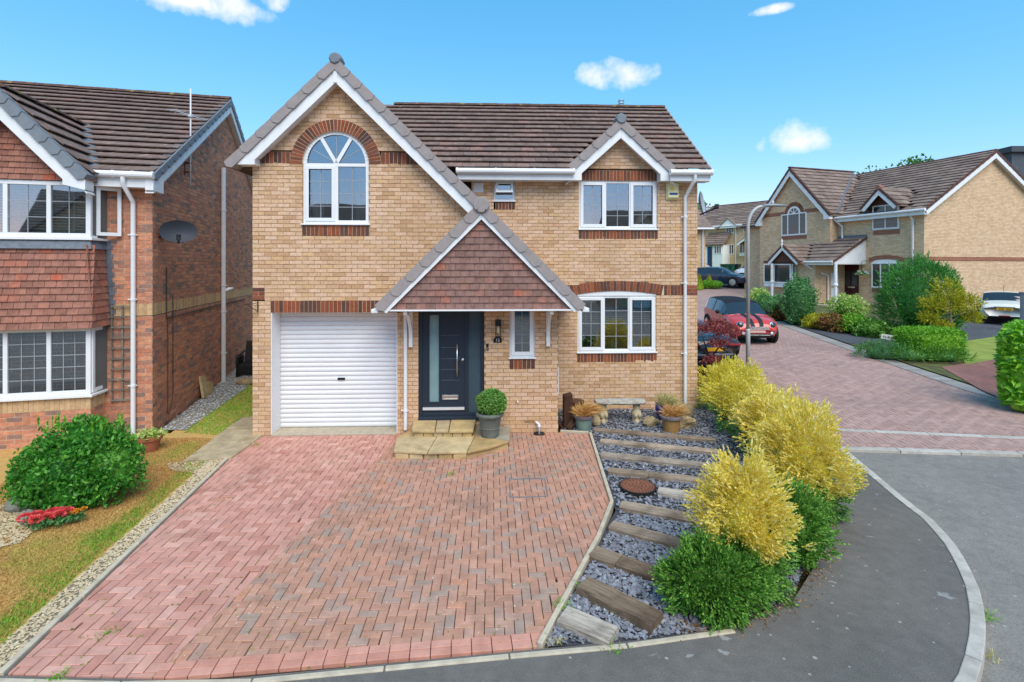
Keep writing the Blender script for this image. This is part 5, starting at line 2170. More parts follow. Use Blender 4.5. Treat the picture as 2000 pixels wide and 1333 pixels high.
z2 = .26
q0, q1 = HF.world(A_(806), -.02), HF.world(A_(930), -.02)
f0, f1 = top_pt(804, 840, z2), top_pt(925, 840, z2)
for k, (t0, t1) in enumerate(((0, .38), (.38, .6), (.6, 1))):
    L = lambda p, q, t: (p[0] + (q[0] - p[0]) * t, p[1] + (q[1] - p[1]) * t)
    pl = [L(f0, f1, t0 + .006), L(f0, f1, t1 - .006), L(q0, q1, t1 - .006), L(q0, q1, t0 + .006)]
    mb = MB()
    mb.prism([(p[0], p[1] + random.uniform(-.012, .012)) for p in pl], z2 - .055, z2 + random.uniform(-.004, .004))
    mb.build('flagstone', MT['york'], st, bevel=.012)
for k in range(6):
    t0, t1 = k / 6, (k + 1) / 6
    a, b = L(f0, f1, .03 + .94 * t0 + .004), L(f0, f1, .03 + .94 * t1 - .004)
    mb = MB()
    mb.prism([(a[0], a[1] + .035), (b[0], b[1] + .035), (b[0], b[1] + .3), (a[0], a[1] + .3)], .12, z2 - .058)
    mb.build('riser_stone', MT['york'], st, bevel=.006)
z1 = .13
cn = {k: top_pt(*k, z1) for k in ((768, 880), (775, 853), (835, 883), (855, 850), (912, 882), (928, 850), (958, 868), (994, 861), (992, 849), (944, 840))}
wb = lambda u: HF.world(A_(u), -.02)
for pl in ([(768, 880), (835, 883), (855, 850), (775, 853)], [(835, 883), (912, 882), (928, 850), (855, 850)], [(912, 882), (958, 872), (994, 861), (928, 850)]):
    p = [top_pt(u, v, z1) for u, v in pl]
    c = (sum(x for x, _ in p) / len(p), sum(y for _, y in p) / len(p))
    p = [(x + (c[0] - x) * .015, y + (c[1] - y) * .015) for x, y in p]
    mb = MB()
    mb.prism(p, z1 - .05, z1 + random.uniform(-.003, .003))
    mb.build('flagstone', MT['york'], st, bevel=.012)
mb = MB()
mb.prism([top_pt(929, 850, z1), top_pt(995, 860, z1), top_pt(996, 846, z1), wb(996), wb(930)], z1 - .06, z1 - .004)
mb.build('flagstone', M_plain('york_grey', hexc('a39a86'), .9, var=.3, scale=6, bump=.4), st, bevel=.008)
mb = MB()
mb.prism([top_pt(776, 852, z1), top_pt(930, 850, z1), wb(930), wb(808)], -.02, z1 - .02)
mb.prism([top_pt(771, 879, z1), top_pt(912, 880, z1), top_pt(992, 861, z1), top_pt(992, 852, z1), top_pt(778, 854, z1)], -.02, z1 - .052)
mb.build('step_core', MT['york'], st)
fl = [top_pt(770, 881, z1), top_pt(912, 883, z1)]
for k in range(5):
    a, b = L(fl[0], fl[1], k / 5 + .01), L(fl[0], fl[1], (k + 1) / 5 - .01)
    mb = MB()
    mb.prism([(a[0], a[1] + .02), (b[0], b[1] + .02), (b[0], b[1] + .2), (a[0], a[1] + .2)], -.02, z1 - .054)
    mb.build('riser_stone', MT['york'], st, bevel=.008)

# --- wall lantern, number plaque, bell
la, lz = hx(973, 641)
t = thing('wall_lantern', 'black box lantern on the brick wall right of the door', 'lantern', (*HF.world(la, 0), lz), HA)
mb = MB()
mb.box(-.055, .055, -.13, -.005, .05, .16)
mb.build('hood', MT['black'], t, bevel=.004)
mb = MB()
for x in (-.05, .042):
    for y in (-.125, -.02):
        mb.box(x, x + .008, y, y + .008, -.15, .05)
mb.box(-.053, .053, -.128, -.008, -.165, -.15)
mb.build('cage', MT['black'], t)
mb = MB()
mb.lathe([(.005, -.1), (.025, -.08), (.03, -.02), (.012, .04), (.012, .05)], (0, -.07, 0), 12)
mb.build('bulb', M_plain('bulb', (.75, .62, .4), .2), t, smooth=True)
la, lz = hx(972, 664)
t = thing('number_plaque', 'black house number plaque reading 15 below the lantern', 'sign', (*HF.world(la, 0), lz), HA)
mb = MB()
mb.mprism(lambda a, o, z: (a, -o, z), [(-.075, -.05), (.075, -.05), (.075, .02), (.04, .035), (.02, .055), (-.02, .055), (-.04, .035), (-.075, .02)], .004, .014)
mb.build('plate', MT['black'], t, bevel=.003)
text_mesh('numeral', '15', .085, M_plain('sign_white', (.8, .8, .78), .5), t, Matrix.Translation((0, -.0165, -.008)) @ Matrix.Rotation(PI / 2, 4, 'X'))
la, lz = hx(952, 678)
t = thing('door_bell', 'slim black and grey video doorbell beside the door frame', 'doorbell', (*HF.world(la, 0), lz), HA)
mb = MB()
mb.box(-.023, .023, -.028, -.004, -.005, .065)
mb.build('camera_half', MT['black'], t, bevel=.008)
mb = MB()
mb.box(-.023, .023, -.026, -.004, -.065, -.007)
mb.build('button_half', M_plain('bell_grey', (.12, .13, .14), .4), t, bevel=.008)

aa, az2 = hx(1312, 375, DR)
t = thing('alarm_box', 'cream burglar alarm box with blue band under the eaves', 'alarm box', (*HF.world(aa, DR), az2), HA)
mb = MB()
mb.hexa([(-.14, -.01, -.19), (.14, -.01, -.19), (.14, -.01, .19), (-.14, -.01, .19), (-.1, -.09, -.14), (.12, -.09, -.14), (.12, -.09, .18), (-.1, -.09, .18)])
mb.build('casing', M_plain('alarm_cream', hexc('e2dba8'), .4, var=.05), t, bevel=.01)
mb = MB()
mb.box(-.08, .1, -.094, -.088, -.08, -.035)
mb.build('blue_band', M_plain('alarm_blue', hexc('2a3f86'), .4), t)
mb = MB()
mb.lathe([(.001, .004), (.05, .004), (.05, 0)], (-.02, -.09, .05), 16, axis=Vector((0, -1, 0)))
mb.build('yellow_emblem', M_plain('alarm_yellow', hexc('e6c56a'), .5), t)

ba, bz = hx(497, 600)
t = thing('basket_bracket', 'small black iron hanging basket bracket on the left corner of the house', 'bracket', (*HF.world(A_(504), 0), bz), HA)
mb = MB()
mb.box(-.008, .008, -.012, -.002, -.1, .12)
mb.tube([(0, -.01, .08), (-.1, -.16, .05), (-.14, -.22, .07)], .006, 6)
mb.tube([(0, -.01, -.08), (-.05, -.1, -.02), (-.1, -.16, .05)], .006, 6)
mb.build('scroll', MT['iron'], t)

gx, gy = gp(1053, 848)
t = thing('waste_pipe', 'white waste pipe elbow dropping into a black gully on the drive', 'pipe', (gx, gy, 0))
mb = MB()
mb.tube([(0, 0, .0), (0, 0, .16), (-.012, 0, .19), (-.04, .01, .2), (-.05, .05, .2), (-.05, .12, .2)], .022, 10)
mb.tube([(0, 0, .11), (0, 0, .17)], .028, 10)
mb.build('pipe', MT['upvc'], t, smooth=True)
mb = MB()
mb.lathe([(.04, .0), (.04, .014), (.1, .018), (.11, .002), (.11, -.02)], (0, 0, 0), 20)
mb.build('gully', MT['black'], t)

# --- covers in the ground
c4 = [gp(995, 937), gp(1064, 935.5), gp(1070, 970.5), gp(997, 972.5)]
t = thing('recessed_cover', 'square steel framed inspection cover set into the paved drive', 'manhole cover', (0, 0, 0))
mb = MB()
for i in range(4):
    p, q = c4[i], c4[(i + 1) % 4]
    mb.bar((p[0], p[1], .004), (q[0], q[1], .004), .014, .012)
mb.build('frame', M_plain('galvanised', hexc('8c9094'), .5, .4), t)
for i in range(4):
    p = c4[i]
    cx, cy = sum(c[0] for c in c4) / 4, sum(c[1] for c in c4) / 4
    a, b = c4[(i + 1) % 4], c4[i - 1]
    k = .12
    mb = MB()
    mb.prism([p, (p[0] + (a[0] - p[0]) * k, p[1] + (a[1] - p[1]) * k), (p[0] + (b[0] - p[0]) * k, p[1] + (b[1] - p[1]) * k)], .001, .007)
    mb.build('corner_plate', M_plain('galvanised_plate', hexc('9aa0a6'), .5, .4), t)
mx_, my_ = gp(1245, 954)
t = thing('round_cover', 'round rusty iron manhole cover among the slate chippings', 'manhole cover', (mx_, my_, .03))
mb = MB()
mb.lathe([(.2, -.05), (.255, -.05), (.255, .008), (.235, .01), (.235, -.002), (.2, -.002)], (0, 0, 0), 40)
mb.build('ring', MT['iron'], t)
rust = M_plain('rusty_iron', hexc('8c5a44'), .85, var=.4, scale=9, bump=.4)
mb = MB()
mb.lathe([(.001, .0), (.001, .012), (.231, .012), (.233, .0)], (0, 0, 0), 40)
mb.build('lid', rust, t)
mb = MB()
for rr, n in ((.21, 30), (.17, 22), (.12, 14), (.07, 8)):
    for k in range(n):
        a = 2 * PI * k / n
        mb.box(rr * math.cos(a) - .009, rr * math.cos(a) + .009, rr * math.sin(a) - .009, rr * math.sin(a) + .009, .012, .017)
mb.build('tread_studs', M_plain('dark_rust', hexc('5e3c30'), .85), t)

# --- timber sleepers in the slate
SLEEP = [((1160, 842), (1398, 862), .15, 0, 'weathered sleeper nearest the bench'),
         ((1172, 864), (1408, 886), .16, 0, 'second sleeper down from the bench'),
         ((1174, 891), (1455, 920), .19, 0, 'long pale sleeper, third down from the bench'),
         ((1188, 922), (1468, 952), .17, 1, 'long jointed brown sleeper just above the round cover'),
         ((1285, 962), (1430, 985), .19, 0, 'pale sleeper right of the round manhole cover'),
         ((1212, 990), (1400, 1025), .2, 0, 'sleeper just below the round manhole cover'),
         ((1193, 1030), (1372, 1078), .2, 0, 'sleeper ending at the bend of the drive edging'),
         ((1158, 1082), (1345, 1150), .22, 1, 'dark jointed sleeper ending under the golden conifer'),
         ((1138, 1150), (1285, 1225), .23, 2, 'dark sided sleeper, second from the pavement'),
         ((1098, 1208), (1200, 1250), .23, 3, 'short pale sleeper nearest the pavement')]
for i, (p, q, w, kind, lab) in enumerate(SLEEP):
    a, b = gp(*p), gp(*q)
    dx, dy = b[0] - a[0], b[1] - a[1]
    Ln = math.hypot(dx, dy)
    o = thing('timber_sleeper', lab + ', bedded in slate', 'sleeper', (a[0], a[1], 0), math.atan2(dy, dx), 'timber sleepers in the slate bed')
    cuts = [0, 1] if kind not in (1,) else [0, .3, .7, 1]
    rng = random.Random(100 + i)
    for s0, s1 in zip(cuts, cuts[1:]):
        mb = MB()
        n = max(3, int(Ln * (s1 - s0) / .12))
        h = .045 if kind < 2 else .075 if kind == 2 else .05
        base = len(mb.v)
        for k in range(n + 1):
            x = Ln * (s0 + (s1 - s0) * k / n) + (.004 if k == 0 else -.004 if k == n else 0)
            j = lambda s=.008: rng.uniform(-s, s)
            e = .012
            mb.v += [(x, -w / 2 + j(), -.05), (x, -w / 2 + j(), h - e + j(.004)), (x, -w / 2 + e + j(.004), h + j(.004)), (x, j(.02), h + .003 + j(.003)), (x, w / 2 - e + j(.004), h + j(.004)), (x, w / 2 + j(), h - e + j(.004)), (x, w / 2 + j(), -.05)]
        for k in range(n):
            for m in range(6):
                mb.f.append((base + k * 7 + m, base + (k + 1) * 7 + m, base + (k + 1) * 7 + m + 1, base + k * 7 + m + 1))
        mb.f += [tuple(base + m for m in range(7)), tuple(base + n * 7 + m for m in range(7))[::-1]]
        mb.build('timber', MT['sleeper_d'] if kind == 1 and s0 > 0 and i > 5 or kind == 2 else MT['sleeper_m'] if i in (0, 1, 3, 5, 6, 7) else MT['sleeper'], o)

# --- bench
bx, by = 2.18, 10.36
t = thing('stone_bench', 'grey stone bench on two carved animal legs against the brick wall', 'bench', (bx, by, -.02), HA)
mb = MB()
rng = random.Random(3)
n = 20
base = 0
for k in range(n + 1):
    x = -.5 + 1.0 * k / n
    wd = .17 * (1 - .35 * abs(2 * k / n - 1) ** 6)
    j = lambda: rng.uniform(-.008, .008)
    mb.v += [(x, -wd + .03 + j(), .37 + j()), (x, -wd + j(), .395 + j()), (x, -wd + .01 + j(), .425 + j()), (x, 0, .445 + j() * .4), (x, wd - .01, .43), (x, wd, .39), (x, wd - .03, .37)]
for k in range(n):
    for m in range(6):
        mb.f.append((k * 7 + m, (k + 1) * 7 + m, (k + 1) * 7 + m + 1, k * 7 + m + 1))
    mb.f.append((k * 7 + 6, (k + 1) * 7 + 6, (k + 1) * 7, k * 7))
mb.f += [tuple(range(7)), tuple(n * 7 + m for m in range(7))[::-1]]
mb.build('slab', M_plain('bench_stone', hexc('b4ada0'), .9, var=.45, scale=11, bump=.7), t)
cast = M_plain('cast_stone', hexc('bfae8c'), .9, var=.3, scale=12, bump=.4)
for s in (-.34, .34):
    mb = MB()
    mb.lathe([(.09, 0), (.1, .02), (.085, .06), (.1, .12), (.105, .17), (.085, .22), (.06, .25), (.075, .29), (.07, .34), (.05, .375)], (s, 0, 0), 14, sy=.9)
    mb.lathe([(.01, -.09), (.05, -.08), (.055, .0), (.02, .03)], (s - .02, -.11, .04), 10)
    lg = mb.build('leg', cast, t, smooth=True)
    mb = MB()
    for dx in (-.045, .045):
        mb.lathe([(.005, 0), (.03, .02), (.035, .08), (.01, .12)], (s + dx, -.085, .08), 8)
        mb.lathe([(.005, 0), (.02, .01), (.012, .05)], (s + dx * .8, -.03, .33), 8)
    mb.build('paws_and_ears', cast, lg, smooth=True)


# ---------------------------------------------------------------- leaves
def leafset(name, P, A, B, mat, parent=None, kind=None, tip=None):
    """N rhombic leaves: centres P, half-length vectors A, half-width vectors B"""
    N = len(P)
    V = np.empty((N, 4, 3))
    V[:, 0] = P - A
    V[:, 1] = P + B - A * .1
    V[:, 2] = P + A
    V[:, 3] = P - B - A * .1
    me = bpy.data.meshes.new(name)
    me.vertices.add(N * 4)
    me.vertices.foreach_set('co', V.reshape(-1))
    me.loops.add(N * 4)
    me.loops.foreach_set('vertex_index', np.arange(N * 4, dtype=np.int32))
    me.polygons.add(N)
    me.polygons.foreach_set('loop_start', np.arange(0, N * 4, 4, dtype=np.int32))
    me.polygons.foreach_set('loop_total', np.full(N, 4, dtype=np.int32))
    me.update(calc_edges=True)
    return link(name, me, mat, parent, kind=kind)


def unit(v):
    return v / np.maximum(1e-9, np.linalg.norm(v, axis=1, keepdims=True))


def blob(rng, n, r, zmin=-1.0, shell=.35, lumps=.18):
    """points in the outer shell of a lumpy ellipsoid, with outward directions"""
    d = unit(rng.normal(size=(n * 3, 3)))
    d = d[d[:, 2] > zmin][:n]
    ph = rng.uniform(0, 6.28, (6, 3))
    fr = rng.integers(2, 6, (6, 3))
    q = np.ones(len(d))
    for k in range(6):
        q += lumps / 2.2 * np.sin(d[:, 0] * fr[k, 0] * 1.6 + ph[k, 0]) * np.sin(d[:, 1] * fr[k, 1] * 1.6 + ph[k, 1]) * np.cos(d[:, 2] * fr[k, 2] + ph[k, 2]) * 1.5
    rad_ = 1 - shell * rng.uniform(0, 1, len(d)) ** 1.6
    P = d * (q * rad_)[:, None] * np.array(r)
    return P, unit(d / np.array(r)), q


def M_leaf(name, stops, rough=.5, trans=.25, spec=.3, zone=None):
    t = NT(name)
    c = t.ramp(t.rnd(), stops)
    if zone:
        col, sc, lo, hi = zone
        c = t.mix(t.ramp(t.noise(sc, 3), [(lo, 0.0), (hi, .8)]), c, col)
    t.b.inputs['Specular IOR Level'].default_value = spec
    m = t.out(c, rough)
    if trans:
        tr = t.n('ShaderNodeBsdfTranslucent')
        t.l(c, tr.inputs[0])
        mx = t.n('ShaderNodeMixShader')
        mx.inputs[0].default_value = trans
        t.l(t.b.outputs[0], mx.inputs[1])
        t.l(tr.outputs[0], mx.inputs[2])
        t.l(mx.outputs[0], t.t.nodes['Material Output'].inputs[0])
    return m


ML = {}
ML['privet'] = M_leaf('privet_leaf', [(0, hexc('2f7024')), (.4, hexc('438a2c')), (.75, hexc('5fa63a')), (1, hexc('86bf50'))], .4, .3)
ML['box'] = M_leaf('box_leaf', [(0, hexc('4a7c30')), (.5, hexc('6a9a42')), (1, hexc('9cc068'))], .45)
ML['gold'] = M_leaf('golden_conifer', [(0, hexc('dcc436')), (.3, hexc('f0da52')), (.6, hexc('f8e87c')), (.85, hexc('fff4b0')), (1, hexc('dabe3a'))], .6, .35)
ML['gold2'] = M_leaf('yellow_conifer', [(0, hexc('c6bc32')), (.35, hexc('e0d044')), (.7, hexc('f0e062')), (1, hexc('f8ec90'))], .6, .35)
ML['cgreen'] = M_leaf('conifer_green', [(0, hexc('3c6e26')), (.4, hexc('588c32')), (.75, hexc('7aac44')), (1, hexc('9cc65c'))], .55, .2)
ML['cdark'] = M_leaf('conifer_dark', [(0, hexc('3e6c3c')), (.5, hexc('52864a')), (1, hexc('6ea45c'))], .55, .2)
ML['laurel'] = M_leaf('laurel_leaf', [(0, hexc('5a9c20')), (.4, hexc('74b82c')), (.75, hexc('92d03c')), (1, hexc('b0e050'))], .35, .35, .5)
ML['thuja'] = M_leaf('thuja', [(0, hexc('36742f')), (.5, hexc('4e9440')), (1, hexc('70b054'))], .55, .2)
ML['golden_tree'] = M_leaf('golden_tree', [(0, hexc('8f9420')), (.5, hexc('b4b02c')), (1, hexc('cfc844'))], .55, .25)
ML['hedge'] = M_leaf('clipped_hedge', [(0, hexc('4f8c20')), (.5, hexc('72ac2c')), (1, hexc('94c43c'))], .55, .25)
ML['brown'] = M_leaf('brown_conifer', [(0, hexc('6e4a2a')), (1, hexc('9a7040'))], .6, .2)
ML['acer'] = M_leaf('acer_leaf', [(0, hexc('7c3038')), (.4, hexc('96424a')), (.75, hexc('a85c5a')), (1, hexc('8a6a44'))], .5, .35)
ML['tree'] = M_leaf('tree_leaf', [(0, hexc('3a6a24')), (.5, hexc('558538')), (1, hexc('78a050'))], .5, .3)
ML['dry'] = M_leaf('dry_grass', [(0, hexc('c08a44')), (.5, hexc('d8a860')), (1, hexc('e6c48a'))], .6, .3)
ML['pale'] = M_leaf('pale_grass', [(0, hexc('a8a45c')), (.5, hexc('c2b878')), (1, hexc('d8cc98'))], .6, .3)
ML['varieg'] = M_leaf('variegated', [(0, hexc('7ea23c')), (.5, hexc('b4c860')), (1, hexc('dce29a'))], .5, .3)


def rand_perp(rng, A):
    v = rng.normal(size=A.shape)
    v -= A * np.sum(v * A, axis=1, keepdims=True)
    return unit(v)


def leaf_bush(parent, name, rng, c, r, n, ln, wd, mat, zmin=-.8, shell=.4, lumps=.2, droop=.2, floor=.01):
    P, D, q = blob(rng, n, r, zmin, shell, lumps)
    A = unit(D * .55 + rng.normal(size=P.shape) * .55 + np.array([0, 0, .25 - droop]))
    B = rand_perp(rng, A)
    s = rng.uniform(.7, 1.3, (len(P), 1))
    P = P + np.array(c)
    P[:, 2] = np.maximum(P[:, 2], floor)
    return leafset(name, P, A * ln * s / 2, B * wd * s / 2, mat, parent)


def core(parent, name, mat, c, r, seed, k=.82, floor=None):
    k *= .8
    return lump(parent, name, mat, c, (r[0] * k, r[1] * k, r[2] * k), seed, amp=.1, flat=floor)


def sprays(rng, c, r, n, ln, zmin=-.7, up=.5, per=6, spread=.5, shell=.25, lumps=.2, slim=.16):
    """feathery conifer shoots: each is a short axis with small leaflets along it"""
    P, D, q = blob(rng, n, r, zmin, shell, lumps)
    ax = unit(D + np.array([0, 0, up]) + rng.normal(size=P.shape) * .28)
    L = ln * rng.uniform(.6, 1.3, (len(P), 1))
    Ps, As, Bs, src = [], [], [], []
    for k in range(per):
        f = k / (per - 1)
        side = rand_perp(rng, ax)
        a = unit(ax + side * spread * (1 - .6 * f))
        l = L * (.42 - .12 * f)
        p = P + ax * L * (f * .8 - .3) + a * l * .5
        b = rand_perp(rng, a)
        Ps.append(p)
        As.append(a * l * .5)
        Bs.append(b * l * slim)
        src.append(np.arange(len(P)))
    P2, A2, B2, S = np.concatenate(Ps), np.concatenate(As), np.concatenate(Bs), np.concatenate(src)
    return P2 + np.array(c), A2, B2, P, S


def conifer(name, label, loc, r, h, n, ln, top_mat, low_mat, split, seed, group=None, noise=.12, up=.5, slim=.16, cat='shrub', per=6, lumps=.32):
    """rounded conifer: golden growth above, green below; split = height fraction where they meet"""
    rng = np.random.default_rng(seed)
    t = thing(name, label, cat, loc, 0, group)
    rr = (r[0], r[1], h * .56)
    c = (0, 0, h * .46)
    P, A, B, P0, S = sprays(rng, c, rr, n, ln, -.82, up, per=per, slim=slim, lumps=lumps)
    ang = np.arctan2(P0[:, 1], P0[:, 0])
    z = (P0[:, 2] + c[2]) / h + noise * np.sin(ang * 3 + seed) + rng.normal(size=len(P0)) * .045
    hi = z > split if split > 0 else np.ones(len(z), bool)
    keep = P[:, 2] > .01
    m = hi[S] & keep
    if m.any():
        leafset('golden_growth' if top_mat in (ML['gold'], ML['gold2']) else 'foliage', P[m], A[m], B[m], top_mat, t)
    m = ~hi[S] & keep
    if m.any():
        leafset('green_growth', P[m], A[m], B[m], low_mat, t)
    core(t, 'inner_growth', low_mat if top_mat not in (ML['gold'], ML['gold2']) else ML['gold2'], c, (rr[0], rr[1], rr[2] * .95), seed, .74)
    Pp, Ap, Bp, _, _ = sprays(rng, (0, 0, c[2] + .02), rr, n // 14, ln * 1.25, .0, up + .3, per=7, slim=slim * .7, spread=.35, lumps=lumps, shell=.1)
    leafset('plumes', Pp, Ap, Bp, top_mat, t)
    mb = MB()
    mb.tube([(0, 0, -.05), (0, 0, h * .5)], [.04, .015], 7)
    mb.build('stem', MT['teak'], t)
    return t


def grass_tuft(parent, rng, c, n, ln, mat, spread=.6, name='grass', w=.006, lean=(0, 0)):
    d = rng.normal(size=(n, 3)) * np.array([spread, spread, 0]) + np.array([lean[0], lean[1], 1.0])
    d = unit(d)
    L = ln * rng.uniform(.5, 1.1, (n, 1))
    base = np.array(c) + rng.normal(size=(n, 3)) * np.array([.04, .04, 0])
    P1 = base + d * L * .3
    B = rand_perp(rng, d)
    d2 = unit(d + np.array([0, 0, -.55]) * rng.uniform(.3, 1.4, (n, 1)) + np.array([lean[0], lean[1], 0]) * .6)
    P2 = base + d * L * .55 + d2 * L * .22
    leafset(name, np.concatenate([P1, P2]), np.concatenate([d * L * .32, d2 * L * .3]), np.concatenate([B * w, B * w]), mat, parent)


def pot(parent, prof, mat, name='pot', soil=None):
    mb = MB()
    r_in = prof[-1][0] - .03
    full = prof + [(r_in, prof[-1][1]), (r_in - .01, prof[-1][1] - .06), (.001, prof[-1][1] - .06)]
    mb.lathe(full, (0, 0, 0), 28)
    return mb.build(name, mat, parent, smooth=False)


# --- topiary by the door
tx, ty = (-.043 * 9.02, 9.02)
t = thing('potted_topiary', 'clipped round box ball in a ribbed grey pot beside the front door', 'potted plant', (tx, ty, .13))
pm = pot(t, [(.001, 0), (.15, 0), (.155, .03), (.165, .14), (.175, .15), (.17, .165), (.2, .33), (.21, .345), (.24, .36), (.25, .39), (.235, .42)], M_plain('pot_grey', hexc('6a6e66'), .7, var=.35, scale=9, bump=.3))
rng = np.random.default_rng(5)
leaf_bush(t, 'foliage', rng, (.03, 0, .58), (.27, .27, .24), 3800, .034, .022, ML['box'], zmin=-.75, shell=.14, lumps=.06)
core(t, 'inner_growth', ML['box'], (.03, 0, .58), (.27, .27, .24), 6, 1.05)

t = thing('potted_grass', 'grey green pot of dried orange grass left of the bench', 'potted plant', (1.37, 9.78, -.02))
pot(t, [(.001, 0), (.135, 0), (.165, .24), (.175, .24), (.19, .255), (.19, .29), (.17, .3)], M_plain('pot_green', hexc('74887c'), .6, var=.2, scale=6))
mb = MB()
mb.lathe([(.172, .243), (.195, .255), (.195, .29), (.172, .302)], (0, 0, 0), 28)
mb.build('rim', M_plain('pot_rim', hexc('6a6068'), .6), t)
rng = np.random.default_rng(8)
grass_tuft(t, rng, (0, 0, .25), 500, .3, ML['dry'], .75)
grass_tuft(t, rng, (.0, 0, .25), 260, .42, ML['dry'], .3, lean=(.9, -.1))
t = thing('potted_grass', 'tan ribbed pot of dried orange grass near the golden shrubs', 'potted plant', (3.02, 9.72, -.02))
pot(t, [(.001, 0), (.15, 0), (.17, .24), (.178, .24), (.2, .26), (.2, .295), (.18, .31)], M_plain('pot_tan', hexc('a07a48'), .7, var=.3, scale=10))
mb = MB()
mb.lathe([(.18, .243), (.205, .26), (.205, .295), (.18, .312)], (0, 0, 0), 28)
mb.build('rim', M_plain('pot_rim_grey', hexc('7a7070'), .6), t)
grass_tuft(t, rng, (0, 0, .27), 520, .27, ML['dry'], .7)
grass_tuft(t, rng, (.0, 0, .27), 240, .36, ML['dry'], .3, lean=(.9, -.2))
t = thing('potted_grass', 'cobalt blue glazed pot of pale feathery grass by the wall', 'potted plant', (3.13, 10.45, -.02))
tb = M_plain('pot_blue', hexc('1c2a84'), .12, var=.25, scale=4, spec=.6)
pot(t, [(.001, 0), (.12, 0), (.17, .1), (.2, .2), (.205, .27), (.19, .3), (.2, .32)], tb)
grass_tuft(t, rng, (0, 0, .25), 650, .36, ML['pale'], .6, lean=(.25, 0), w=.004)
t = thing('plant_pot', 'empty amber glazed pot with dark rim behind the wooden post', 'pot', (1.32, 10.55, -.02))
pot(t, [(.001, 0), (.11, 0), (.14, .2), (.15, .3), (.17, .33), (.17, .36)], M_plain('pot_amber', hexc('b07828'), .3, var=.3, scale=6, spec=.5))
mb = MB()
mb.lathe([(.148, .31), (.175, .325), (.175, .365), (.15, .37)], (0, 0, 0), 24)
mb.build('rim', M_plain('pot_rim_brown', hexc('4a3028'), .4), t)

px_, py_ = gp(1109, 838)
t = thing('wooden_post', 'dark weathered wooden post standing at the corner of the slate bed', 'post', (1.08, 9.95, 0), .2)
mb = MB()
mb.hexa([(-.09, -.07, -.03), (.09, -.07, -.03), (.09, .07, -.03), (-.09, .07, -.03), (-.085, -.065, .62), (.085, -.065, .64), (.085, .065, .66), (-.085, .065, .63)])
mb.build('timber', MT['teak'], t, bevel=.015)
for k, (x, y, z, a, ln, lab) in enumerate(((.97, 9.78, .06, .9, .34, 'split log leaning against the dark wooden post'), (1.06, 9.72, .05, .5, .3, 'split log lying at the foot of the wooden post'))):
    t = thing('split_log', lab, 'log', (x, y, 0), .4 + k * .5)
    mb = MB()
    d = Vector((math.cos(a), 0, math.sin(a))) * ln
    pa = [(0, -.07, 0), (.02, .06, .0), (-.07, .0, .06)]
    mb.v += [(p[0], p[1], p[2] + .02) for p in pa] + [(p[0] + d.x * (-1 if k == 0 else 1), p[1], p[2] + .02 + abs(d.z)) for p in pa]
    mb.f += [(0, 1, 2), (3, 5, 4), (0, 3, 4, 1), (1, 4, 5, 2), (2, 5, 3, 0)]
    mb.build('wood', MT['log_end'] if k == 0 else MT['teak'], t, bevel=.006)

for x, y, r, lab, s in ((2.72, 10.05, (.17, .12, .11), 'buff boulder beside the tan pot', 61), (3.36, 9.95, (.2, .13, .13), 'pointed sandstone rock under the golden shrubs', 62),
                        (1.60, 10.12, (.14, .1, .12), 'sandstone rock between the green pot and the bench', 63), (3.62, 10.7, (.16, .14, .16), 'grey green boulder at the foot of the downpipe', 64)):
    o = lump(None, 'garden_rock', MT['rock'], (0, 0, 0), r, s, amp=.3, n=12, m=8)
    o.location = (x, y, r[2] * .5)
    tag(o, lab, 'rock')

# --- left side: slab path, leaning slabs, boulder, chair, bin, pot
pslabs = [[(355, 905), (455, 897), (495, 868), (402, 872)], [(402, 871), (496, 866), (530, 838), (440, 842)], [(440, 841), (531, 836), (565, 812), (474, 818)]]
M_flag = M_piece('path_flag', [(0, hexc('b09c7c')), (1, hexc('c8b492'))], var=.35, scale=5, bump=.5, blot=(hexc('8a7858'), .55, .75, 3))
path = patch('path', [gp(*q) for q in [(345, 912), (458, 903), (570, 810), (470, 815)]], -.008, MT['grav_bed'])
for q in pslabs:
    p = [gp(*z) for z in q]
    mb = MB()
    cxy = (sum(a[0] for a in p) / 4, sum(a[1] for a in p) / 4)
    mb.prism([(a[0] + (cxy[0] - a[0]) * .03 + random.uniform(-.02, .02), a[1] + (cxy[1] - a[1]) * .04 + random.uniform(-.015, .015)) for a in p], -.04, .035 + random.uniform(-.008, .008))
    mb.build('path_slab', M_flag, path, bevel=.01)


def lp(d, out):                               # beside the neighbour's side wall: depth along it, distance off it
    return LFr.world(out, d)


for d, out, w, h, tl, lab in ((2.55, .13, .34, .52, .22, 'larger buff paving slab leaning on the red brick side wall'), (2.95, .12, .3, .3, .2, 'smaller buff slab leaning behind the larger one')):
    x, y = lp(d, out)
    t = tag(MB().build('leaning_slab', MT['york']), lab, 'slab')
    mb = MB()
    mb.box(-.025, .025, -w / 2, w / 2, 0, h)
    me = bpy.data.meshes.new('leaning_slab')
    me.from_pydata(mb.v, [], mb.f)
    me.materials.append(MT['york'])
    t.data = me
    t.location = (x, y, .0)
    t.rotation_euler = (rad(-12), -tl, LFr.ang())
o = lump(None, 'boulder', MT['rock'], (0, 0, 0), (.24, .15, .11), 71, amp=.15)
o.location = (*lp(3.75, .72), .08)
tag(o, 'rounded buff boulder on the grey gravel beside the side wall', 'rock')
o = lump(None, 'flat_stone', MT['rock'], (0, 0, 0), (.3, .2, .05), 72, amp=.12)
o.location = (*lp(5.0, 1.25), .04)
tag(o, 'flat stone on the grey gravel in front of the black chair', 'rock')

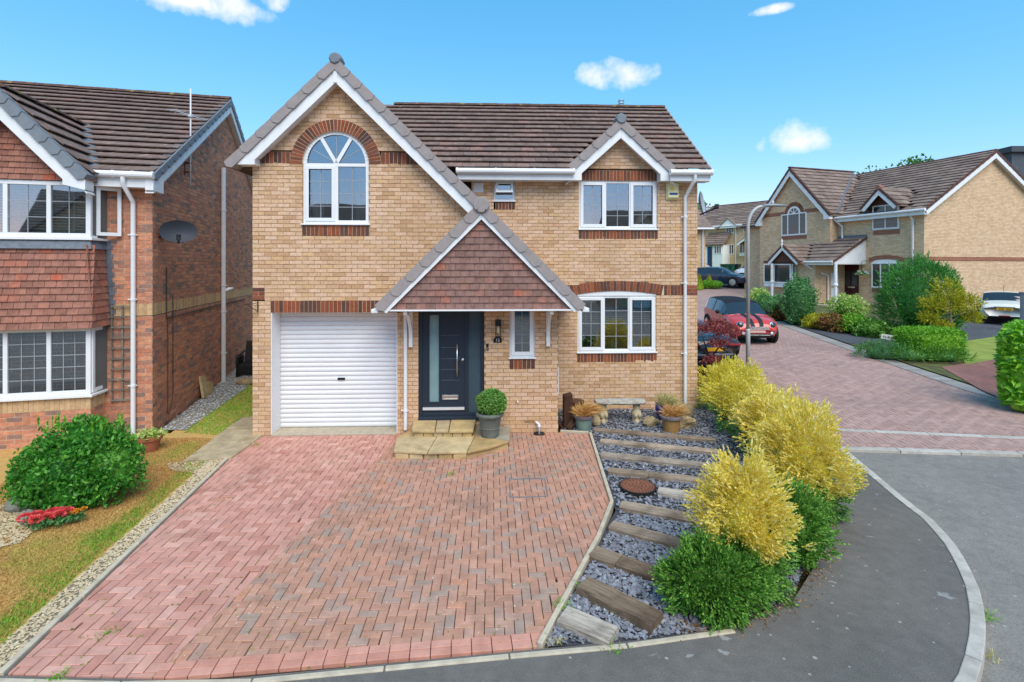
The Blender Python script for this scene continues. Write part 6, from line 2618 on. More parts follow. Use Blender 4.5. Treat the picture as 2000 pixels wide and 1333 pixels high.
cx_, cy_ = lp(4.75, .62)
t = thing('rattan_chair', 'black rattan garden armchair by the grey soil pipe', 'chair', (cx_, cy_, -.02), rad(12))
rat = M_plain('rattan', (.016, .015, .015), .5, var=.4, scale=60, bump=.8)
mb = MB()
mb.box(-.27, .27, -.26, .26, .36, .42)
mb.build('seat', rat, t, bevel=.015)
mb = MB()
mb.hexa([(-.26, .22, .4), (.26, .22, .4), (.26, .27, .4), (-.26, .27, .4), (-.24, .36, 1.0), (.24, .36, 1.0), (.24, .41, 1.0), (-.24, .41, 1.0)])
mb.build('backrest', rat, t, bevel=.03)
mb = MB()
mb.box(-.26, .26, -.265, -.24, .2, .37)
mb.build('apron', rat, t, bevel=.008)
for s in (-1, 1):
    mb = MB()
    mb.tube([(s * .3, -.27, .0), (s * .31, -.27, .6), (s * .31, -.2, .66), (s * .3, .1, .66), (s * .28, .33, .72)], .028, 8)
    mb.build('arm', rat, t, smooth=True)
    for y in (-.24, .26):
        mb = MB()
        mb.box(s * .27 - .025, s * .27 + .025, y - .025, y + .025, 0, .36)
        mb.build('leg', rat, t)
    mb = MB()
    mb.box(s * .29 - .015, s * .29 + .015, -.24, .26, .36, .62)
    mb.build('side_panel', rat, t)
bx_, by_ = lp(5.85, .9)
t = thing('wheelie_bin', 'dark wheelie bin with brown lid behind the black chair', 'bin', (bx_, by_, -.03), rad(14))
mb = MB()
mb.hexa([(-.24, -.27, .05), (.24, -.27, .05), (.24, .25, .05), (-.24, .25, .05), (-.29, -.35, 1.0), (.29, -.35, 1.0), (.29, .35, 1.0), (-.29, .35, 1.0)])
mb.build('body', MT['black'], t, bevel=.02)
mb = MB()
mb.hexa([(-.31, -.38, 1.0), (.31, -.38, 1.0), (.31, .38, 1.0), (-.31, .38, 1.0), (-.28, -.33, 1.06), (.28, -.33, 1.06), (.28, .34, 1.09), (-.28, .34, 1.09)])
mb.build('lid', M_plain('bin_brown', hexc('4a3430'), .5), t, bevel=.01)
mb = MB()
mb.tube([(-.3, .4, .98), (.3, .4, .98)], .02, 8)
mb.build('handle', MT['black'], t)
t = thing('garden_tool', 'garden tool with bright green grip resting on the bin', 'tool', (*lp(5.9, 1.12), 1.0), rad(20))
mb = MB()
mb.tube([(-.1, 0, .06), (.22, .05, .2)], .02, 8)
mb.build('grip', M_plain('green_plastic', hexc('2fae5a'), .4), t)
mb = MB()
mb.tube([(-.55, -.1, .5), (-.1, 0, .06)], .012, 8)
mb.build('shaft', MT['black'], t)

px_, py_ = gp(292, 880)
t = thing('terracotta_pot', 'terracotta pot of trailing greenery at the foot of the white downpipe', 'potted plant', (px_, py_, -.01))
pot(t, [(.001, 0), (.12, 0), (.17, .2), (.19, .2), (.2, .26)], M_plain('terracotta', hexc('b06a4c'), .85, var=.25, scale=10))
rng = np.random.default_rng(9)
leaf_bush(t, 'foliage', rng, (0, 0, .27), (.24, .22, .1), 260, .07, .035, ML['varieg'], zmin=-.3, shell=.8)

# --- street lamp
lx, ly = gp(1461, 719)
t = thing('street_lamp', 'pale grey street lamp with curved arm standing beside the block paved road', 'street lamp', (lx, ly, g(ly) - .05))
ph = (3.12 + (520 - 402) / 1000 * ly) - g(ly) + .05
mb = MB()
lm = M_plain('lamp_grey', hexc('b8bab8'), .55, .2, var=.12, scale=3)
mb.tube([(0, 0, 0), (0, 0, 1.15), (0, 0, 1.2)], [.062, .062, .052], 14)
mb.build('base_column', lm, t, smooth=True)
mb = MB()
pts = [(0, 0, 1.15), (0, 0, ph - .62)]
for k in range(1, 9):
    a = PI / 2 * k / 8
    pts.append((.55 * (1 - math.cos(a)) * .8, 0, ph - .62 + .6 * math.sin(a)))
pts.append((.62, 0, ph))
mb.tube(pts, [.052] + [.046] * (len(pts) - 1), 12)
mb.build('column', lm, t, smooth=True)
mb = MB()
base = 0
prof = [(.38, .045, .0), (.5, .07, .05), (.75, .1, .06), (1.02, .08, .03), (1.15, .02, .01)]
for x, w, h in prof:
    for k in range(10):
        a = 2 * PI * k / 10
        mb.v.append((x, w * math.cos(a), ph + .0 + (h if math.sin(a) > 0 else .035) * math.sin(a)))
for i in range(len(prof) - 1):
    for k in range(10):
        k2 = (k + 1) % 10
        mb.f.append((i * 10 + k, i * 10 + k2, (i + 1) * 10 + k2, (i + 1) * 10 + k))
mb.f += [tuple(range(10)), tuple(range(40, 50))]
hd = mb.build('lantern_head', M_plain('lamp_head', hexc('8c9296'), .5, .2), t, smooth=True)
mb = MB()
mb.lathe([(.04, 0), (.045, .06), (.03, .09), (.001, .09)], (.72, 0, ph + .05), 12)
mb.build('photocell', M_plain('photocell', hexc('c8ccd0'), .4), t)

# ================================================================== PLANTS NEAR THE HOUSE
GRP = 'golden conifers edging the slate bed'
conifer('golden_conifer', 'golden conifer bush touching the right corner of the house', (4.80, 11.15, 0), (.66, .58), .98, 2800, .115, ML['gold2'], ML['cgreen'], .12, 1, GRP, up=.25, slim=.27)
conifer('golden_conifer', 'golden conifer bush second from the house corner', (4.38, 9.7, 0), (.48, .56), .98, 2600, .115, ML['gold2'], ML['cdark'], .30, 2, GRP, up=.25, slim=.27)
conifer('golden_conifer', 'golden conifer bush in the middle of the row, beside the drain cover', (4.26, 8.3, 0), (.50, .56), 1.02, 2800, .115, ML['gold'], ML['cdark'], .36, 3, GRP, up=.25, slim=.27)
conifer('golden_conifer', 'largest rounded golden conifer, bulging over the pavement', (3.62, 6.42, 0), (.47, .52), 1.26, 5200, .10, ML['gold'], ML['cgreen'], .36, 4, GRP, noise=.10, up=.2, slim=.26)
conifer('golden_conifer', 'foremost golden topped conifer at the tip of the slate bed', (2.27, 5.0, 0), (.38, .40), 1.18, 5600, .085, ML['gold'], ML['cgreen'], .42, 5, GRP, noise=.08, up=.2, slim=.26)
conifer('green_conifer', 'low spreading green conifer at the pavement corner in front of the golden ones', (1.86, 4.70, 0), (.40, .30), .54, 4200, .09, ML['cgreen'], ML['cgreen'], .0, 6, noise=0, up=.2, slim=.26)
conifer('green_conifer', 'green conifer tuft between the two foremost golden conifers', (3.0, 5.5, 0), (.30, .30), .66, 2600, .09, ML['cgreen'], ML['cgreen'], .0, 7, noise=0, up=.2, slim=.26)

# --- evergreen bush on the left lawn
t = thing('evergreen_bush', 'dense glossy green bush on the left lawn before the bay window', 'bush', (-5.72, 6.75, 0))
t.scale = (.88, .9, .94)
rng = np.random.default_rng(15)
for k, (c, r, n) in enumerate((((0, 0, .5), (.74, .5, .5), 5600), ((-.46, -.05, .46), (.42, .4, .44), 2600), ((.44, .05, .5), (.44, .42, .48), 2600), ((.05, .1, .82), (.55, .38, .34), 2400), ((.0, -.1, .25), (.72, .45, .26), 2200))):
    leaf_bush(t, 'foliage', rng, c, r, n, .064, .034, ML['privet'], zmin=-.9, shell=.3, lumps=.22, floor=.03)
    core(t, 'inner_growth', ML['privet'], c, r, 20 + k, .8)
P = rng.uniform(-1, 1, (22, 2)) * np.array([.75, .3])
for x, y in P[:14]:
    d = unit(rng.normal(size=(10, 3)) * .5 + np.array([0, 0, .6]))
    leafset('shoot', np.array([x, y, 1.06]) + np.cumsum(np.full((10, 3), [0, 0, .014]), axis=0), d * .035, rand_perp(rng, d) * .016, ML['laurel'], t)
mb = MB()
for x, y in ((-.3, 0), (0, .1), (.3, -.05)):
    mb.tube([(x, y, -.05), (x * 1.2, y, .6)], [.03, .012], 7)
mb.build('stem', MT['teak'], t)

# --- flowers
fx, fy = gp(88, 1032)
FL = [(-.16, 0, 'd8343c', 'coral red'), (-.08, .05, 'e04a48', 'a'), (.0, -.02, 'd83040', 'b'), (.07, .04, 'e2483e', 'c'), (.02, .12, 'e6584a', 'd')]
t = thing('flower_clump', 'clump of coral red flowers at the foot of the green bush', 'flowers', (fx, fy, 0))
rng = np.random.default_rng(31)
pet = M_leaf('red_petal', [(0, hexc('d83c44')), (.5, hexc('f0585a')), (1, hexc('fa8c80'))], .5, .3)
org = M_leaf('orange_petal', [(0, hexc('e08a1c')), (1, hexc('f4b43c'))], .5, .3)
for (x, y) in ((-.19, -.02), (-.12, .03), (-.04, -.05), (.03, .0), (.1, .04), (.05, .1), (-.02, .09), (.13, .1)):
    d = unit(rng.normal(size=(60, 3)) + np.array([0, 0, .8]))
    leafset('flower_head', np.array([x * 1.15, y * 1.3, .14]) + d * np.array([.062, .062, .036]), rand_perp(rng, d) * .028, d * .016, pet, t)
leaf_bush(t, 'foliage', rng, (0, .02, .06), (.26, .14, .07), 500, .05, .022, ML['cdark'], zmin=-.2, shell=.9)
t = thing('flower_clump', 'small orange marigolds beside the coral red flowers', 'flowers', (fx + .27, fy + .12, 0))
for (x, y) in ((0, 0), (.05, .05), (.02, -.05)):
    d = unit(rng.normal(size=(40, 3)) + np.array([0, 0, .8]))
    leafset('flower_head', np.array([x, y, .15]) + d * np.array([.032, .032, .02]), rand_perp(rng, d) * .014, d * .01, org, t)
leaf_bush(t, 'foliage', rng, (0, 0, .07), (.1, .08, .07), 220, .05, .02, ML['cdark'], zmin=-.2, shell=.9)
for u, v, r, s, lab in ((35, 995, (.17, .12, .1), 81, 'grey rock half under the left bush'), (52, 1018, (.1, .09, .09), 82, 'small pale rock beside the red flowers')):
    x, y = gp(u, v)
    o = lump(None, 'garden_rock', M_plain('grey_rock', hexc('8c887c'), .95, var=.4, scale=10, bump=.6), (0, 0, 0), r, s, amp=.2)
    o.location = (x, y, r[2] * .5)
    tag(o, lab, 'rock')

# --- parched grass: many short blades
def lawn_blades(name, poly, n, h, seed, label, mat):
    rng = np.random.default_rng(seed)
    lo, hi = np.min(poly, 0), np.max(poly, 0)
    pts = rng.uniform(lo, hi, (n * 4, 2))
    x, y = pts[:, 0], pts[:, 1]
    ins = np.zeros(len(pts), bool)
    for i in range(len(poly)):
        x1, y1 = poly[i]
        x2, y2 = poly[(i + 1) % len(poly)]
        c = ((y1 > y) != (y2 > y)) & (x < (x2 - x1) * (y - y1) / (y2 - y1 + 1e-12) + x1)
        ins ^= c
    pts = pts[ins][:n]
    m = len(pts)
    d = unit(rng.normal(size=(m, 3)) * np.array([.75, .75, .1]) + np.array([0, 0, .8]))
    L = h * rng.uniform(.5, 1.4, (m, 1))
    P = np.concatenate([pts, np.zeros((m, 1))], 1) + d * L * .5
    P[:, 2] += -.012 + np.array([g(v) for v in pts[:, 1]])
    o = leafset(name, P, d * L * .55, rand_perp(rng, d) * .0035, mat)
    o['kind'] = 'stuff'
    return tag(o, label, 'grass')


MT['blades'] = lawn_mat('lawn_blades')
near_lawn = [(-4.2, 3.95), (-6.5, 4.0), (-7.6, 8.4), (-6.6, 9.3), (-5.6, 9.3), (-5.07, 9.2)]
lawn_blades('lawn_grass', near_lawn, 85000, .032, 41, 'parched yellow brown lawn grass left of the driveway', MT['blades'])
lawn_blades('side_grass', [(-6.15, 9.6), (-5.1, 9.4), (-5.3, 10.6), (-7.0, 16), (-7.4, 16), (-6.5, 11.0)], 16000, .035, 42, 'strip of greener grass running back beside the grey gravel', ML['hedge'])
edge = []
for k in range(60):
    pass
ep = [(-4.17, 3.95), (-4.45, 3.95), (-5.28, 9.0), (-5.05, 9.2)]
lawn_blades('edge_grass', ep, 3500, .045, 43, 'green fringe of grass along the gravel strip', ML['hedge'])

lawn_blades('lawn_tufts', near_lawn, 5000, .06, 44, 'taller stray tufts scattered over the parched lawn', MT['blades'])

# --- little weeds in the joints
weeds = [(1100, 1190, 'light green grass tuft growing on the drive edging', .11), (1085, 1255, 'dry weed tuft at the front corner of the slate bed', .06), (1200, 1268, 'small weed at the pavement edge below the slate', .05),
         (1130, 1150, 'weed tuft beside the dark sided sleeper', .07), (1925, 1190, 'weed growing in the gutter below the kerb', .1), (1930, 1262, 'low weed in the gutter near the bottom of the picture', .08),
         (205, 1240, 'tiny weed at the lower left edge of the drive', .04), (110, 1325, 'weed at the bottom left corner of the drive', .06), (880, 928, 'weed sprouting near the stone steps', .04),
         (500, 870, 'tiny tuft in the drive near the garage pier', .03)]
for k, (u, v, lab, s) in enumerate(weeds):
    x, y = gp(u, v)
    t = thing('weed', lab, 'weed', (x, y, -.09 if u > 1900 else 0))
    rng = np.random.default_rng(200 + k)
    grass_tuft(t, rng, (0, 0, 0), 40, s * 1.0, ML['hedge'] if k not in (1, 5) else ML['pale'], 1.0, name='leaves', w=.004)
rng_m = np.random.default_rng(77)
mp_, cnt = [], 0
while cnt < 420:                              # moss and seedlings lodged in the paving joints
    x, y = rng_m.uniform(-4.6, 1.3), rng_m.uniform(3.95, 9.2)
    if inside(x, y, DRIVE) and (math.sin(x * 2.1 + 1) * math.sin(y * 1.7) > .2 or y < 4.9):
        c, s = math.cos(HA), math.sin(HA)
        u_, v_ = (x + 4.74) * c + (y - 9.36) * s, -(x + 4.74) * s + (y - 9.36) * c
        if rng_m.random() < .5:
            u_ = round(u_ / .1) * .1
        else:
            v_ = round(v_ / .1) * .1
        mp_.append((-4.74 + u_ * c - v_ * s, 9.36 + u_ * s + v_ * c))
        cnt += 1
mp_ = np.repeat(np.array(mp_), 7, axis=0)
mp_ = mp_ + rng_m.normal(size=mp_.shape) * .006
d = unit(rng_m.normal(size=(len(mp_), 3)) + np.array([0, 0, .7]))
o = leafset('joint_moss', np.concatenate([mp_, np.full((len(mp_), 1), .0)], 1), d * .009, rand_perp(rng_m, d) * .004, M_leaf('moss', [(0, hexc('7a7a34')), (.6, hexc('8aa040')), (1, hexc('a8a860'))], .7, .2))
o['kind'] = 'stuff'
tag(o, 'scattered moss and seedlings in the joints of the paved drive', 'moss')

# leaf litter under the conifers
rl = np.random.default_rng(55)
n = 900
t_ = rl.uniform(0, 1, n)
he = np.array([(1.5, 4.42), (1.95, 4.47), (2.62, 4.75), (3.5, 5.65), (4.1, 6.85), (4.6, 8.3)])
seg = (t_ * (len(he) - 1)).astype(int)
f = (t_ * (len(he) - 1) - seg)[:, None]
pp = he[seg] * (1 - f) + he[seg + 1] * f + rl.normal(size=(n, 2)) * np.array([.07, .06])
d = unit(rl.normal(size=(n, 3)) * np.array([1, 1, .15]))
o = leafset('leaf_litter', np.concatenate([pp, np.full((n, 1), .008)], 1), d * .016, rand_perp(rl, d) * .006, M_leaf('litter', [(0, hexc('6a4a32')), (.5, hexc('8f6a44')), (1, hexc('b09066'))], .8, 0))
o['kind'] = 'stuff'
tag(o, 'brown leaf litter along the foot of the golden conifers', 'litter')


# --- japanese maple behind the corner of the house
mxp, myp = 5.35, 14.0
t = thing('maple_tree', 'small red leaved maple behind the right corner of the buff house', 'tree', (mxp, myp, g(myp)))
mb = MB()
limbs = [((0, 0, 0), (.05, 0, .55), (-.1, .1, 1.1)), ((.05, 0, .5), (.3, -.1, .9), (.5, -.2, 1.25)), ((.05, 0, .55), (-.35, -.1, 1.0), (-.6, -.1, 1.3)), ((.3, -.1, .85), (.45, -.15, .75), (.6, -.3, .8))]
for i, l in enumerate(limbs):
    mb.tube(l, [.045, .03, .01] if i == 0 else [.025, .016, .006], 7)
mb.build('trunk', MT['teak'], t, smooth=True)
rng = np.random.default_rng(61)
for c, r, n in (((-.1, 0, 1.35), (.55, .5, .22), 700), ((.45, -.1, 1.3), (.42, .4, .2), 600), ((-.6, 0, 1.35), (.45, .4, .22), 500), ((.25, -.2, 1.0), (.38, .3, .15), 400), ((.05, -.3, .55), (.3, .25, .16), 320), ((.35, .1, 1.5), (.3, .3, .14), 260)):
    leaf_bush(t, 'crown', rng, c, r, n, .09, .03, ML['acer'], zmin=-.8, shell=.8, lumps=.3, droop=.5)

# ================================================================== HOUSES ACROSS THE SIDE ROAD
class Fac:
    """house frame: x = right along the gable end, y = along the front away from the viewer; the front looks along -x"""
    def __init__(s, o, sv):
        s.o, s.s, s.f = o, sv, (-sv[1], sv[0])

    def at(s, u, v, p=0.0):                   # a point of the front plane pushed p forward
        k = (u - 1000) / 1000.0
        ox, oy = s.o[0] - p * s.s[0], s.o[1] - p * s.s[1]
        a = (k * oy - ox) / (s.f[0] - k * s.f[1])
        y = oy + a * s.f[1]
        return a, CAM_H - (v - 520) / 1000.0 * y

    def ang(s):
        return math.atan2(s.s[1], s.s[0])


MT['tile_far'] = M_piece('far_tile', [(0, hexc('7c6a60')), (.5, hexc('8a766a')), (1, hexc('968276'))], var=.35, scale=2.5, bump=.3, dirt=(hexc('54463f'), .5, .8, .8, .5))
MT['timber_b'] = M_piece('brown_board', [(0, hexc('5a382e')), (1, hexc('6c463a'))], var=.2, scale=8)
MT['red_band'] = wall_brick_mat('red_band', hexc('9a6048'), hexc('845040'), hexc('b09078'))


def slab(mb, P, t=.1):
    mb.hexa([(x, y, z - t) for x, y, z in P] + P)


def far_window(parent, M, a0, a1, z0, z1, cols=(0, .5, 1), label=None, sill=True, rows=1, bcols=1, curt=True):
    return window(parent, M, a0, a1, z0, z1, cols, (), rows, bcols, sill, out=.06, fw=.07, label=label, inside_room=False, pane_mat=MT['far_glass'])


RH = Fac((20.93, 26.0), (.955, .297))
rh = thing('corner_house', 'buff brick house across the side road with arched window and pillared porch', 'house', (20.93, 26.0, 0), RH.ang())
MFc = lambda p: (lambda a, o, z: (-p - o, a, z))
MSd = lambda a, o, z: (a, -o, z)
EZ, RZ, RX = 6.05, 9.3, 5.0
fx = RH.at
mb = MB()
mb.poly([(0, 0, .3), (10, 0, .3), (10, 0, EZ), (RX, 0, RZ - .12), (0, 0, EZ)])
mb.poly([(0, 0, .3), (0, 12.5, .3), (0, 12.5, EZ), (0, 0, EZ)])
mb.poly([(0, 12.5, .3), (10, 12.5, .3), (10, 12.5, EZ), (RX, 12.5, RZ - .12), (0, 12.5, EZ)])
mb.poly([(10, 0, .3), (10, 12.5, .3), (10, 12.5, EZ), (10, 0, EZ)])
rwl = mb.build('wall', MT['buff_wall'], rh)
mb = MB()
mb.mbox(MSd, -.004, 10, -.02, .012, 3.38, 3.6)
mb.build('band_course', MT['red_band'], rwl)
# roof
mb = MB()
slab(mb, [(-.3, -.25, EZ - .1), (RX, -.25, RZ - .04), (RX, 12.7, RZ - .04), (-.3, 12.7, EZ - .1)])
slab(mb, [(10.3, -.25, EZ - .1), (RX, -.25, RZ - .04), (RX, 12.7, RZ - .04), (10.3, 12.7, EZ - .1)])
rrf = mb.build('roof', MT['tile_far'], rh)
W0, W1, WP = 4.63, 10.55, .6
WA, WZ = 7.58, 9.46
WT = (WZ - 6.2) / (WA - W0)
sl2 = math.hypot(RX + .3, RZ - EZ + .06)


def wing_z(y):
    return WZ - abs(y - WA) * WT


def rh_main_z(x):
    return EZ - .06 + (x + .3) / (RX + .3) * (RZ - EZ + .06)


dmA, dmZ = fx(1726, 366, .1)
tiles_on(rrf, (-.32, 12.7, EZ - .06), (0, -1, 0), (RX + .3, 0, RZ - EZ + .06), 12.95, sl2, sl2 / 18, .62, MT['tile_far'], keep=lambda c: wing_z(c.y) < c.z + .05 and not (abs(c.y - dmA) < 1.1 and dmZ - abs(c.y - dmA) * 1.0 > c.z - .05), seed=81, name='roof_tile', lift=.06, th=.035, n_ind=300, stagger=True)
ridge_run(rrf, (RX, -.25, RZ + .0), (RX, 12.7, RZ + .0), .6, MT['brown_trim'], .12)
MV2 = lambda a, o, z: (a, -.25 - o, z)
verge_caps(rrf, MV2, (-.32, EZ - .02), (RX, RZ), 14, .13, MT['brown_trim'], o0=-.2, o1=.02)
verge_caps(rrf, MV2, (10.32, EZ - .02), (RX, RZ), 14, .13, MT['brown_trim'], o0=-.2, o1=.02)
barge(rrf, MV2, (-.32, EZ - .02), (RX, RZ), .12, .24, MT['white'])
barge(rrf, MV2, (10.32, EZ - .02), (RX, RZ), .12, .24, MT['white'])
mb = MB()
slab(mb, [(-.3, -.22, EZ - .32), (RX, -.22, RZ - .32), (RX, .02, RZ - .32), (-.3, .02, EZ - .32)], .02)
slab(mb, [(10.3, -.22, EZ - .32), (RX, -.22, RZ - .32), (RX, .02, RZ - .32), (10.3, .02, EZ - .32)], .02)
mb.build('soffit', MT['white'], rrf)
# wing with the big gable
mb = MB()
mb.poly([(-WP, W0 + .2, .3), (-WP, W1 - .2, .3), (-WP, W1 - .2, 6.2), (-WP, WA, WZ - .15), (-WP, W0 + .2, 6.2)])
mb.poly([(-WP, W0 + .2, .3), (0, W0 + .2, .3), (0, W0 + .2, 6.2), (-WP, W0 + .2, 6.2)])
mb.build('wing_wall', MT['buff_wall'], rh)
mb = MB()
slab(mb, [(-WP - .25, W0, 6.17), (4.6, W0, 6.17), (4.6, WA, WZ - .04), (-WP - .25, WA, WZ - .04)])
slab(mb, [(-WP - .25, W1, 6.17), (4.6, W1, 6.17), (4.6, WA, WZ - .04), (-WP - .25, WA, WZ - .04)])
wrf = mb.build('wing_roof', MT['tile_far'], rh)
sl3 = math.hypot(WA - W0, WZ - 6.2)
tiles_on(wrf, (-WP - .2, W0, 6.2), (1, 0, 0), (0, WA - W0, WZ - 6.2), 5.2, sl3, sl3 / 13, .62, MT['tile_far'], keep=lambda c: rh_main_z(c.x) < c.z + .05, seed=82, lift=.06, th=.035, n_ind=150)
ridge_run(wrf, (-WP - .25, WA, WZ + .02), (4.7, WA, WZ + .02), .6, MT['brown_trim'], .11)
MWv = MFc(WP + .25)
for e in (W0, W1):
    verge_caps(wrf, MWv, (e, 6.2), (WA, WZ), 9, .13, MT['brown_trim'], o0=-.2, o1=.02)
    barge(wrf, MWv, (e, 6.2), (WA, WZ), .12, .24, MT['white'])
    mb = MB()
    s = 1 if e == W0 else -1
    mb.mprism(MWv, [(e + s * .05, 5.9), (e + s * .45, 5.9), (e + s * .45, 6.4), (e + s * .05, 6.05)], -.25, .01)
    mb.build('barge_end', MT['white'], wrf)
mb = MB()
vb, vt = Vector((-.35, W0, 6.25)), Vector((4.3, 7.4, WZ - .15))
mb.bar(vb, vt, .16, .04)
mb.build('valley', MT['lead'], wrf)
gutter(rh, (-.4, -.3, EZ - .1), (-.4, W0 + .1, EZ - .1), .07)
mb = MB()
mb.box(-.34, -.31, -.25, W0, EZ - .34, EZ - .1)
mb.box(-.31, .0, -.25, W0, EZ - .34, EZ - .32)
mb.build('fascia', MT['white'], rh)
# arched window in the wing
Mw = MFc(WP)
p0, p1 = fx(1576, 458, WP), fx(1527, 420, WP)
w_ = far_window(rh, Mw, p0[0], p1[0], p0[1], p1[1], (0, .27, .73, 1), label='arched first floor window of the far house')
ca = (p0[0] + p1[0]) / 2
cr = (p1[0] - p0[0]) * .23
cz = p1[1] - .05
mb = MB()
for k in range(14):
    ta, tb = PI * k / 14, PI * (k + 1) / 14
    mb.mprism(Mw, [(ca + r * math.cos(t), cz + r * math.sin(t)) for r, t in ((cr - .07, ta), (cr + .05, ta), (cr + .05, tb), (cr - .07, tb))], -.05, .03)
for t in (rad(45), rad(90), rad(135)):
    mb.bar(Mw(ca, .02, cz), Mw(ca + cr * math.cos(t), .02, cz + cr * math.sin(t)), .04, .04)
mb.build('arch_frame', MT['upvc'], w_)
mb = MB()
mb.mprism(Mw, [(ca + cr * math.cos(PI * k / 12), cz + cr * math.sin(PI * k / 12)) for k in range(13)], -.02, .0)
mb.build('arch_pane', MT['car_glass'], w_)
arch_ring(rh, Mw, ca, cz, cr + .06, cr + .33, 0, PI, pitch=.09)
for b0_, b1_, b2_, b3_ in ((W0 + .35, ca - cr - .34, cz, cz + .23), (ca + cr + .34, W1 - .35, cz, cz + .23), (p0[0], p1[0], p0[1] - .27, p0[1] - .04)):
    mb = MB()
    mb.mbox(Mw, b0_, b1_, -.02, .012, b2_, b3_)
    mb.build('band_course', MT['red_band'], rh)
# dormer window on the front
d0, d1 = fx(1757, 446, .02), fx(1705, 405, .02)
far_window(rh, MFc(.02), d0[0], d1[0], d0[1], d1[1] + .05, (0, .5, 1), label='first floor window under the small dormer gable', rows=4, bcols=2)
mb = MB()
mb.mbox(MFc(0), d0[0], d1[0], -.02, .012, d0[1] - .3, d0[1] - .05)
mb.build('band_course', MT['red_band'], rh)
dT = 1.0
dw = 1.05
Mdm = MFc(.5)
mb = MB()
mb.mprism(MFc(.1), [(dmA - .85, d1[1] + .05), (dmA + .85, d1[1] + .05), (dmA, d1[1] + .9)], -.1, .0)
mb.build('dormer_cladding', MT['timber_b'], rh)
mb = MB()
for s in (-1, 1):
    slab(mb, [(-.5, dmA + s * dw, dmZ - dw * dT - .03), (-.5, dmA, dmZ - .03), (2.2, dmA, dmZ - .03), (.8, dmA + s * dw, dmZ - dw * dT - .03)], .07)
drf = mb.build('dormer_roof', MT['tile_far'], rh)
tiles_on(drf, (-.48, dmA - dw, dmZ - dw), (1, 0, 0), (0, dw, dw), 2.3, dw * 1.41, dw * 1.41 / 4, .5, MT['tile_far'], keep=lambda c: rh_main_z(c.x) < c.z + .08, seed=83, lift=.05, th=.03)
for s in (-1, 1):
    verge_caps(drf, Mdm, (dmA + s * dw, dmZ - dw), (dmA, dmZ), 3, .12, MT['brown_trim'], o0=-.2, o1=.02)
    barge(drf, Mdm, (dmA + s * dw, dmZ - dw), (dmA, dmZ), .11, .2, MT['white'])
mb = MB()
mb.lathe([(.01, .04), (.13, .04), (.14, 0), (.14, -.2)], Mdm(dmA, .02, dmZ - .03), 10, axis=Vector((-1, 0, 0)))
mb.build('ridge_cap', M_plain('red_cap', hexc('96685a'), .8), drf)
# ground-floor window with arched head
q0, q1 = fx(1757, 564, .02), fx(1703, 514, .02)
far_window(rh, MFc(.02), q0[0], q1[0], q0[1], q1[1], (0, .34, .66, 1), label='ground floor window behind the conifer')
mb = MB()
n = 12
lo_ = [(q0[0] - .2 + (q1[0] - q0[0] + .4) * k / n, q1[1] + .03 + .16 * (1 - (2 * k / n - 1) ** 2)) for k in range(n + 1)]
mb.mprism(MFc(0), lo_ + [(a, z + .24) for a, z in lo_[::-1]], -.02, .014)
mb.build('band_course', MT['red_band'], rh)
for b0_, b1_, b2_, b3_ in ((0, q0[0] - .2, q1[1] + .03, q1[1] + .27), (q0[0], q1[0], q0[1] - .27, q0[1] - .04)):
    mb = MB()
    mb.mbox(MFc(0), b0_, b1_, -.02, .012, b2_, b3_)
    mb.build('band_course', MT['red_band'], rh)
mb = MB()
mb.mprism(MFc(0), [(q0[0], q1[1] - .01), (q1[0], q1[1] - .01)] + [(a, min(z, q1[1] + .18)) for a, z in lo_[::-1] if q0[0] < a < q1[0]], -.02, .02)
mb.build('arch_infill', MT['upvc'], rh)
# downpipes
zc = fx(1783, 420, .08)[0]
downpipe(rh, [(-.38, zc, EZ - .15), (-.1, zc, EZ - .55), (-.1, zc, .5)], .055)
zc2 = fx(1645, 440, .1)[0]
downpipe(rh, [(-.38, zc2 + .3, EZ - .15), (-.1, zc2, EZ - .6), (-.1, zc2, fx(1645, 466, .1)[1])], .055)
# lean-to porch with white boarded end
a1, zt = fx(1690, 464, 0)
best = min(((abs(fx(1628, 512, p / 100)[0] - a1), p / 100) for p in range(20, 500)), key=lambda t: t[0])
PF = best[1]
ze = fx(1628, 511, PF)[1]
a2 = fx(1590, 512, PF)[0]
a3 = fx(1494, 512, PF)[0]
mb = MB()
slab(mb, [(-PF - .15, a1 - .1, ze), (0, a1 - .1, zt), (0, a3, zt), (-PF - .15, a3, ze)], .08)
prf = mb.build('porch_roof', MT['tile_far'], rh)
slp = math.hypot(PF + .15, zt - ze)
ga_, gz_ = fx(1529, 478, PF + .5)
gb_a = fx(1562, 511, PF + .5)[0]
gh_ = ga_ - gb_a
gT = (gz_ - ze) / gh_


def pg_z(y):
    return gz_ - abs(y - ga_) * gT


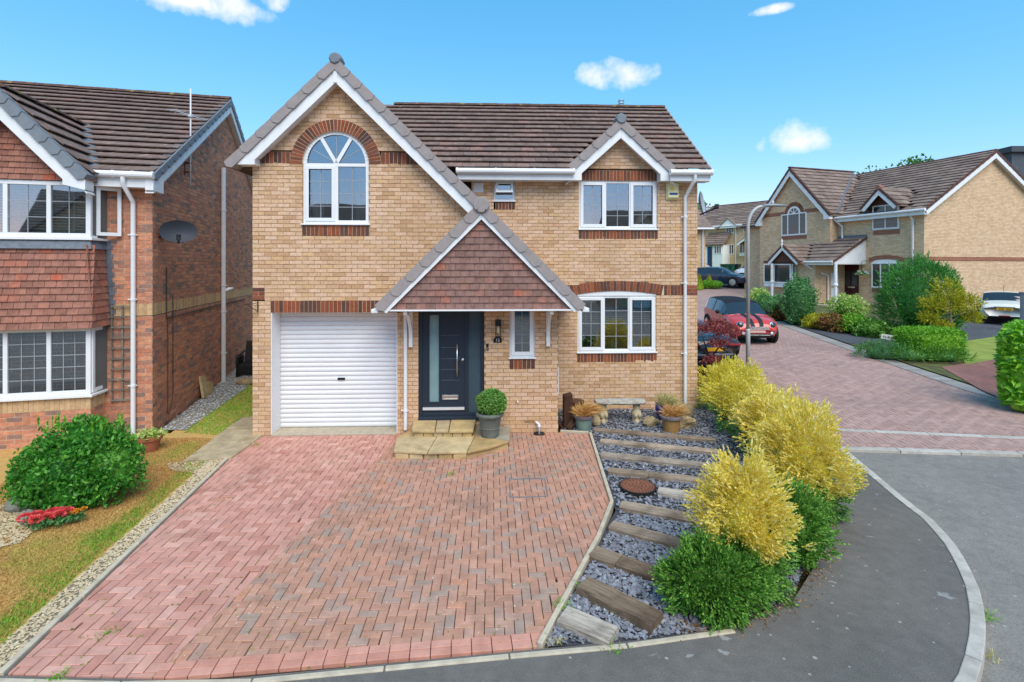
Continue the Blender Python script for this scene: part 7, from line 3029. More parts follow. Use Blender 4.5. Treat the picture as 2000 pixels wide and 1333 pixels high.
tiles_on(prf, (-PF - .17, a3, ze + .03), (0, -1, 0), (PF + .15, 0, zt - ze), a3 - a1 + .1, slp, slp / 7, .55, MT['tile_far'], keep=lambda c: pg_z(c.y) < c.z, seed=84, lift=.06, th=.035)
mb = MB()
mb.box(-.05, .01, a1 - .1, a3, zt - .02, zt + .16)
mb.build('lead_flashing', MT['lead'], prf)
mb = MB()
for s in (-1, 1):
    slab(mb, [(-PF - .55, ga_ + s * gh_, ze - .02), (-PF - .55, ga_, gz_ - .02), (-.2, ga_, gz_ - .02), (-PF * .6, ga_ + s * gh_, ze - .02)], .07)
pgr = mb.build('porch_gable_roof', MT['tile_far'], rh)
tiles_on(pgr, (-PF - .53, ga_ - gh_, ze + .02), (1, 0, 0), (0, gh_, gz_ - ze), PF + .3, math.hypot(gh_, gz_ - ze), math.hypot(gh_, gz_ - ze) / 5, .5, MT['tile_far'], keep=lambda c: ze + (c.x + PF + .15) / (PF + .15) * (zt - ze) < c.z + .1, seed=85, lift=.05, th=.03)
Mpg = MFc(PF + .55)
for s in (-1, 1):
    verge_caps(pgr, Mpg, (ga_ + s * gh_, ze), (ga_, gz_), 4, .1, MT['brown_trim'], o0=-.15, o1=.02)
    barge(pgr, Mpg, (ga_ + s * gh_, ze), (ga_, gz_), .1, .16, MT['white'])
mb = MB()
mb.mprism(MFc(PF + .4), [(ga_ - gh_ + .1, ze - .05), (ga_ + gh_ - .1, ze - .05), (ga_, gz_ - .2)], -.1, .0)
mb.build('porch_cladding', MT['timber_b'], rh)
mb = MB()
mb.lathe([(.03, -.25), (.05, 0), (.03, .05), (.06, .12), (.01, .3)], Mpg(ga_, .02, gz_ + .05), 10)
mb.build('finial', MT['white'], pgr)
mb = MB()                                      # white boarded end
mb.mprism(lambda a, o, z: (a, a1 - o, z), [(-PF - .1, ze - .16), (.0, ze - .16), (.0, zt - .05), (-PF - .1, ze + .0)], -.04, .02)
wbd = mb.build('boarded_end', MT['white'], rh)
k = 0
zz = ze - .1
while zz < zt - .2:
    f = max(0, min(1, (zz - ze) / (zt - ze)))
    b_ = MB()
    b_.box(-PF * (1 - f) - .02, 0, a1 - .03, a1 - .021, zz, zz + .135)
    b_.build('board', MT['white'], wbd)
    zz += .15
verge_caps(prf, lambda a, o, z: (a, a1 - .1 - o, z), (-PF - .18, ze + .02), (.0, zt + .04), 5, .12, MT['brown_trim'], o0=-.1, o1=.01)
gutter(rh, (-PF - .2, a1 - .1, ze - .02), (-PF - .2, gb_a, ze - .02), .06)
mb = MB()
mb.box(-PF - .14, -PF - .11, a1 - .05, gb_a, ze - .2, ze)
mb.build('porch_fascia', MT['white'], rh)
# ground-floor projection, door recess, pillars
zg = .5
mb = MB()
mb.box(-PF + .05, .0, a2, a3 - .1, zg, ze - .05)
mb.build('porch_wall', MT['buff_wall'], rh)
b0, b1 = fx(1545, 554, PF + .3), fx(1492, 516, PF + .3)
bb = MB()
bb.box(-PF - .3, -PF + .1, b0[0], b1[0], b0[1] - .25, b0[1])
bb.build('bay_base', MT['upvc'], rh)
far_window(rh, MFc(PF + .28), b0[0], b1[0], b0[1], b1[1], (0, .6, 1), label='boxed bay window of the far house')
far_window(rh, lambda a, o, z: (-a, b0[0] - o, z), PF - .0, PF + .26, b0[1], b1[1], (0, 1), sill=False, curt=False)
dA, dB = fx(1677, 594, .02), fx(1649, 516, .02)
mb = MB()
mb.mbox(MFc(0), dA[0], dB[0], -.05, .03, dA[1], dB[1] + .1)
maroon = M_plain('maroon_door', hexc('4a1a1e'), .4, var=.1)
rd = mb.build('front_door', maroon, rh, label='maroon front door under the porch')
for s0, s1 in ((.08, .45), (.55, .92)):
    for z0, z1, m in ((.06, .42, maroon), (.5, .94, MT['car_glass'])):
        b_ = MB()
        aa0, aa1 = dA[0] + (dB[0] - dA[0]) * s0, dA[0] + (dB[0] - dA[0]) * s1
        b_.mbox(MFc(0), aa0, aa1, .03, .045, dA[1] + 2.0 * z0, dA[1] + 2.0 * z1)
        b_.build('panel', m, rd)
mb = MB()
mb.mbox(MFc(0), dA[0] + .2, dB[0] - .25, .045, .06, dA[1] + .9, dA[1] + .98)
mb.build('letter_plate', MT['steel'], rd)
mb = MB()
mb.mbox(MFc(0), dB[0] + .05, dB[0] + .5, -.02, .03, dA[1], dB[1] + .1)
mb.build('side_panel', maroon, rh)
for u, v0, p in ((1632, 604, PF - .05), (1508, 590, PF + .5)):
    aa = fx(u, v0, p)
    mb = MB()
    top = ze - .1
    mb.lathe([(.13, aa[1] - .4), (.13, aa[1]), (.08, aa[1] + .05), (.075, (aa[1] + top) / 2), (.12, (aa[1] + top) / 2 + .03), (.12, (aa[1] + top) / 2 + .1), (.085, (aa[1] + top) / 2 + .14), (.085, top)], (-p, aa[0], 0), 12)
    mb.build('porch_pillar', MT['white'], rh)
for u, v0, v1 in ((1609, 558, 533), (1608, 587, 562)):
    aa, z0 = fx(u, v0, .7)
    z1_ = fx(u, v1, .7)[1]
    mb = MB()
    mb.box(-1.1, -.55, a2 - .05, a2 - .0, z0, z1_)
    mb.build('meter_box', MT['white'], rh, bevel=.02)
pd = fx(1600, 560, .9)[0]
downpipe(rh, [(-PF - .2, a2 + .6, ze - .06), (-PF - .0, a2 + .2, ze - .4), (-1.4, a2 - .08, ze - .8), (-1.4, a2 - .08, .5)], .045)
mb = MB()
mb.box(-PF - .3, 0, a1 + .1, a2, .35, .95)
mb.build('porch_step', MT['concrete'], rh, bevel=.03)
ab, zb_ = fx(1683, 537, .45)
t = thing('hanging_basket', 'hanging basket of white and green flowers by the maroon door', 'basket', (*[20.93 - .45 * .955 - .297 * ab, 26 - .45 * .297 + .955 * ab], zb_))
rng = np.random.default_rng(91)
leaf_bush(t, 'foliage', rng, (0, 0, 0), (.3, .3, .2), 350, .1, .06, ML['box'], zmin=-.9, shell=.5)
leaf_bush(t, 'flowers', rng, (0, 0, .06), (.31, .31, .2), 90, .08, .08, M_leaf('white_petal', [(0, (.7, .7, .68)), (1, (.75, .72, .78))], .5, .2), zmin=-.4, shell=.15)
mb = MB()
mb.tube([(0, 0, .1), (0, 0, .75), (.42, .12, .8)], .012, 6)
mb.build('chain', MT['iron'], t)
# slate-grey building and trees glimpsed behind
t = thing('grey_block', 'dark grey building block rising behind the far gable at the right edge', 'building', (0, 0, 0))
mb = MB()
mb.box(.955 * 46, 60, 45, 58, 2, 3.12 + .222 * 45)
mb.build('wall', wall_brick_mat('grey_block', hexc('565c64'), hexc('4a5058'), hexc('62686e')), t)
mb = MB()
mb.box(.955 * 46 - .3, 60.3, 44.7, 58.3, 3.12 + .222 * 45, 3.12 + .222 * 45 + .5)
mb.build('parapet', M_plain('parapet', hexc('4c525a'), .8), t)


def far_tree(label, x, y, z, r, n, leaf, seed, h):
    t = thing('broadleaf_tree', label, 'tree', (x, y, z))
    rng = np.random.default_rng(seed)
    mb = MB()
    mb.tube([(0, 0, 0), (.1, 0, h * .5), (0, .1, h * .85)], [.25, .16, .05], 8)
    for k in range(5):
        a = 2 * PI * k / 5
        mb.tube([(.05, 0, h * .45), (r * .5 * math.cos(a), r * .5 * math.sin(a), h * .75)], [.1, .03], 6)
    mb.build('trunk', MT['teak'], t)
    for k in range(9):
        c = (rng.uniform(-.6, .6) * r, rng.uniform(-.6, .6) * r, h + rng.uniform(-.35, .35) * r)
        q = rng.uniform(.35, .55) * r
        leaf_bush(t, 'crown', rng, c, (q, q, q * .8), n // 9, leaf, leaf * .6, ML['tree'], zmin=-1, shell=.7, lumps=.3)


far_tree('tree top showing above the ridge of the far buff house', 37.5, 50, 3, 3.2, 2600, .35, 95, 8.6)
far_tree('distant tree at the left end of the far row of houses', 32.0, 82, 3.1, 3.0, 1600, .4, 96, 8.5)

# ------------------------------------------------------------------ far pair of houses at the end of the road
FH = Fac((29.0, 56.4), (.788, .615))
fh = thing('terraced_house', 'far pair of buff brick houses at the end of the side road', 'house', (29.0, 56.4, 0), FH.ang())
f2 = FH.at
fe = f2(1440, 438, .3)[1]
frz, frx = fe + 2.9, 4.6
mb = MB()
mb.box(0, 9, -6, 11.5, 2.2, fe)
mb.poly([(0, 11.5, fe), (9, 11.5, fe), (4.6, 11.5, frz - .1)])
mb.build('wall', MT['buff_wall'], fh)
mb = MB()
slab(mb, [(-.4, -6, fe - .1), (frx, -6, frz), (frx, 10.2, frz), (-.4, 11.8, fe - .1)])
slab(mb, [(9.4, -6, fe - .1), (frx, -6, frz), (frx, 10.2, frz), (9.4, 11.8, fe - .1)])
slab(mb, [(-.4, 11.8, fe - .1), (9.4, 11.8, fe - .1), (frx, 10.2, frz), (frx, 10.19, frz)])
frf = mb.build('roof', MT['tile_far'], fh)
fsl = math.hypot(frx + .4, frz - fe + .1)
tiles_on(frf, (-.42, 11.5, fe - .08), (0, -1, 0), (frx + .4, 0, frz - fe + .1), 17.5, fsl, fsl / 13, 4.0, MT['tile_far'], keep=lambda c: c.z < frz - (c.y - 10.2) * 1.6 if c.y > 9.5 else True, seed=86, name='tile_course', lift=.07, th=.05, stagger=True)
ridge_run(frf, (frx, -6, frz + .05), (frx, 10.2, frz + .05), .8, MT['brown_trim'], .14)
gutter(fh, (-.5, -6, fe - .15), (-.5, 11.7, fe - .15), .09)
mb = MB()
mb.box(-.42, -.38, -6, 11.7, fe - .4, fe - .12)
mb.build('fascia', MT['white'], fh)
for u0, u1, v0, v1, cols in ((1434, 1418.5, 455.5, 441, (0, .33, .66, 1)), (1469, 1452, 453, 438, (0, .33, .66, 1)), (1434, 1418, 497, 478, (0, .33, .66, 1))):
    p, q = f2(u0, v0), f2(u1, v1)
    far_window(fh, MFc(0), p[0], q[0], p[1], q[1], cols, curt=False)
p, q = f2(1458, 495, .5), f2(1444, 476, .5)
mb = MB()
mb.box(-.5, 0, p[0], q[0], p[1] - .3, q[1] + .2)
mb.build('bay', MT['upvc'], fh)
far_window(fh, MFc(.5), p[0], q[0], p[1], q[1], (0, .5, 1), curt=False, rows=3, bcols=1)
# left lean-to porch with blue door and white infill
p, q = f2(1411, 515, 1.6), f2(1380, 480, 1.6)
mb = MB()
mb.box(-1.6, 0, p[0], q[0] + .4, 2.3, q[1])
mb.build('porch_wall', MT['upvc'], fh)
far_window(fh, MFc(1.6), p[0] + .1, f2(1395, 500, 1.6)[0], f2(1400, 496, 1.6)[1], q[1] - .1, (0, .33, .66, 1), curt=False)
mb = MB()
mb.mbox(MFc(1.6), f2(1391, 500, 1.6)[0], f2(1382, 500, 1.6)[0], .0, .04, 2.7, q[1] - .15)
mb.build('front_door', M_plain('navy_door', hexc('2a3c5c'), .4), fh, label='navy blue front door')
mb = MB()
zt_ = f2(1390, 456)[1]
slab(mb, [(-1.8, p[0] - .2, q[1] + .0), (0, p[0] - .2, zt_), (0, q[0] + .6, zt_), (-1.8, q[0] + .6, q[1])], .1)
pr_ = mb.build('porch_roof', MT['tile_far'], fh)
spl = math.hypot(1.8, zt_ - q[1])
tiles_on(pr_, (-1.82, q[0] + .6, q[1] + .03), (0, -1, 0), (1.8, 0, zt_ - q[1]), q[0] + .8 - p[0], spl, spl / 6, 3, MT['tile_far'], name='tile_course', lift=.07, th=.05)
# right porch gable
ga2, gz2 = f2(1477, 450, 1.4)
g0, ze2 = f2(1496, 475, 1.4)[0], f2(1455, 475, 1.4)[1]
hw = 2.2
mb = MB()
for s in (-1, 1):
    slab(mb, [(-1.6, ga2 + s * hw, ze2), (-1.6, ga2, gz2), (0, ga2, gz2), (0, ga2 + s * hw, ze2)], .1)
pr2 = mb.build('porch_roof', MT['tile_far'], fh)
for s in (-1, 1):
    barge(pr2, MFc(1.6), (ga2 + s * hw, ze2), (ga2, gz2), .05, .22, MT['white'])
mb = MB()
mb.mprism(MFc(1.4), [(ga2 - hw + .3, ze2 - .1), (ga2 + hw - .3, ze2 - .1), (ga2, gz2 - .35)], -.1, 0)
mb.build('porch_cladding', MT['timber_b'], fh)
mb = MB()
mb.box(-1.3, 0, ga2 - 2.0, ga2 - .2, 2.2, ze2)
mb.build('porch_side', MT['buff_wall'], fh)
pa_, qa_ = f2(1471, 514, .02), f2(1464, 480, .02)
mb = MB()
mb.mbox(MFc(0), pa_[0], qa_[0], -.02, .04, pa_[1], qa_[1])
mb.build('front_door', M_plain('grey_door', hexc('8d979c'), .4), fh, label='pale grey front door')
# white boarded dormer
da2, dz2 = f2(1422.5, 426, .4)
mb = MB()
for s in (-1, 1):
    slab(mb, [(-.6, da2 + s * 1.3, dz2 - 1.2), (-.6, da2, dz2), (2.4, da2, dz2), (.2, da2 + s * 1.3, dz2 - 1.2)], .08)
d3 = mb.build('dormer_roof', MT['tile_far'], fh)
mb = MB()
mb.mprism(MFc(.5), [(da2 - 1.2, dz2 - 1.2), (da2 + 1.2, dz2 - 1.2), (da2, dz2 - .08)], -.1, .0)
mb.build('dormer_gable', MT['white'], fh)
dpa = f2(1437, 480, .1)[0]
downpipe(fh, [(-.45, dpa, fe - .2), (-.1, dpa, fe - .6), (-.1, dpa, 2.6)], .07)

# bins before the far houses
for k, (u, v, col, lab) in enumerate(((1416, 517, '1f4a3c', 'leftmost green wheelie bin by the far house'), (1427, 518, '245448', 'middle green wheelie bin by the far house'), (1438, 517, '24302e', 'rightmost and darkest wheelie bin by the far house'))):
    y = 51.5
    x = (u - 1000) / 1000 * y
    t = thing('wheelie_bin', lab, 'bin', (x, y, g(y) - .05), rad(38), 'wheelie bins by the far house')
    bm_ = M_plain('bin_%d' % k, hexc(col), .5)
    mb = MB()
    mb.hexa([(-.24, -.27, .05), (.24, -.27, .05), (.24, .25, .05), (-.24, .25, .05), (-.29, -.35, 1.0), (.29, -.35, 1.0), (.29, .35, 1.0), (-.29, .35, 1.0)])
    mb.build('body', bm_, t)
    mb = MB()
    mb.box(-.32, .32, -.38, .38, 1.0, 1.06)
    mb.build('lid', bm_, t)
# neighbouring house edge with white downpipe, seen past the corner
t = thing('brick_house', 'sliver of a buff brick house with white downpipe just past the house corner', 'house', (0, 0, 0))
ex_ = .374 * 44
mb = MB()
mb.box(ex_ - 8, ex_ + .15, 44, 52, 1.5, 3.12 + .075 * 44)
mb.build('wall', MT['buff_wall'], t)
mb = MB()
slab(mb, [(ex_ - 8, 43.6, 3.12 + .075 * 44), (ex_ + .7, 43.6, 3.12 + .075 * 44), (ex_ + .7, 48, 3.12 + .075 * 44 + 2.4), (ex_ - 8, 48, 3.12 + .075 * 44 + 2.4)], .1)
slab(mb, [(ex_ - 8, 52.4, 3.12 + .075 * 44), (ex_ + .7, 52.4, 3.12 + .075 * 44), (ex_ + .7, 48, 3.12 + .075 * 44 + 2.4), (ex_ - 8, 48, 3.12 + .075 * 44 + 2.4)], .1)
mb.build('roof', MT['tile_far'], t)
gutter(t, (ex_ - 8, 43.5, 3.12 + .072 * 44), (ex_ + .7, 43.5, 3.12 + .072 * 44), .09)
downpipe(t, [(ex_ - .1, 43.7, 3.12 + .07 * 44), (ex_ - .1, 43.9, 3.12 + .06 * 44), (ex_ - .1, 43.9, 1.6)], .07)


# ------------------------------------------------------------------ the other side of the street (it shows in the window glass)
for k, (x, lab) in enumerate(((-11, 'opposite house mirrored in the left windows'), (2.5, 'opposite house mirrored in the middle windows'), (15, 'opposite house mirrored in the right windows'))):
    t = thing('opposite_house', lab + ', across the street', 'house', (x, -17, -.1), 0, 'houses across the street')
    mb = MB()
    mb.box(-4.5, 4.5, -7, 0, 0, 5)
    mb.mprism(lambda a, o, z: (a, .02 + o, z), [(-4.5, 5), (.5, 5), (-2, 7.2)], -.1, 0)
    mb.build('wall', MT['buff_wall'] if k != 1 else MT['red_wall'], t)
    mb = MB()
    slab(mb, [(-4.8, .4, 4.9), (4.8, .4, 4.9), (4.8, -3.5, 7.9), (-4.8, -3.5, 7.9)])
    slab(mb, [(-4.8, -7.4, 4.9), (4.8, -7.4, 4.9), (4.8, -3.5, 7.9), (-4.8, -3.5, 7.9)])
    for s in (-1, 1):
        slab(mb, [(-2 + s * 2.8, .3, 4.75), (-2, .3, 7.3), (-2, -3, 7.3), (-2 + s * 2.8, -1, 4.75)])
    mb.build('roof', MT['tile_far'], t)
    MO = lambda a, o, z: (a, o, z)
    for a0, a1, z0, z1 in ((-3, -1, 3.2, 4.5), (1.5, 3.2, 3.2, 4.4), (1.5, 3.2, .9, 2.2)):
        far_window(t, MO, a0, a1, z0, z1, (0, .5, 1))
    mb = MB()
    mb.box(-3.2, -.8, .0, .05, 0, 2.1)
    mb.build('garage_door', MT['white'], t)

# ================================================================== CARS
def paint(name, c, rough=.22, metal=.0):
    t = NT(name)
    t.b.inputs['Coat Weight'].default_value = 1.0
    t.b.inputs['Coat Roughness'].default_value = .03
    n = t.noise(2.5, 3)
    return t.out(t.mix(1.0, c, t.ramp(n, [(.3, .92), (.7, 1.05)]), 'MULTIPLY'), rough + .1, metal)


TYRE = M_plain('tyre', (.012, .012, .012), .85, var=.2)
RIM = M_plain('alloy', (.55, .55, .56), .3, .8)
TRIM = M_plain('car_trim', (.015, .015, .017), .6)
RED_L = M_plain('tail_red', hexc('a01c20'), .15, spec=.7)
LENS = M_plain('lamp_lens', (.7, .72, .74), .08, .3, spec=.8)
PLATE_Y = M_plain('plate_yellow', hexc('e2a824'), .5)
PLATE_W = M_plain('plate_white', (.75, .75, .73), .5)
TOPF = [1.0, .92, .66, .40, .14, 0.0]


def car(name, label, loc, heading, S, mat, roof=None, glass_x=None, wheels=(), wr=.31, stripe=None, trim_z=.30, rim=RIM):
    """S rows: x, z_bottom, z_belt, z_top, half-width at the sill, at the belt, at the top edge"""
    root = thing(name, label, 'car', loc, math.atan2(heading[1], heading[0]))
    S = np.array(S, float)
    xs = np.unique(np.concatenate([np.linspace(S[0, 0], S[-1, 0], 44), S[:, 0]]))
    # smooth interpolation of each column
    def smooth(col):
        y = np.interp(xs, S[:, 0], S[:, col])
        k = np.array([.25, .5, .25])
        z = y.copy()
        z[1:-1] = np.convolve(y, k, 'same')[1:-1]
        return z
    C = [smooth(c) for c in range(1, 7)]
    prof = []
    for i in range(len(xs)):
        zb, zl, zt, wb, wl2, wt2 = [c[i] for c in C]
        h = [(0, zb), (wb * .86, zb), (wb * .97, zb + .06), (wb + (wl2 - wb) * .6, zb + (zl - zb) * .45), (wl2, zl - (zl - zb) * .22), (wl2 * .975, zl)]
        crown = .035 * min(1.0, wt2 / .5)
        h += [(wt2 * f, zt - .03 * (f ** 4) + crown * (1 - f * f)) for f in TOPF]
        prof.append(h)
    nh = len(prof[0])
    parts = {}
    V = []
    for i, h in enumerate(prof):
        V += [(xs[i], y, z) for y, z in h] + [(xs[i], -y, z) for y, z in h]
    gx = glass_x or {}
    for i in range(len(xs) - 1):
        xm = (xs[i] + xs[i + 1]) / 2
        for s in (0, 1):
            for j in range(nh - 1):
                q = (i * 2 * nh + s * nh + j, (i + 1) * 2 * nh + s * nh + j, (i + 1) * 2 * nh + s * nh + j + 1, i * 2 * nh + s * nh + j + 1)
                zc = sum(V[k][2] for k in q) / 4
                part = ('body', mat)
                if j == 5 and gx['side'][0] < xm < gx['side'][1] and not any(abs(xm - px) < .045 for px in gx.get('pillars', ())):
                    part = ('side_window', MT['car_glass'])
                elif j >= 6 and gx['front'][0] < xm < gx['front'][1]:
                    part = ('windscreen', MT['car_glass'])
                elif j >= 6 and gx['rear'][0] < xm < gx['rear'][1]:
                    part = ('rear_window', MT['car_glass'])
                elif j >= 5 and gx['rear'][1] <= xm <= gx['front'][0] and roof:
                    part = ('roof', roof)
                elif j <= 2 and zc < trim_z:
                    part = ('sill_trim', TRIM)
                elif stripe and j == 9 and xm > gx['front'][1]:
                    part = ('bonnet_stripe', stripe)
                parts.setdefault(part[0], (part[1], []))[1].append(q if s == 0 else q[::-1])
    for i, e in ((0, 0), (len(xs) - 1, 1)):
        ring_ = [i * 2 * nh + j for j in range(nh)] + [i * 2 * nh + nh + j for j in range(nh - 1, -1, -1)]
        parts['body'][1].append(tuple(ring_ if e else ring_[::-1]))
    body = None
    for pn, (m, fs) in parts.items():
        used = sorted(set(k for f in fs for k in f))
        mp = {k: n for n, k in enumerate(used)}
        me = bpy.data.meshes.new(pn)
        me.from_pydata([V[k] for k in used], [], [tuple(mp[k] for k in f) for f in fs])
        o = link(pn, me, m, root, smooth=True)
    W = max(C[4])
    for x in wheels:
        for s in (-1, 1):
            mb = MB()
            c = (x, s * (W - .10), wr)
            ax = Vector((0, s, 0))
            mb.lathe([(wr * .62, -.1), (wr * .96, -.1), (wr, -.07), (wr, .07), (wr * .96, .11), (wr * .66, .115), (wr * .62, .09)], c, 24, axis=ax)
            w = mb.build('wheel', TYRE, root, smooth=False)
            mb = MB()
            mb.lathe([(.001, .06), (.05, .1), (wr * .3, .08)], c, 16, axis=ax)
            for k in range(5):
                a = 2 * PI * k / 5
                d = Vector((math.cos(a), 0, math.sin(a)))
                p = Vector(c) + ax * .09
                mb.bar(p + d * .04, p + d * wr * .66, .05, .02, up=(0, 1, 0))
            mb.lathe([(wr * .6, .08), (wr * .67, .1), (wr * .67, .12), (wr * .6, .12)], c, 24, axis=ax)
            mb.build('rim', rim, w)
            mb = MB()                          # dark arch lining round the wheel
            mb.lathe([(wr * .5, -.02), (wr * 1.16, .0), (wr * 1.16, .092), (wr * 1.02, .1), (wr * 1.0, .05)], (x, s * (W - .08), wr + .02), 24, axis=ax)
            mb.build('wheel_arch', TRIM, root)
    return root


def disc(root, name, mat, c, r, ax, sx=1.0, parent=None, d=.03):
    mb = MB()
    mb.lathe([(r * 1.0, -.06), (r, d * .3), (r * .7, d), (.001, d * 1.2)], c, 18, axis=Vector(ax), sx=sx)
    return mb.build(name, mat, parent or root, smooth=True)


def slot(root, name, mat, x0, x1, y0, y1, z0, z1, bevel=.008):
    mb = MB()
    mb.box(x0, x1, y0, y1, z0, z1)
    return mb.build(name, mat, root, bevel=bevel)


MINI = [(-1.85, .36, .70, .73, .55, .66, .60), (-1.80, .26, .84, .93, .68, .78, .72), (-1.66, .21, .91, 1.17, .74, .82, .69), (-1.46, .2, .93, 1.37, .76, .83, .66), (-.8, .19, .94, 1.405, .78, .84, .65), (0, .19, .93, 1.40, .78, .84, .64),
        (.32, .19, .92, 1.34, .78, .84, .63), (.62, .19, .91, 1.13, .78, .84, .67), (.92, .2, .90, .945, .78, .83, .72), (1.3, .2, .86, .905, .76, .82, .69), (1.62, .21, .78, .83, .70, .78, .64), (1.80, .25, .64, .68, .62, .70, .58), (1.86, .34, .52, .54, .54, .60, .50)]
GXM = dict(side=(-1.45, .86), front=(.34, .9), rear=(-1.74, -1.46), pillars=(-.55,))
# red convertible with black hood and bonnet stripes, nose to the viewer
rx, ry = gp(1478, 671)
hd = Vector((-.06, -1.0)).normalized()
cx, cy = rx - hd.x * 1.8, ry - hd.y * 1.8
rc = car('red_convertible', 'red convertible with black fabric roof and bonnet stripes parked on the block paving', (cx, cy, g(cy) - .06), hd,
         MINI, paint('red_paint', hexc('c8362a')), roof=M_plain('hood_fabric', (.012, .014, .02), .85, var=.2), glass_x=GXM, wheels=(-1.18, 1.25), stripe=TRIM, trim_z=.34)
rc.rotation_euler[1] = math.atan(.06) * .9
for s in (-1, 1):
    disc(rc, 'headlight_bezel', MT['steel'], (1.735, s * .575, .70), .135, (.93, s * .2, .3))
    disc(rc, 'headlight', MT['car_glass'], (1.757, s * .58, .707), .105, (.93, s * .2, .3))
    disc(rc, 'fog_light', LENS, (1.85, s * .5, .42), .06, (1, s * .2, 0))
    mb = MB()
    mb.lathe([(.01, -.09), (.07, -.05), (.08, .03), (.05, .07), (.01, .08)], (.42, s * .95, 1.0), 12, axis=Vector((1, 0, 0)))
    mb.build('door_mirror', TRIM, rc, smooth=True)
for k in range(4):
    slot(rc, 'grille_bar', MT['steel'], 1.8, 1.865, -.40, .40, .545 + k * .03, .56 + k * .03, .004)
slot(rc, 'front_plate', M_plain('plate_pink', hexc('d8b4a8'), .5), 1.85, 1.885, -.27, .27, .44, .52)
slot(rc, 'lower_grille', TRIM, 1.80, 1.872, -.46, .46, .29, .41, .02)
slot(rc, 'chrome_bar', MT['steel'], 1.86, 1.885, -.44, .44, .35, .37, .006)
slot(rc, 'wiper', TRIM, .9, .93, -.5, .3, .955, .97)

# black sports coupe, tail to the viewer
COUPE = [(-2.22, .42, .66, .70, .72, .78, .66), (-2.16, .28, .84, .90, .80, .86, .72), (-1.9, .22, .90, .97, .84, .91, .70), (-1.5, .18, .90, 1.05, .86, .94, .62), (-1.0, .16, .88, 1.17, .88, .94, .56), (-.4, .15, .88, 1.29, .88, .93, .54), (.1, .15, .88, 1.30, .88, .93, .53),
         (.5, .15, .87, 1.18, .88, .93, .58), (.95, .15, .86, .93, .88, .93, .68), (1.5, .16, .80, .86, .86, .91, .68), (2.0, .2, .66, .70, .78, .82, .60), (2.22, .34, .5, .52, .6, .62, .48)]
jx, jy = gp(1392, 722)
hd = Vector((-.16, .99)).normalized()
cx, cy = jx + hd.x * 2.15, jy + hd.y * 2.15
bc = car('black_coupe', 'black sports coupe with yellow rear plate parked beside the buff house', (cx, cy, g(cy) - .08), hd, COUPE, paint('black_paint', (.012, .013, .016)),
         glass_x=dict(side=(-.9, .88), front=(.3, .92), rear=(-1.55, -.75), pillars=()), wheels=(-1.32, 1.35), wr=.34, trim_z=.27)
bc.rotation_euler[1] = -math.atan(.06)
for s in (-1, 1):
    slot(bc, 'tail_light', RED_L, -2.205, -2.0, s * .42 if s > 0 else -.85, .85 if s > 0 else s * .42, .77, .83, .02)
    for d in (.50, .62):
        mb = MB()
        mb.lathe([(.045, 0), (.055, .05), (.045, .05), (.04, .01)], (-2.14, s * d, .3), 16, axis=Vector((-1, 0, 0)))
        mb.build('exhaust', MT['steel'], bc)
slot(bc, 'rear_plate', PLATE_Y, -2.235, -2.205, -.26, .26, .63, .74)
slot(bc, 'rear_valance', TRIM, -2.22, -2.0, -.62, .62, .2, .36, .02)
slot(bc, 'bumper_crease', M_plain('gloss_grey', (.25, .26, .28), .15, .5), -2.226, -2.1, -.6, .74, .5, .56, .015)

# dark blue crossover
SUV = [(-2.3, .4, .8, .83, .7, .76, .68), (-2.24, .3, .98, 1.06, .8, .86, .7), (-2.0, .24, 1.02, 1.3, .84, .9, .62), (-1.5, .22, 1.02, 1.44, .86, .91, .6), (-.6, .21, 1.0, 1.48, .87, .92, .6), (.2, .21, .98, 1.46, .87, .92, .6), (.6, .21, .97, 1.33, .87, .92, .62), (1.1, .21, .96, 1.01, .87, .91, .7),
       (1.7, .22, .88, .93, .85, .9, .7), (2.15, .26, .74, .78, .76, .82, .62), (2.3, .36, .58, .6, .62, .66, .5)]
GXS = dict(side=(-1.75, 1.04), front=(.42, 1.08), rear=(-2.2, -1.75), pillars=(-.75, .05))
sx_, sy_ = gp(1411, 560)
uc = car('blue_crossover', 'dark blue crossover car parked on a drive beyond the topiary balls', (sx_, sy_ + .8, g(sy_ + .8) - .05), Vector((.72, -.69)).normalized(), SUV, paint('blue_paint', hexc('223048')), glass_x=GXS, wheels=(-1.4, 1.42), wr=.35)
for s in (-1, 1):
    slot(uc, 'headlight', LENS, 2.08, 2.2, .45 if s > 0 else -.78, .78 if s > 0 else -.45, .72, .79, .02)
slot(uc, 'front_plate', PLATE_W, 2.29, 2.33, -.26, .26, .48, .58)
slot(uc, 'grille', TRIM, 2.2, 2.29, -.5, .5, .6, .7, .02)
# black hatchback behind it
hx_, hy_ = 17.2, 46.5
hc = car('black_hatchback', 'black hatchback half hidden behind the blue crossover', (hx_, hy_, g(hy_)), Vector((.80, -.25)).normalized(), MINI, paint('black_paint_far', (.02, .02, .024)), glass_x=GXM, wheels=(-1.18, 1.25))
for s in (-1, 1):
    slot(hc, 'tail_light', RED_L, -1.83, -1.68, .5 if s > 0 else -.76, .76 if s > 0 else -.5, .68, .86, .02)
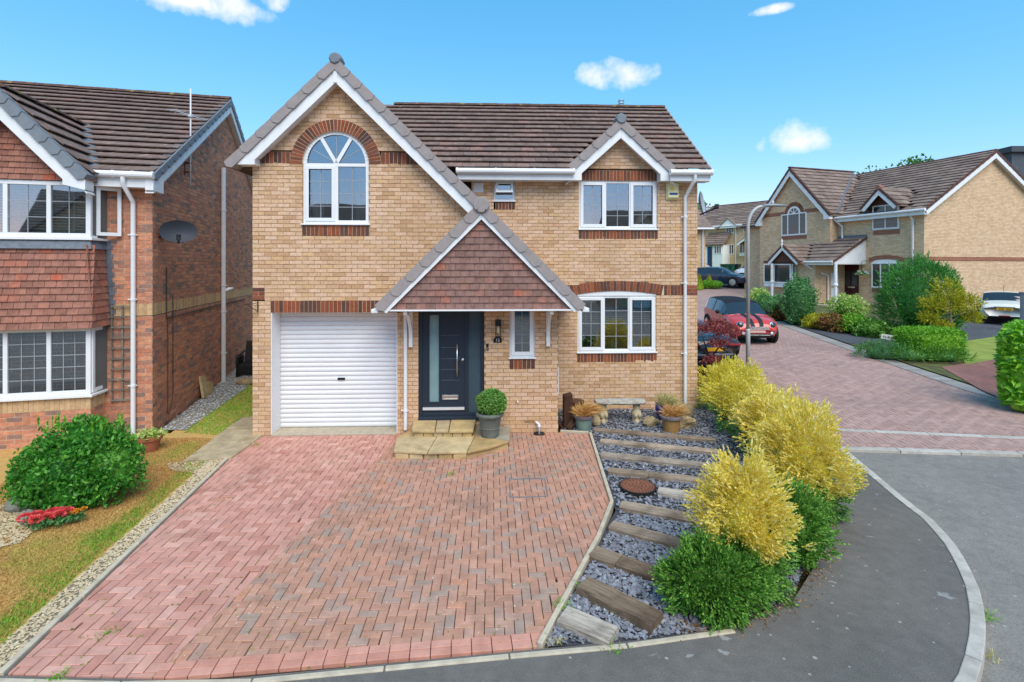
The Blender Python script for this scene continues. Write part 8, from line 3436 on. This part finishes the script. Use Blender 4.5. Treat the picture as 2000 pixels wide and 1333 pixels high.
# white saloon partly behind the corner house
wx, wy = .470 * 46, 46
wc = car('white_saloon', 'white saloon car partly hidden by the left edge of the corner house', (wx, wy, g(wy)), Vector((-.72, -.69)).normalized(), COUPE, paint('white_paint_far', (.75, .75, .76)), glass_x=dict(side=(-.9, .6), front=(.3, .92), rear=(-1.55, -.75), pillars=(-.2,)), wheels=(-1.32, 1.35), wr=.33, trim_z=.2)
for s in (-1, 1):
    slot(wc, 'headlight', MT['car_glass'], 1.98, 2.1, .42 if s > 0 else -.74, .74 if s > 0 else -.42, .56, .64, .02)
slot(wc, 'grille', TRIM, 2.1, 2.235, -.3, .3, .36, .52, .02)
# cream hatchback at the right edge
mx_, my_ = gp(1962, 636)
hd = Vector((.66, .75)).normalized()
cx, cy = mx_ + hd.x * 1.8, my_ + hd.y * 1.8
mc = car('cream_hatchback', 'cream white hatchback with yellow rear plate on the tarmac drive at right', (cx, cy, g(cy) - .05), hd, MINI, paint('cream_paint', (.76, .74, .66)), glass_x=GXM, wheels=(-1.18, 1.25), trim_z=.33)
for s in (-1, 1):
    slot(mc, 'tail_light', RED_L, -1.80, -1.62, .58 if s > 0 else -.80, .80 if s > 0 else -.58, .66, .86, .03)
slot(mc, 'rear_plate', PLATE_Y, -1.868, -1.82, -.26, .26, .62, .73)
slot(mc, 'boot_handle', MT['steel'], -1.88, -1.8, -.33, .33, .745, .78)
slot(mc, 'rear_fog', RED_L, -1.858, -1.8, -.18, .18, .36, .4)
mb = MB()
mb.tube([(-1.2, 0, 1.38), (-1.32, 0, 1.72)], .008, 6)
mb.build('aerial', TRIM, mc)
pl = MB()
for k in range(7):
    if k != 3:
        pl.box(-1.8705, -1.868, -.21 + k * .06, -.175 + k * .06, .645, .705)
pl.build('plate_marks', MT['black'], mc)

# ================================================================== PLANTS ACROSS THE ROAD
def at_ground(u, v):
    return gp(u, v)


x, y = gp(1795, 668)
y += 1.0
x = .795 * y
conifer('big_conifer', 'large rounded green conifer in front of the far house', (x, y, g(y) - .05), (1.36, 1.25), 2.95, 6500, .2, ML['thuja'], ML['thuja'], 0, 301, cat='conifer', slim=.2, per=5, lumps=.16)
x, y = gp(1829, 668)
t = thing('golden_tree', 'small yellow leaved conifer tree standing against the large green conifer', 'tree', (x, y - .6, g(y) - .02))
mb = MB()
mb.tube([(0, 0, 0), (.0, 0, .9), (.05, 0, 2.0)], [.05, .04, .015], 8)
for a, z, l in ((.4, .8, .7), (2.6, .9, .9), (3.6, 1.1, .7), (5.5, 1.0, .6), (1.2, 1.3, .5)):
    mb.tube([(0, 0, z), (l * math.cos(a), l * math.sin(a), z + .25)], [.02, .008], 6)
mb.build('trunk', M_plain('pale_bark', hexc('8c7c6c'), .9), t)
rng = np.random.default_rng(302)
for c, r in (((-.1, 0, 1.95), (.5, .45, .42)), ((-.65, 0, 1.45), (.42, .35, .3)), ((.55, 0, 1.5), (.45, .4, .35)), ((0, -.1, 1.5), (.5, .4, .35)), ((-.75, 0, .95), (.3, .28, .2)), ((.75, 0, 1.0), (.3, .28, .22)), ((-.35, -.1, .65), (.26, .22, .16))):
    P, A, B, P0, S = sprays(rng, c, r, 260, .17, -.9, .4, slim=.28, shell=.6)
    leafset('foliage', P, A, B, ML['golden_tree'], t)


def box_hedge(name, label, c, size, n, mat, seed, cat='hedge', ln=.06, rot=0, group=None):
    rng = np.random.default_rng(seed)
    t = thing(name, label, cat, c, rot, group)
    sx, sy, sz = size
    P = rng.uniform(-1, 1, (n, 3))
    f = rng.integers(0, 5, n)
    for k in range(n):
        if f[k] < 2:
            P[k, 2] = 1
        elif f[k] == 2:
            P[k, 1] = -1
        else:
            P[k, 0] = 1 if f[k] == 3 else -1
    D = unit(P ** 5)
    rnd = 1 - .16 * (np.sort(np.abs(P), axis=1)[:, 1] ** 4)[:, None]
    Q = P * rnd * np.array([sx / 2, sy / 2, sz / 2]) + np.array([0, 0, sz / 2]) + rng.normal(size=(n, 3)) * .035
    A = unit(D + rng.normal(size=(n, 3)) * .8)
    s = rng.uniform(.6, 1.4, (n, 1))
    leafset('foliage', Q, A * ln * s / 2, rand_perp(rng, A) * ln * .45 * s / 2, mat, t)
    mb = MB()
    mb.box(-sx / 2 * .86, sx / 2 * .86, -sy / 2 * .86, sy / 2 * .86, 0, sz * .9)
    mb.build('inner_growth', mat, t, bevel=.12)
    return t


x, y = gp(1838, 702)
box_hedge('clipped_hedge', 'low clipped bright green hedge beside the street name board', (x, y + .5, g(y) - .05), (1.75, 1.2, .95), 5200, ML['hedge'], 311, ln=.08, rot=.1)
x, y = gp(1748, 702)
t = thing('ground_cover', 'dark low juniper ground cover in front of the street name board', 'shrub', (x, y + .3, g(y)))
rng = np.random.default_rng(312)
for c, r in (((-.2, 0, .12), (.75, .6, .36)), ((.6, -.3, .1), (.8, .5, .32)), ((1.4, -.4, .08), (.8, .45, .26))):
    P, A, B, P0, S = sprays(rng, c, r, 420, .2, -.2, .3, slim=.16, shell=.3)
    leafset('foliage', P, A, B, ML['cdark'] if c[0] < .5 else ML['cgreen'], t)
    core(t, 'inner_growth', ML['cdark'], c, r, 313, .7)
# street name board
x, y = gp(1766, 690)
t = thing('street_sign', 'white street name board tilted among the shrubs', 'sign', (x, y + .55, g(y) + .34), rad(-12))
mb = MB()
mb.box(-.34, .34, -.012, .012, 0, .17)
mb.build('board', M_plain('sign_board', (.78, .78, .76), .5), t)
mb = MB()
rng_s = random.Random(4)
xx = -.29
while xx < .27:
    w = rng_s.uniform(.018, .032)
    mb.box(xx, xx + w * .45, -.014, -.0125, .05, .12)
    mb.box(xx, xx + w, -.0145, -.013, rng_s.choice((.05, .08, .108)), rng_s.choice((.064, .094, .12)) + .001)
    xx += w + .016 + (.03 if rng_s.random() < .12 else 0)
mb.build('lettering', MT['black'], t)
mb = MB()
for s in (-.25, .25):
    mb.box(s - .02, s + .02, .014, .05, -.4, .12)
mb.build('post', MT['black'], t)
t.rotation_euler[1] = rad(9)
# laurel hedge at the right edge
lx_, ly_ = gp(1948, 800)
box_hedge('laurel_hedge', 'tall bright green laurel hedge at the right edge of the picture', (lx_ + .72 * .85 + .69 * .75 + .1, ly_ - .69 * .85 + .72 * .75, -.03), (1.7, 1.5, 1.85), 5200, ML['laurel'], 321, ln=.16, rot=rad(-44))
# grey post above it
t = thing('gate_post', 'grey post rising behind the laurel hedge at the right edge', 'post', (.998 * 13.6, 13.6, g(13.6)))
mb = MB()
mb.box(-.03, .12, -.06, .06, 0, 2.35)
mb.build('shaft', M_plain('grey_post', hexc('8c9094'), .7), t, bevel=.01)
mb = MB()
mb.box(-.045, .135, -.075, .075, 2.35, 2.39)
mb.build('cap', M_plain('grey_cap', hexc('7c8084'), .7), t, bevel=.008)

# shrubs before the far house: (u, v base, width, height, leaf, label)
SHR = [(1560, 633, 1.35, 2.15, 'cdark', 'tall dark ivy clad column shrub by the far porch', 'column'), (1522, 622, .9, .75, 'brown', 'rust brown drooping shrub beside the tall dark column', 'round'), (1505, 620, 1.5, 1.1, 'cdark', 'dark green shrub under the boxed bay window', 'round'),
       (1482, 612, 1.15, 1.3, 'varieg', 'pale variegated shrub at the left end of the far garden', 'round'), (1600, 640, 1.3, .62, 'golden_tree', 'low heather with yellow tips, left of the far porch', 'round'), (1632, 645, 1.5, .7, 'brown', 'low russet and green heather before the far porch', 'round'),
       (1665, 648, 1.6, .75, 'hedge', 'low bright green shrub at the edge of the tarmac', 'round'), (1700, 655, 1.4, .65, 'cgreen', 'low green shrub touching the large conifer', 'round'), (1655, 622, 1.6, 1.15, 'varieg', 'loose pale shrub in front of the maroon door', 'round')]
for k, (u, v, w, h, m, lab, kind) in enumerate(SHR):
    x, y = gp(u, v)
    rng = np.random.default_rng(400 + k)
    t = thing('garden_shrub', lab, 'shrub', (x, y, g(y) - .05), 0, 'shrubs in the far garden')
    r = (w / 2, w / 2, h * .55)
    if kind == 'column':
        r = (w / 2, w / 2, h * .52)
    leaf_bush(t, 'foliage', rng, (0, 0, h * .48), r, 3200 if kind == 'column' else 2000, .11, .055, ML[m], zmin=-.95, shell=.25, lumps=.14 if kind == 'column' else .2)
    core(t, 'inner_growth', ML[m if m != 'varieg' else 'hedge'], (0, 0, h * .48), r, 410 + k, 1.05 if kind == 'column' else .85)
# topiary at the far drive, left of the lamp
TOP = [(1366, 565, .5, 1.1, 'cone', 'left green topiary cone past the house corner'), (1378, 563, .8, .62, 'ball', 'round topiary ball between the two cones'), (1385, 562, .55, 1.0, 'cone', 'right green topiary cone before the blue car'),
       (1398, 563, .95, .6, 'ball', 'wide topiary ball before the front wheel of the blue car'), (1450, 538, .95, .8, 'ball', 'yellow green clipped ball behind the lamp post, uppermost'), (1456, 553, 1.0, .8, 'ball', 'clipped ball in the middle of the row behind the lamp post'), (1465, 561, 1.2, .75, 'ball', 'low wide clipped ball nearest the road behind the lamp post'),
       (1420, 522, 1.2, 1.0, 'ball', 'yellow green shrub before the far bins'), (1434, 523, 1.3, 1.3, 'ball', 'rounded shrub right of the far bins'), (1472, 518, 2.2, 1.4, 'ball', 'green hedge shrub by the far trellis')]
for k, (u, v, w, h, kind, lab) in enumerate(TOP):
    x, y = gp(u, v)
    rng = np.random.default_rng(500 + k)
    t = thing('topiary', lab, 'topiary', (x, y, g(y) - .03), 0, 'clipped shrubs along the far drives')
    if kind == 'ball':
        leaf_bush(t, 'foliage', rng, (0, 0, h * .48), (w / 2, w / 2, h * .52), 700, .09, .05, ML['hedge'] if k % 2 else ML['golden_tree'], zmin=-.9, shell=.12, lumps=.05)
        core(t, 'inner_growth', ML['hedge'], (0, 0, h * .48), (w / 2, w / 2, h * .52), 510 + k, .9)
    else:
        n = 700
        f = rng.uniform(0, 1, n)
        a = rng.uniform(0, 6.28, n)
        rr = w / 2 * (1 - f ** 1.6) + .02
        P = np.stack([rr * np.cos(a), rr * np.sin(a), f * h], 1)
        D = unit(np.stack([np.cos(a), np.sin(a), np.full(n, .5)], 1) + rng.normal(size=(n, 3)) * .5)
        leafset('foliage', P, D * .045, rand_perp(rng, D) * .022, ML['golden_tree'], t)
        mb = MB()
        mb.lathe([(w / 2 * .85, 0), (w / 2 * .75, h * .3), (w / 2 * .45, h * .65), (.02, h * .95)], (0, 0, 0), 12)
        mb.build('inner_growth', ML['hedge'], t)
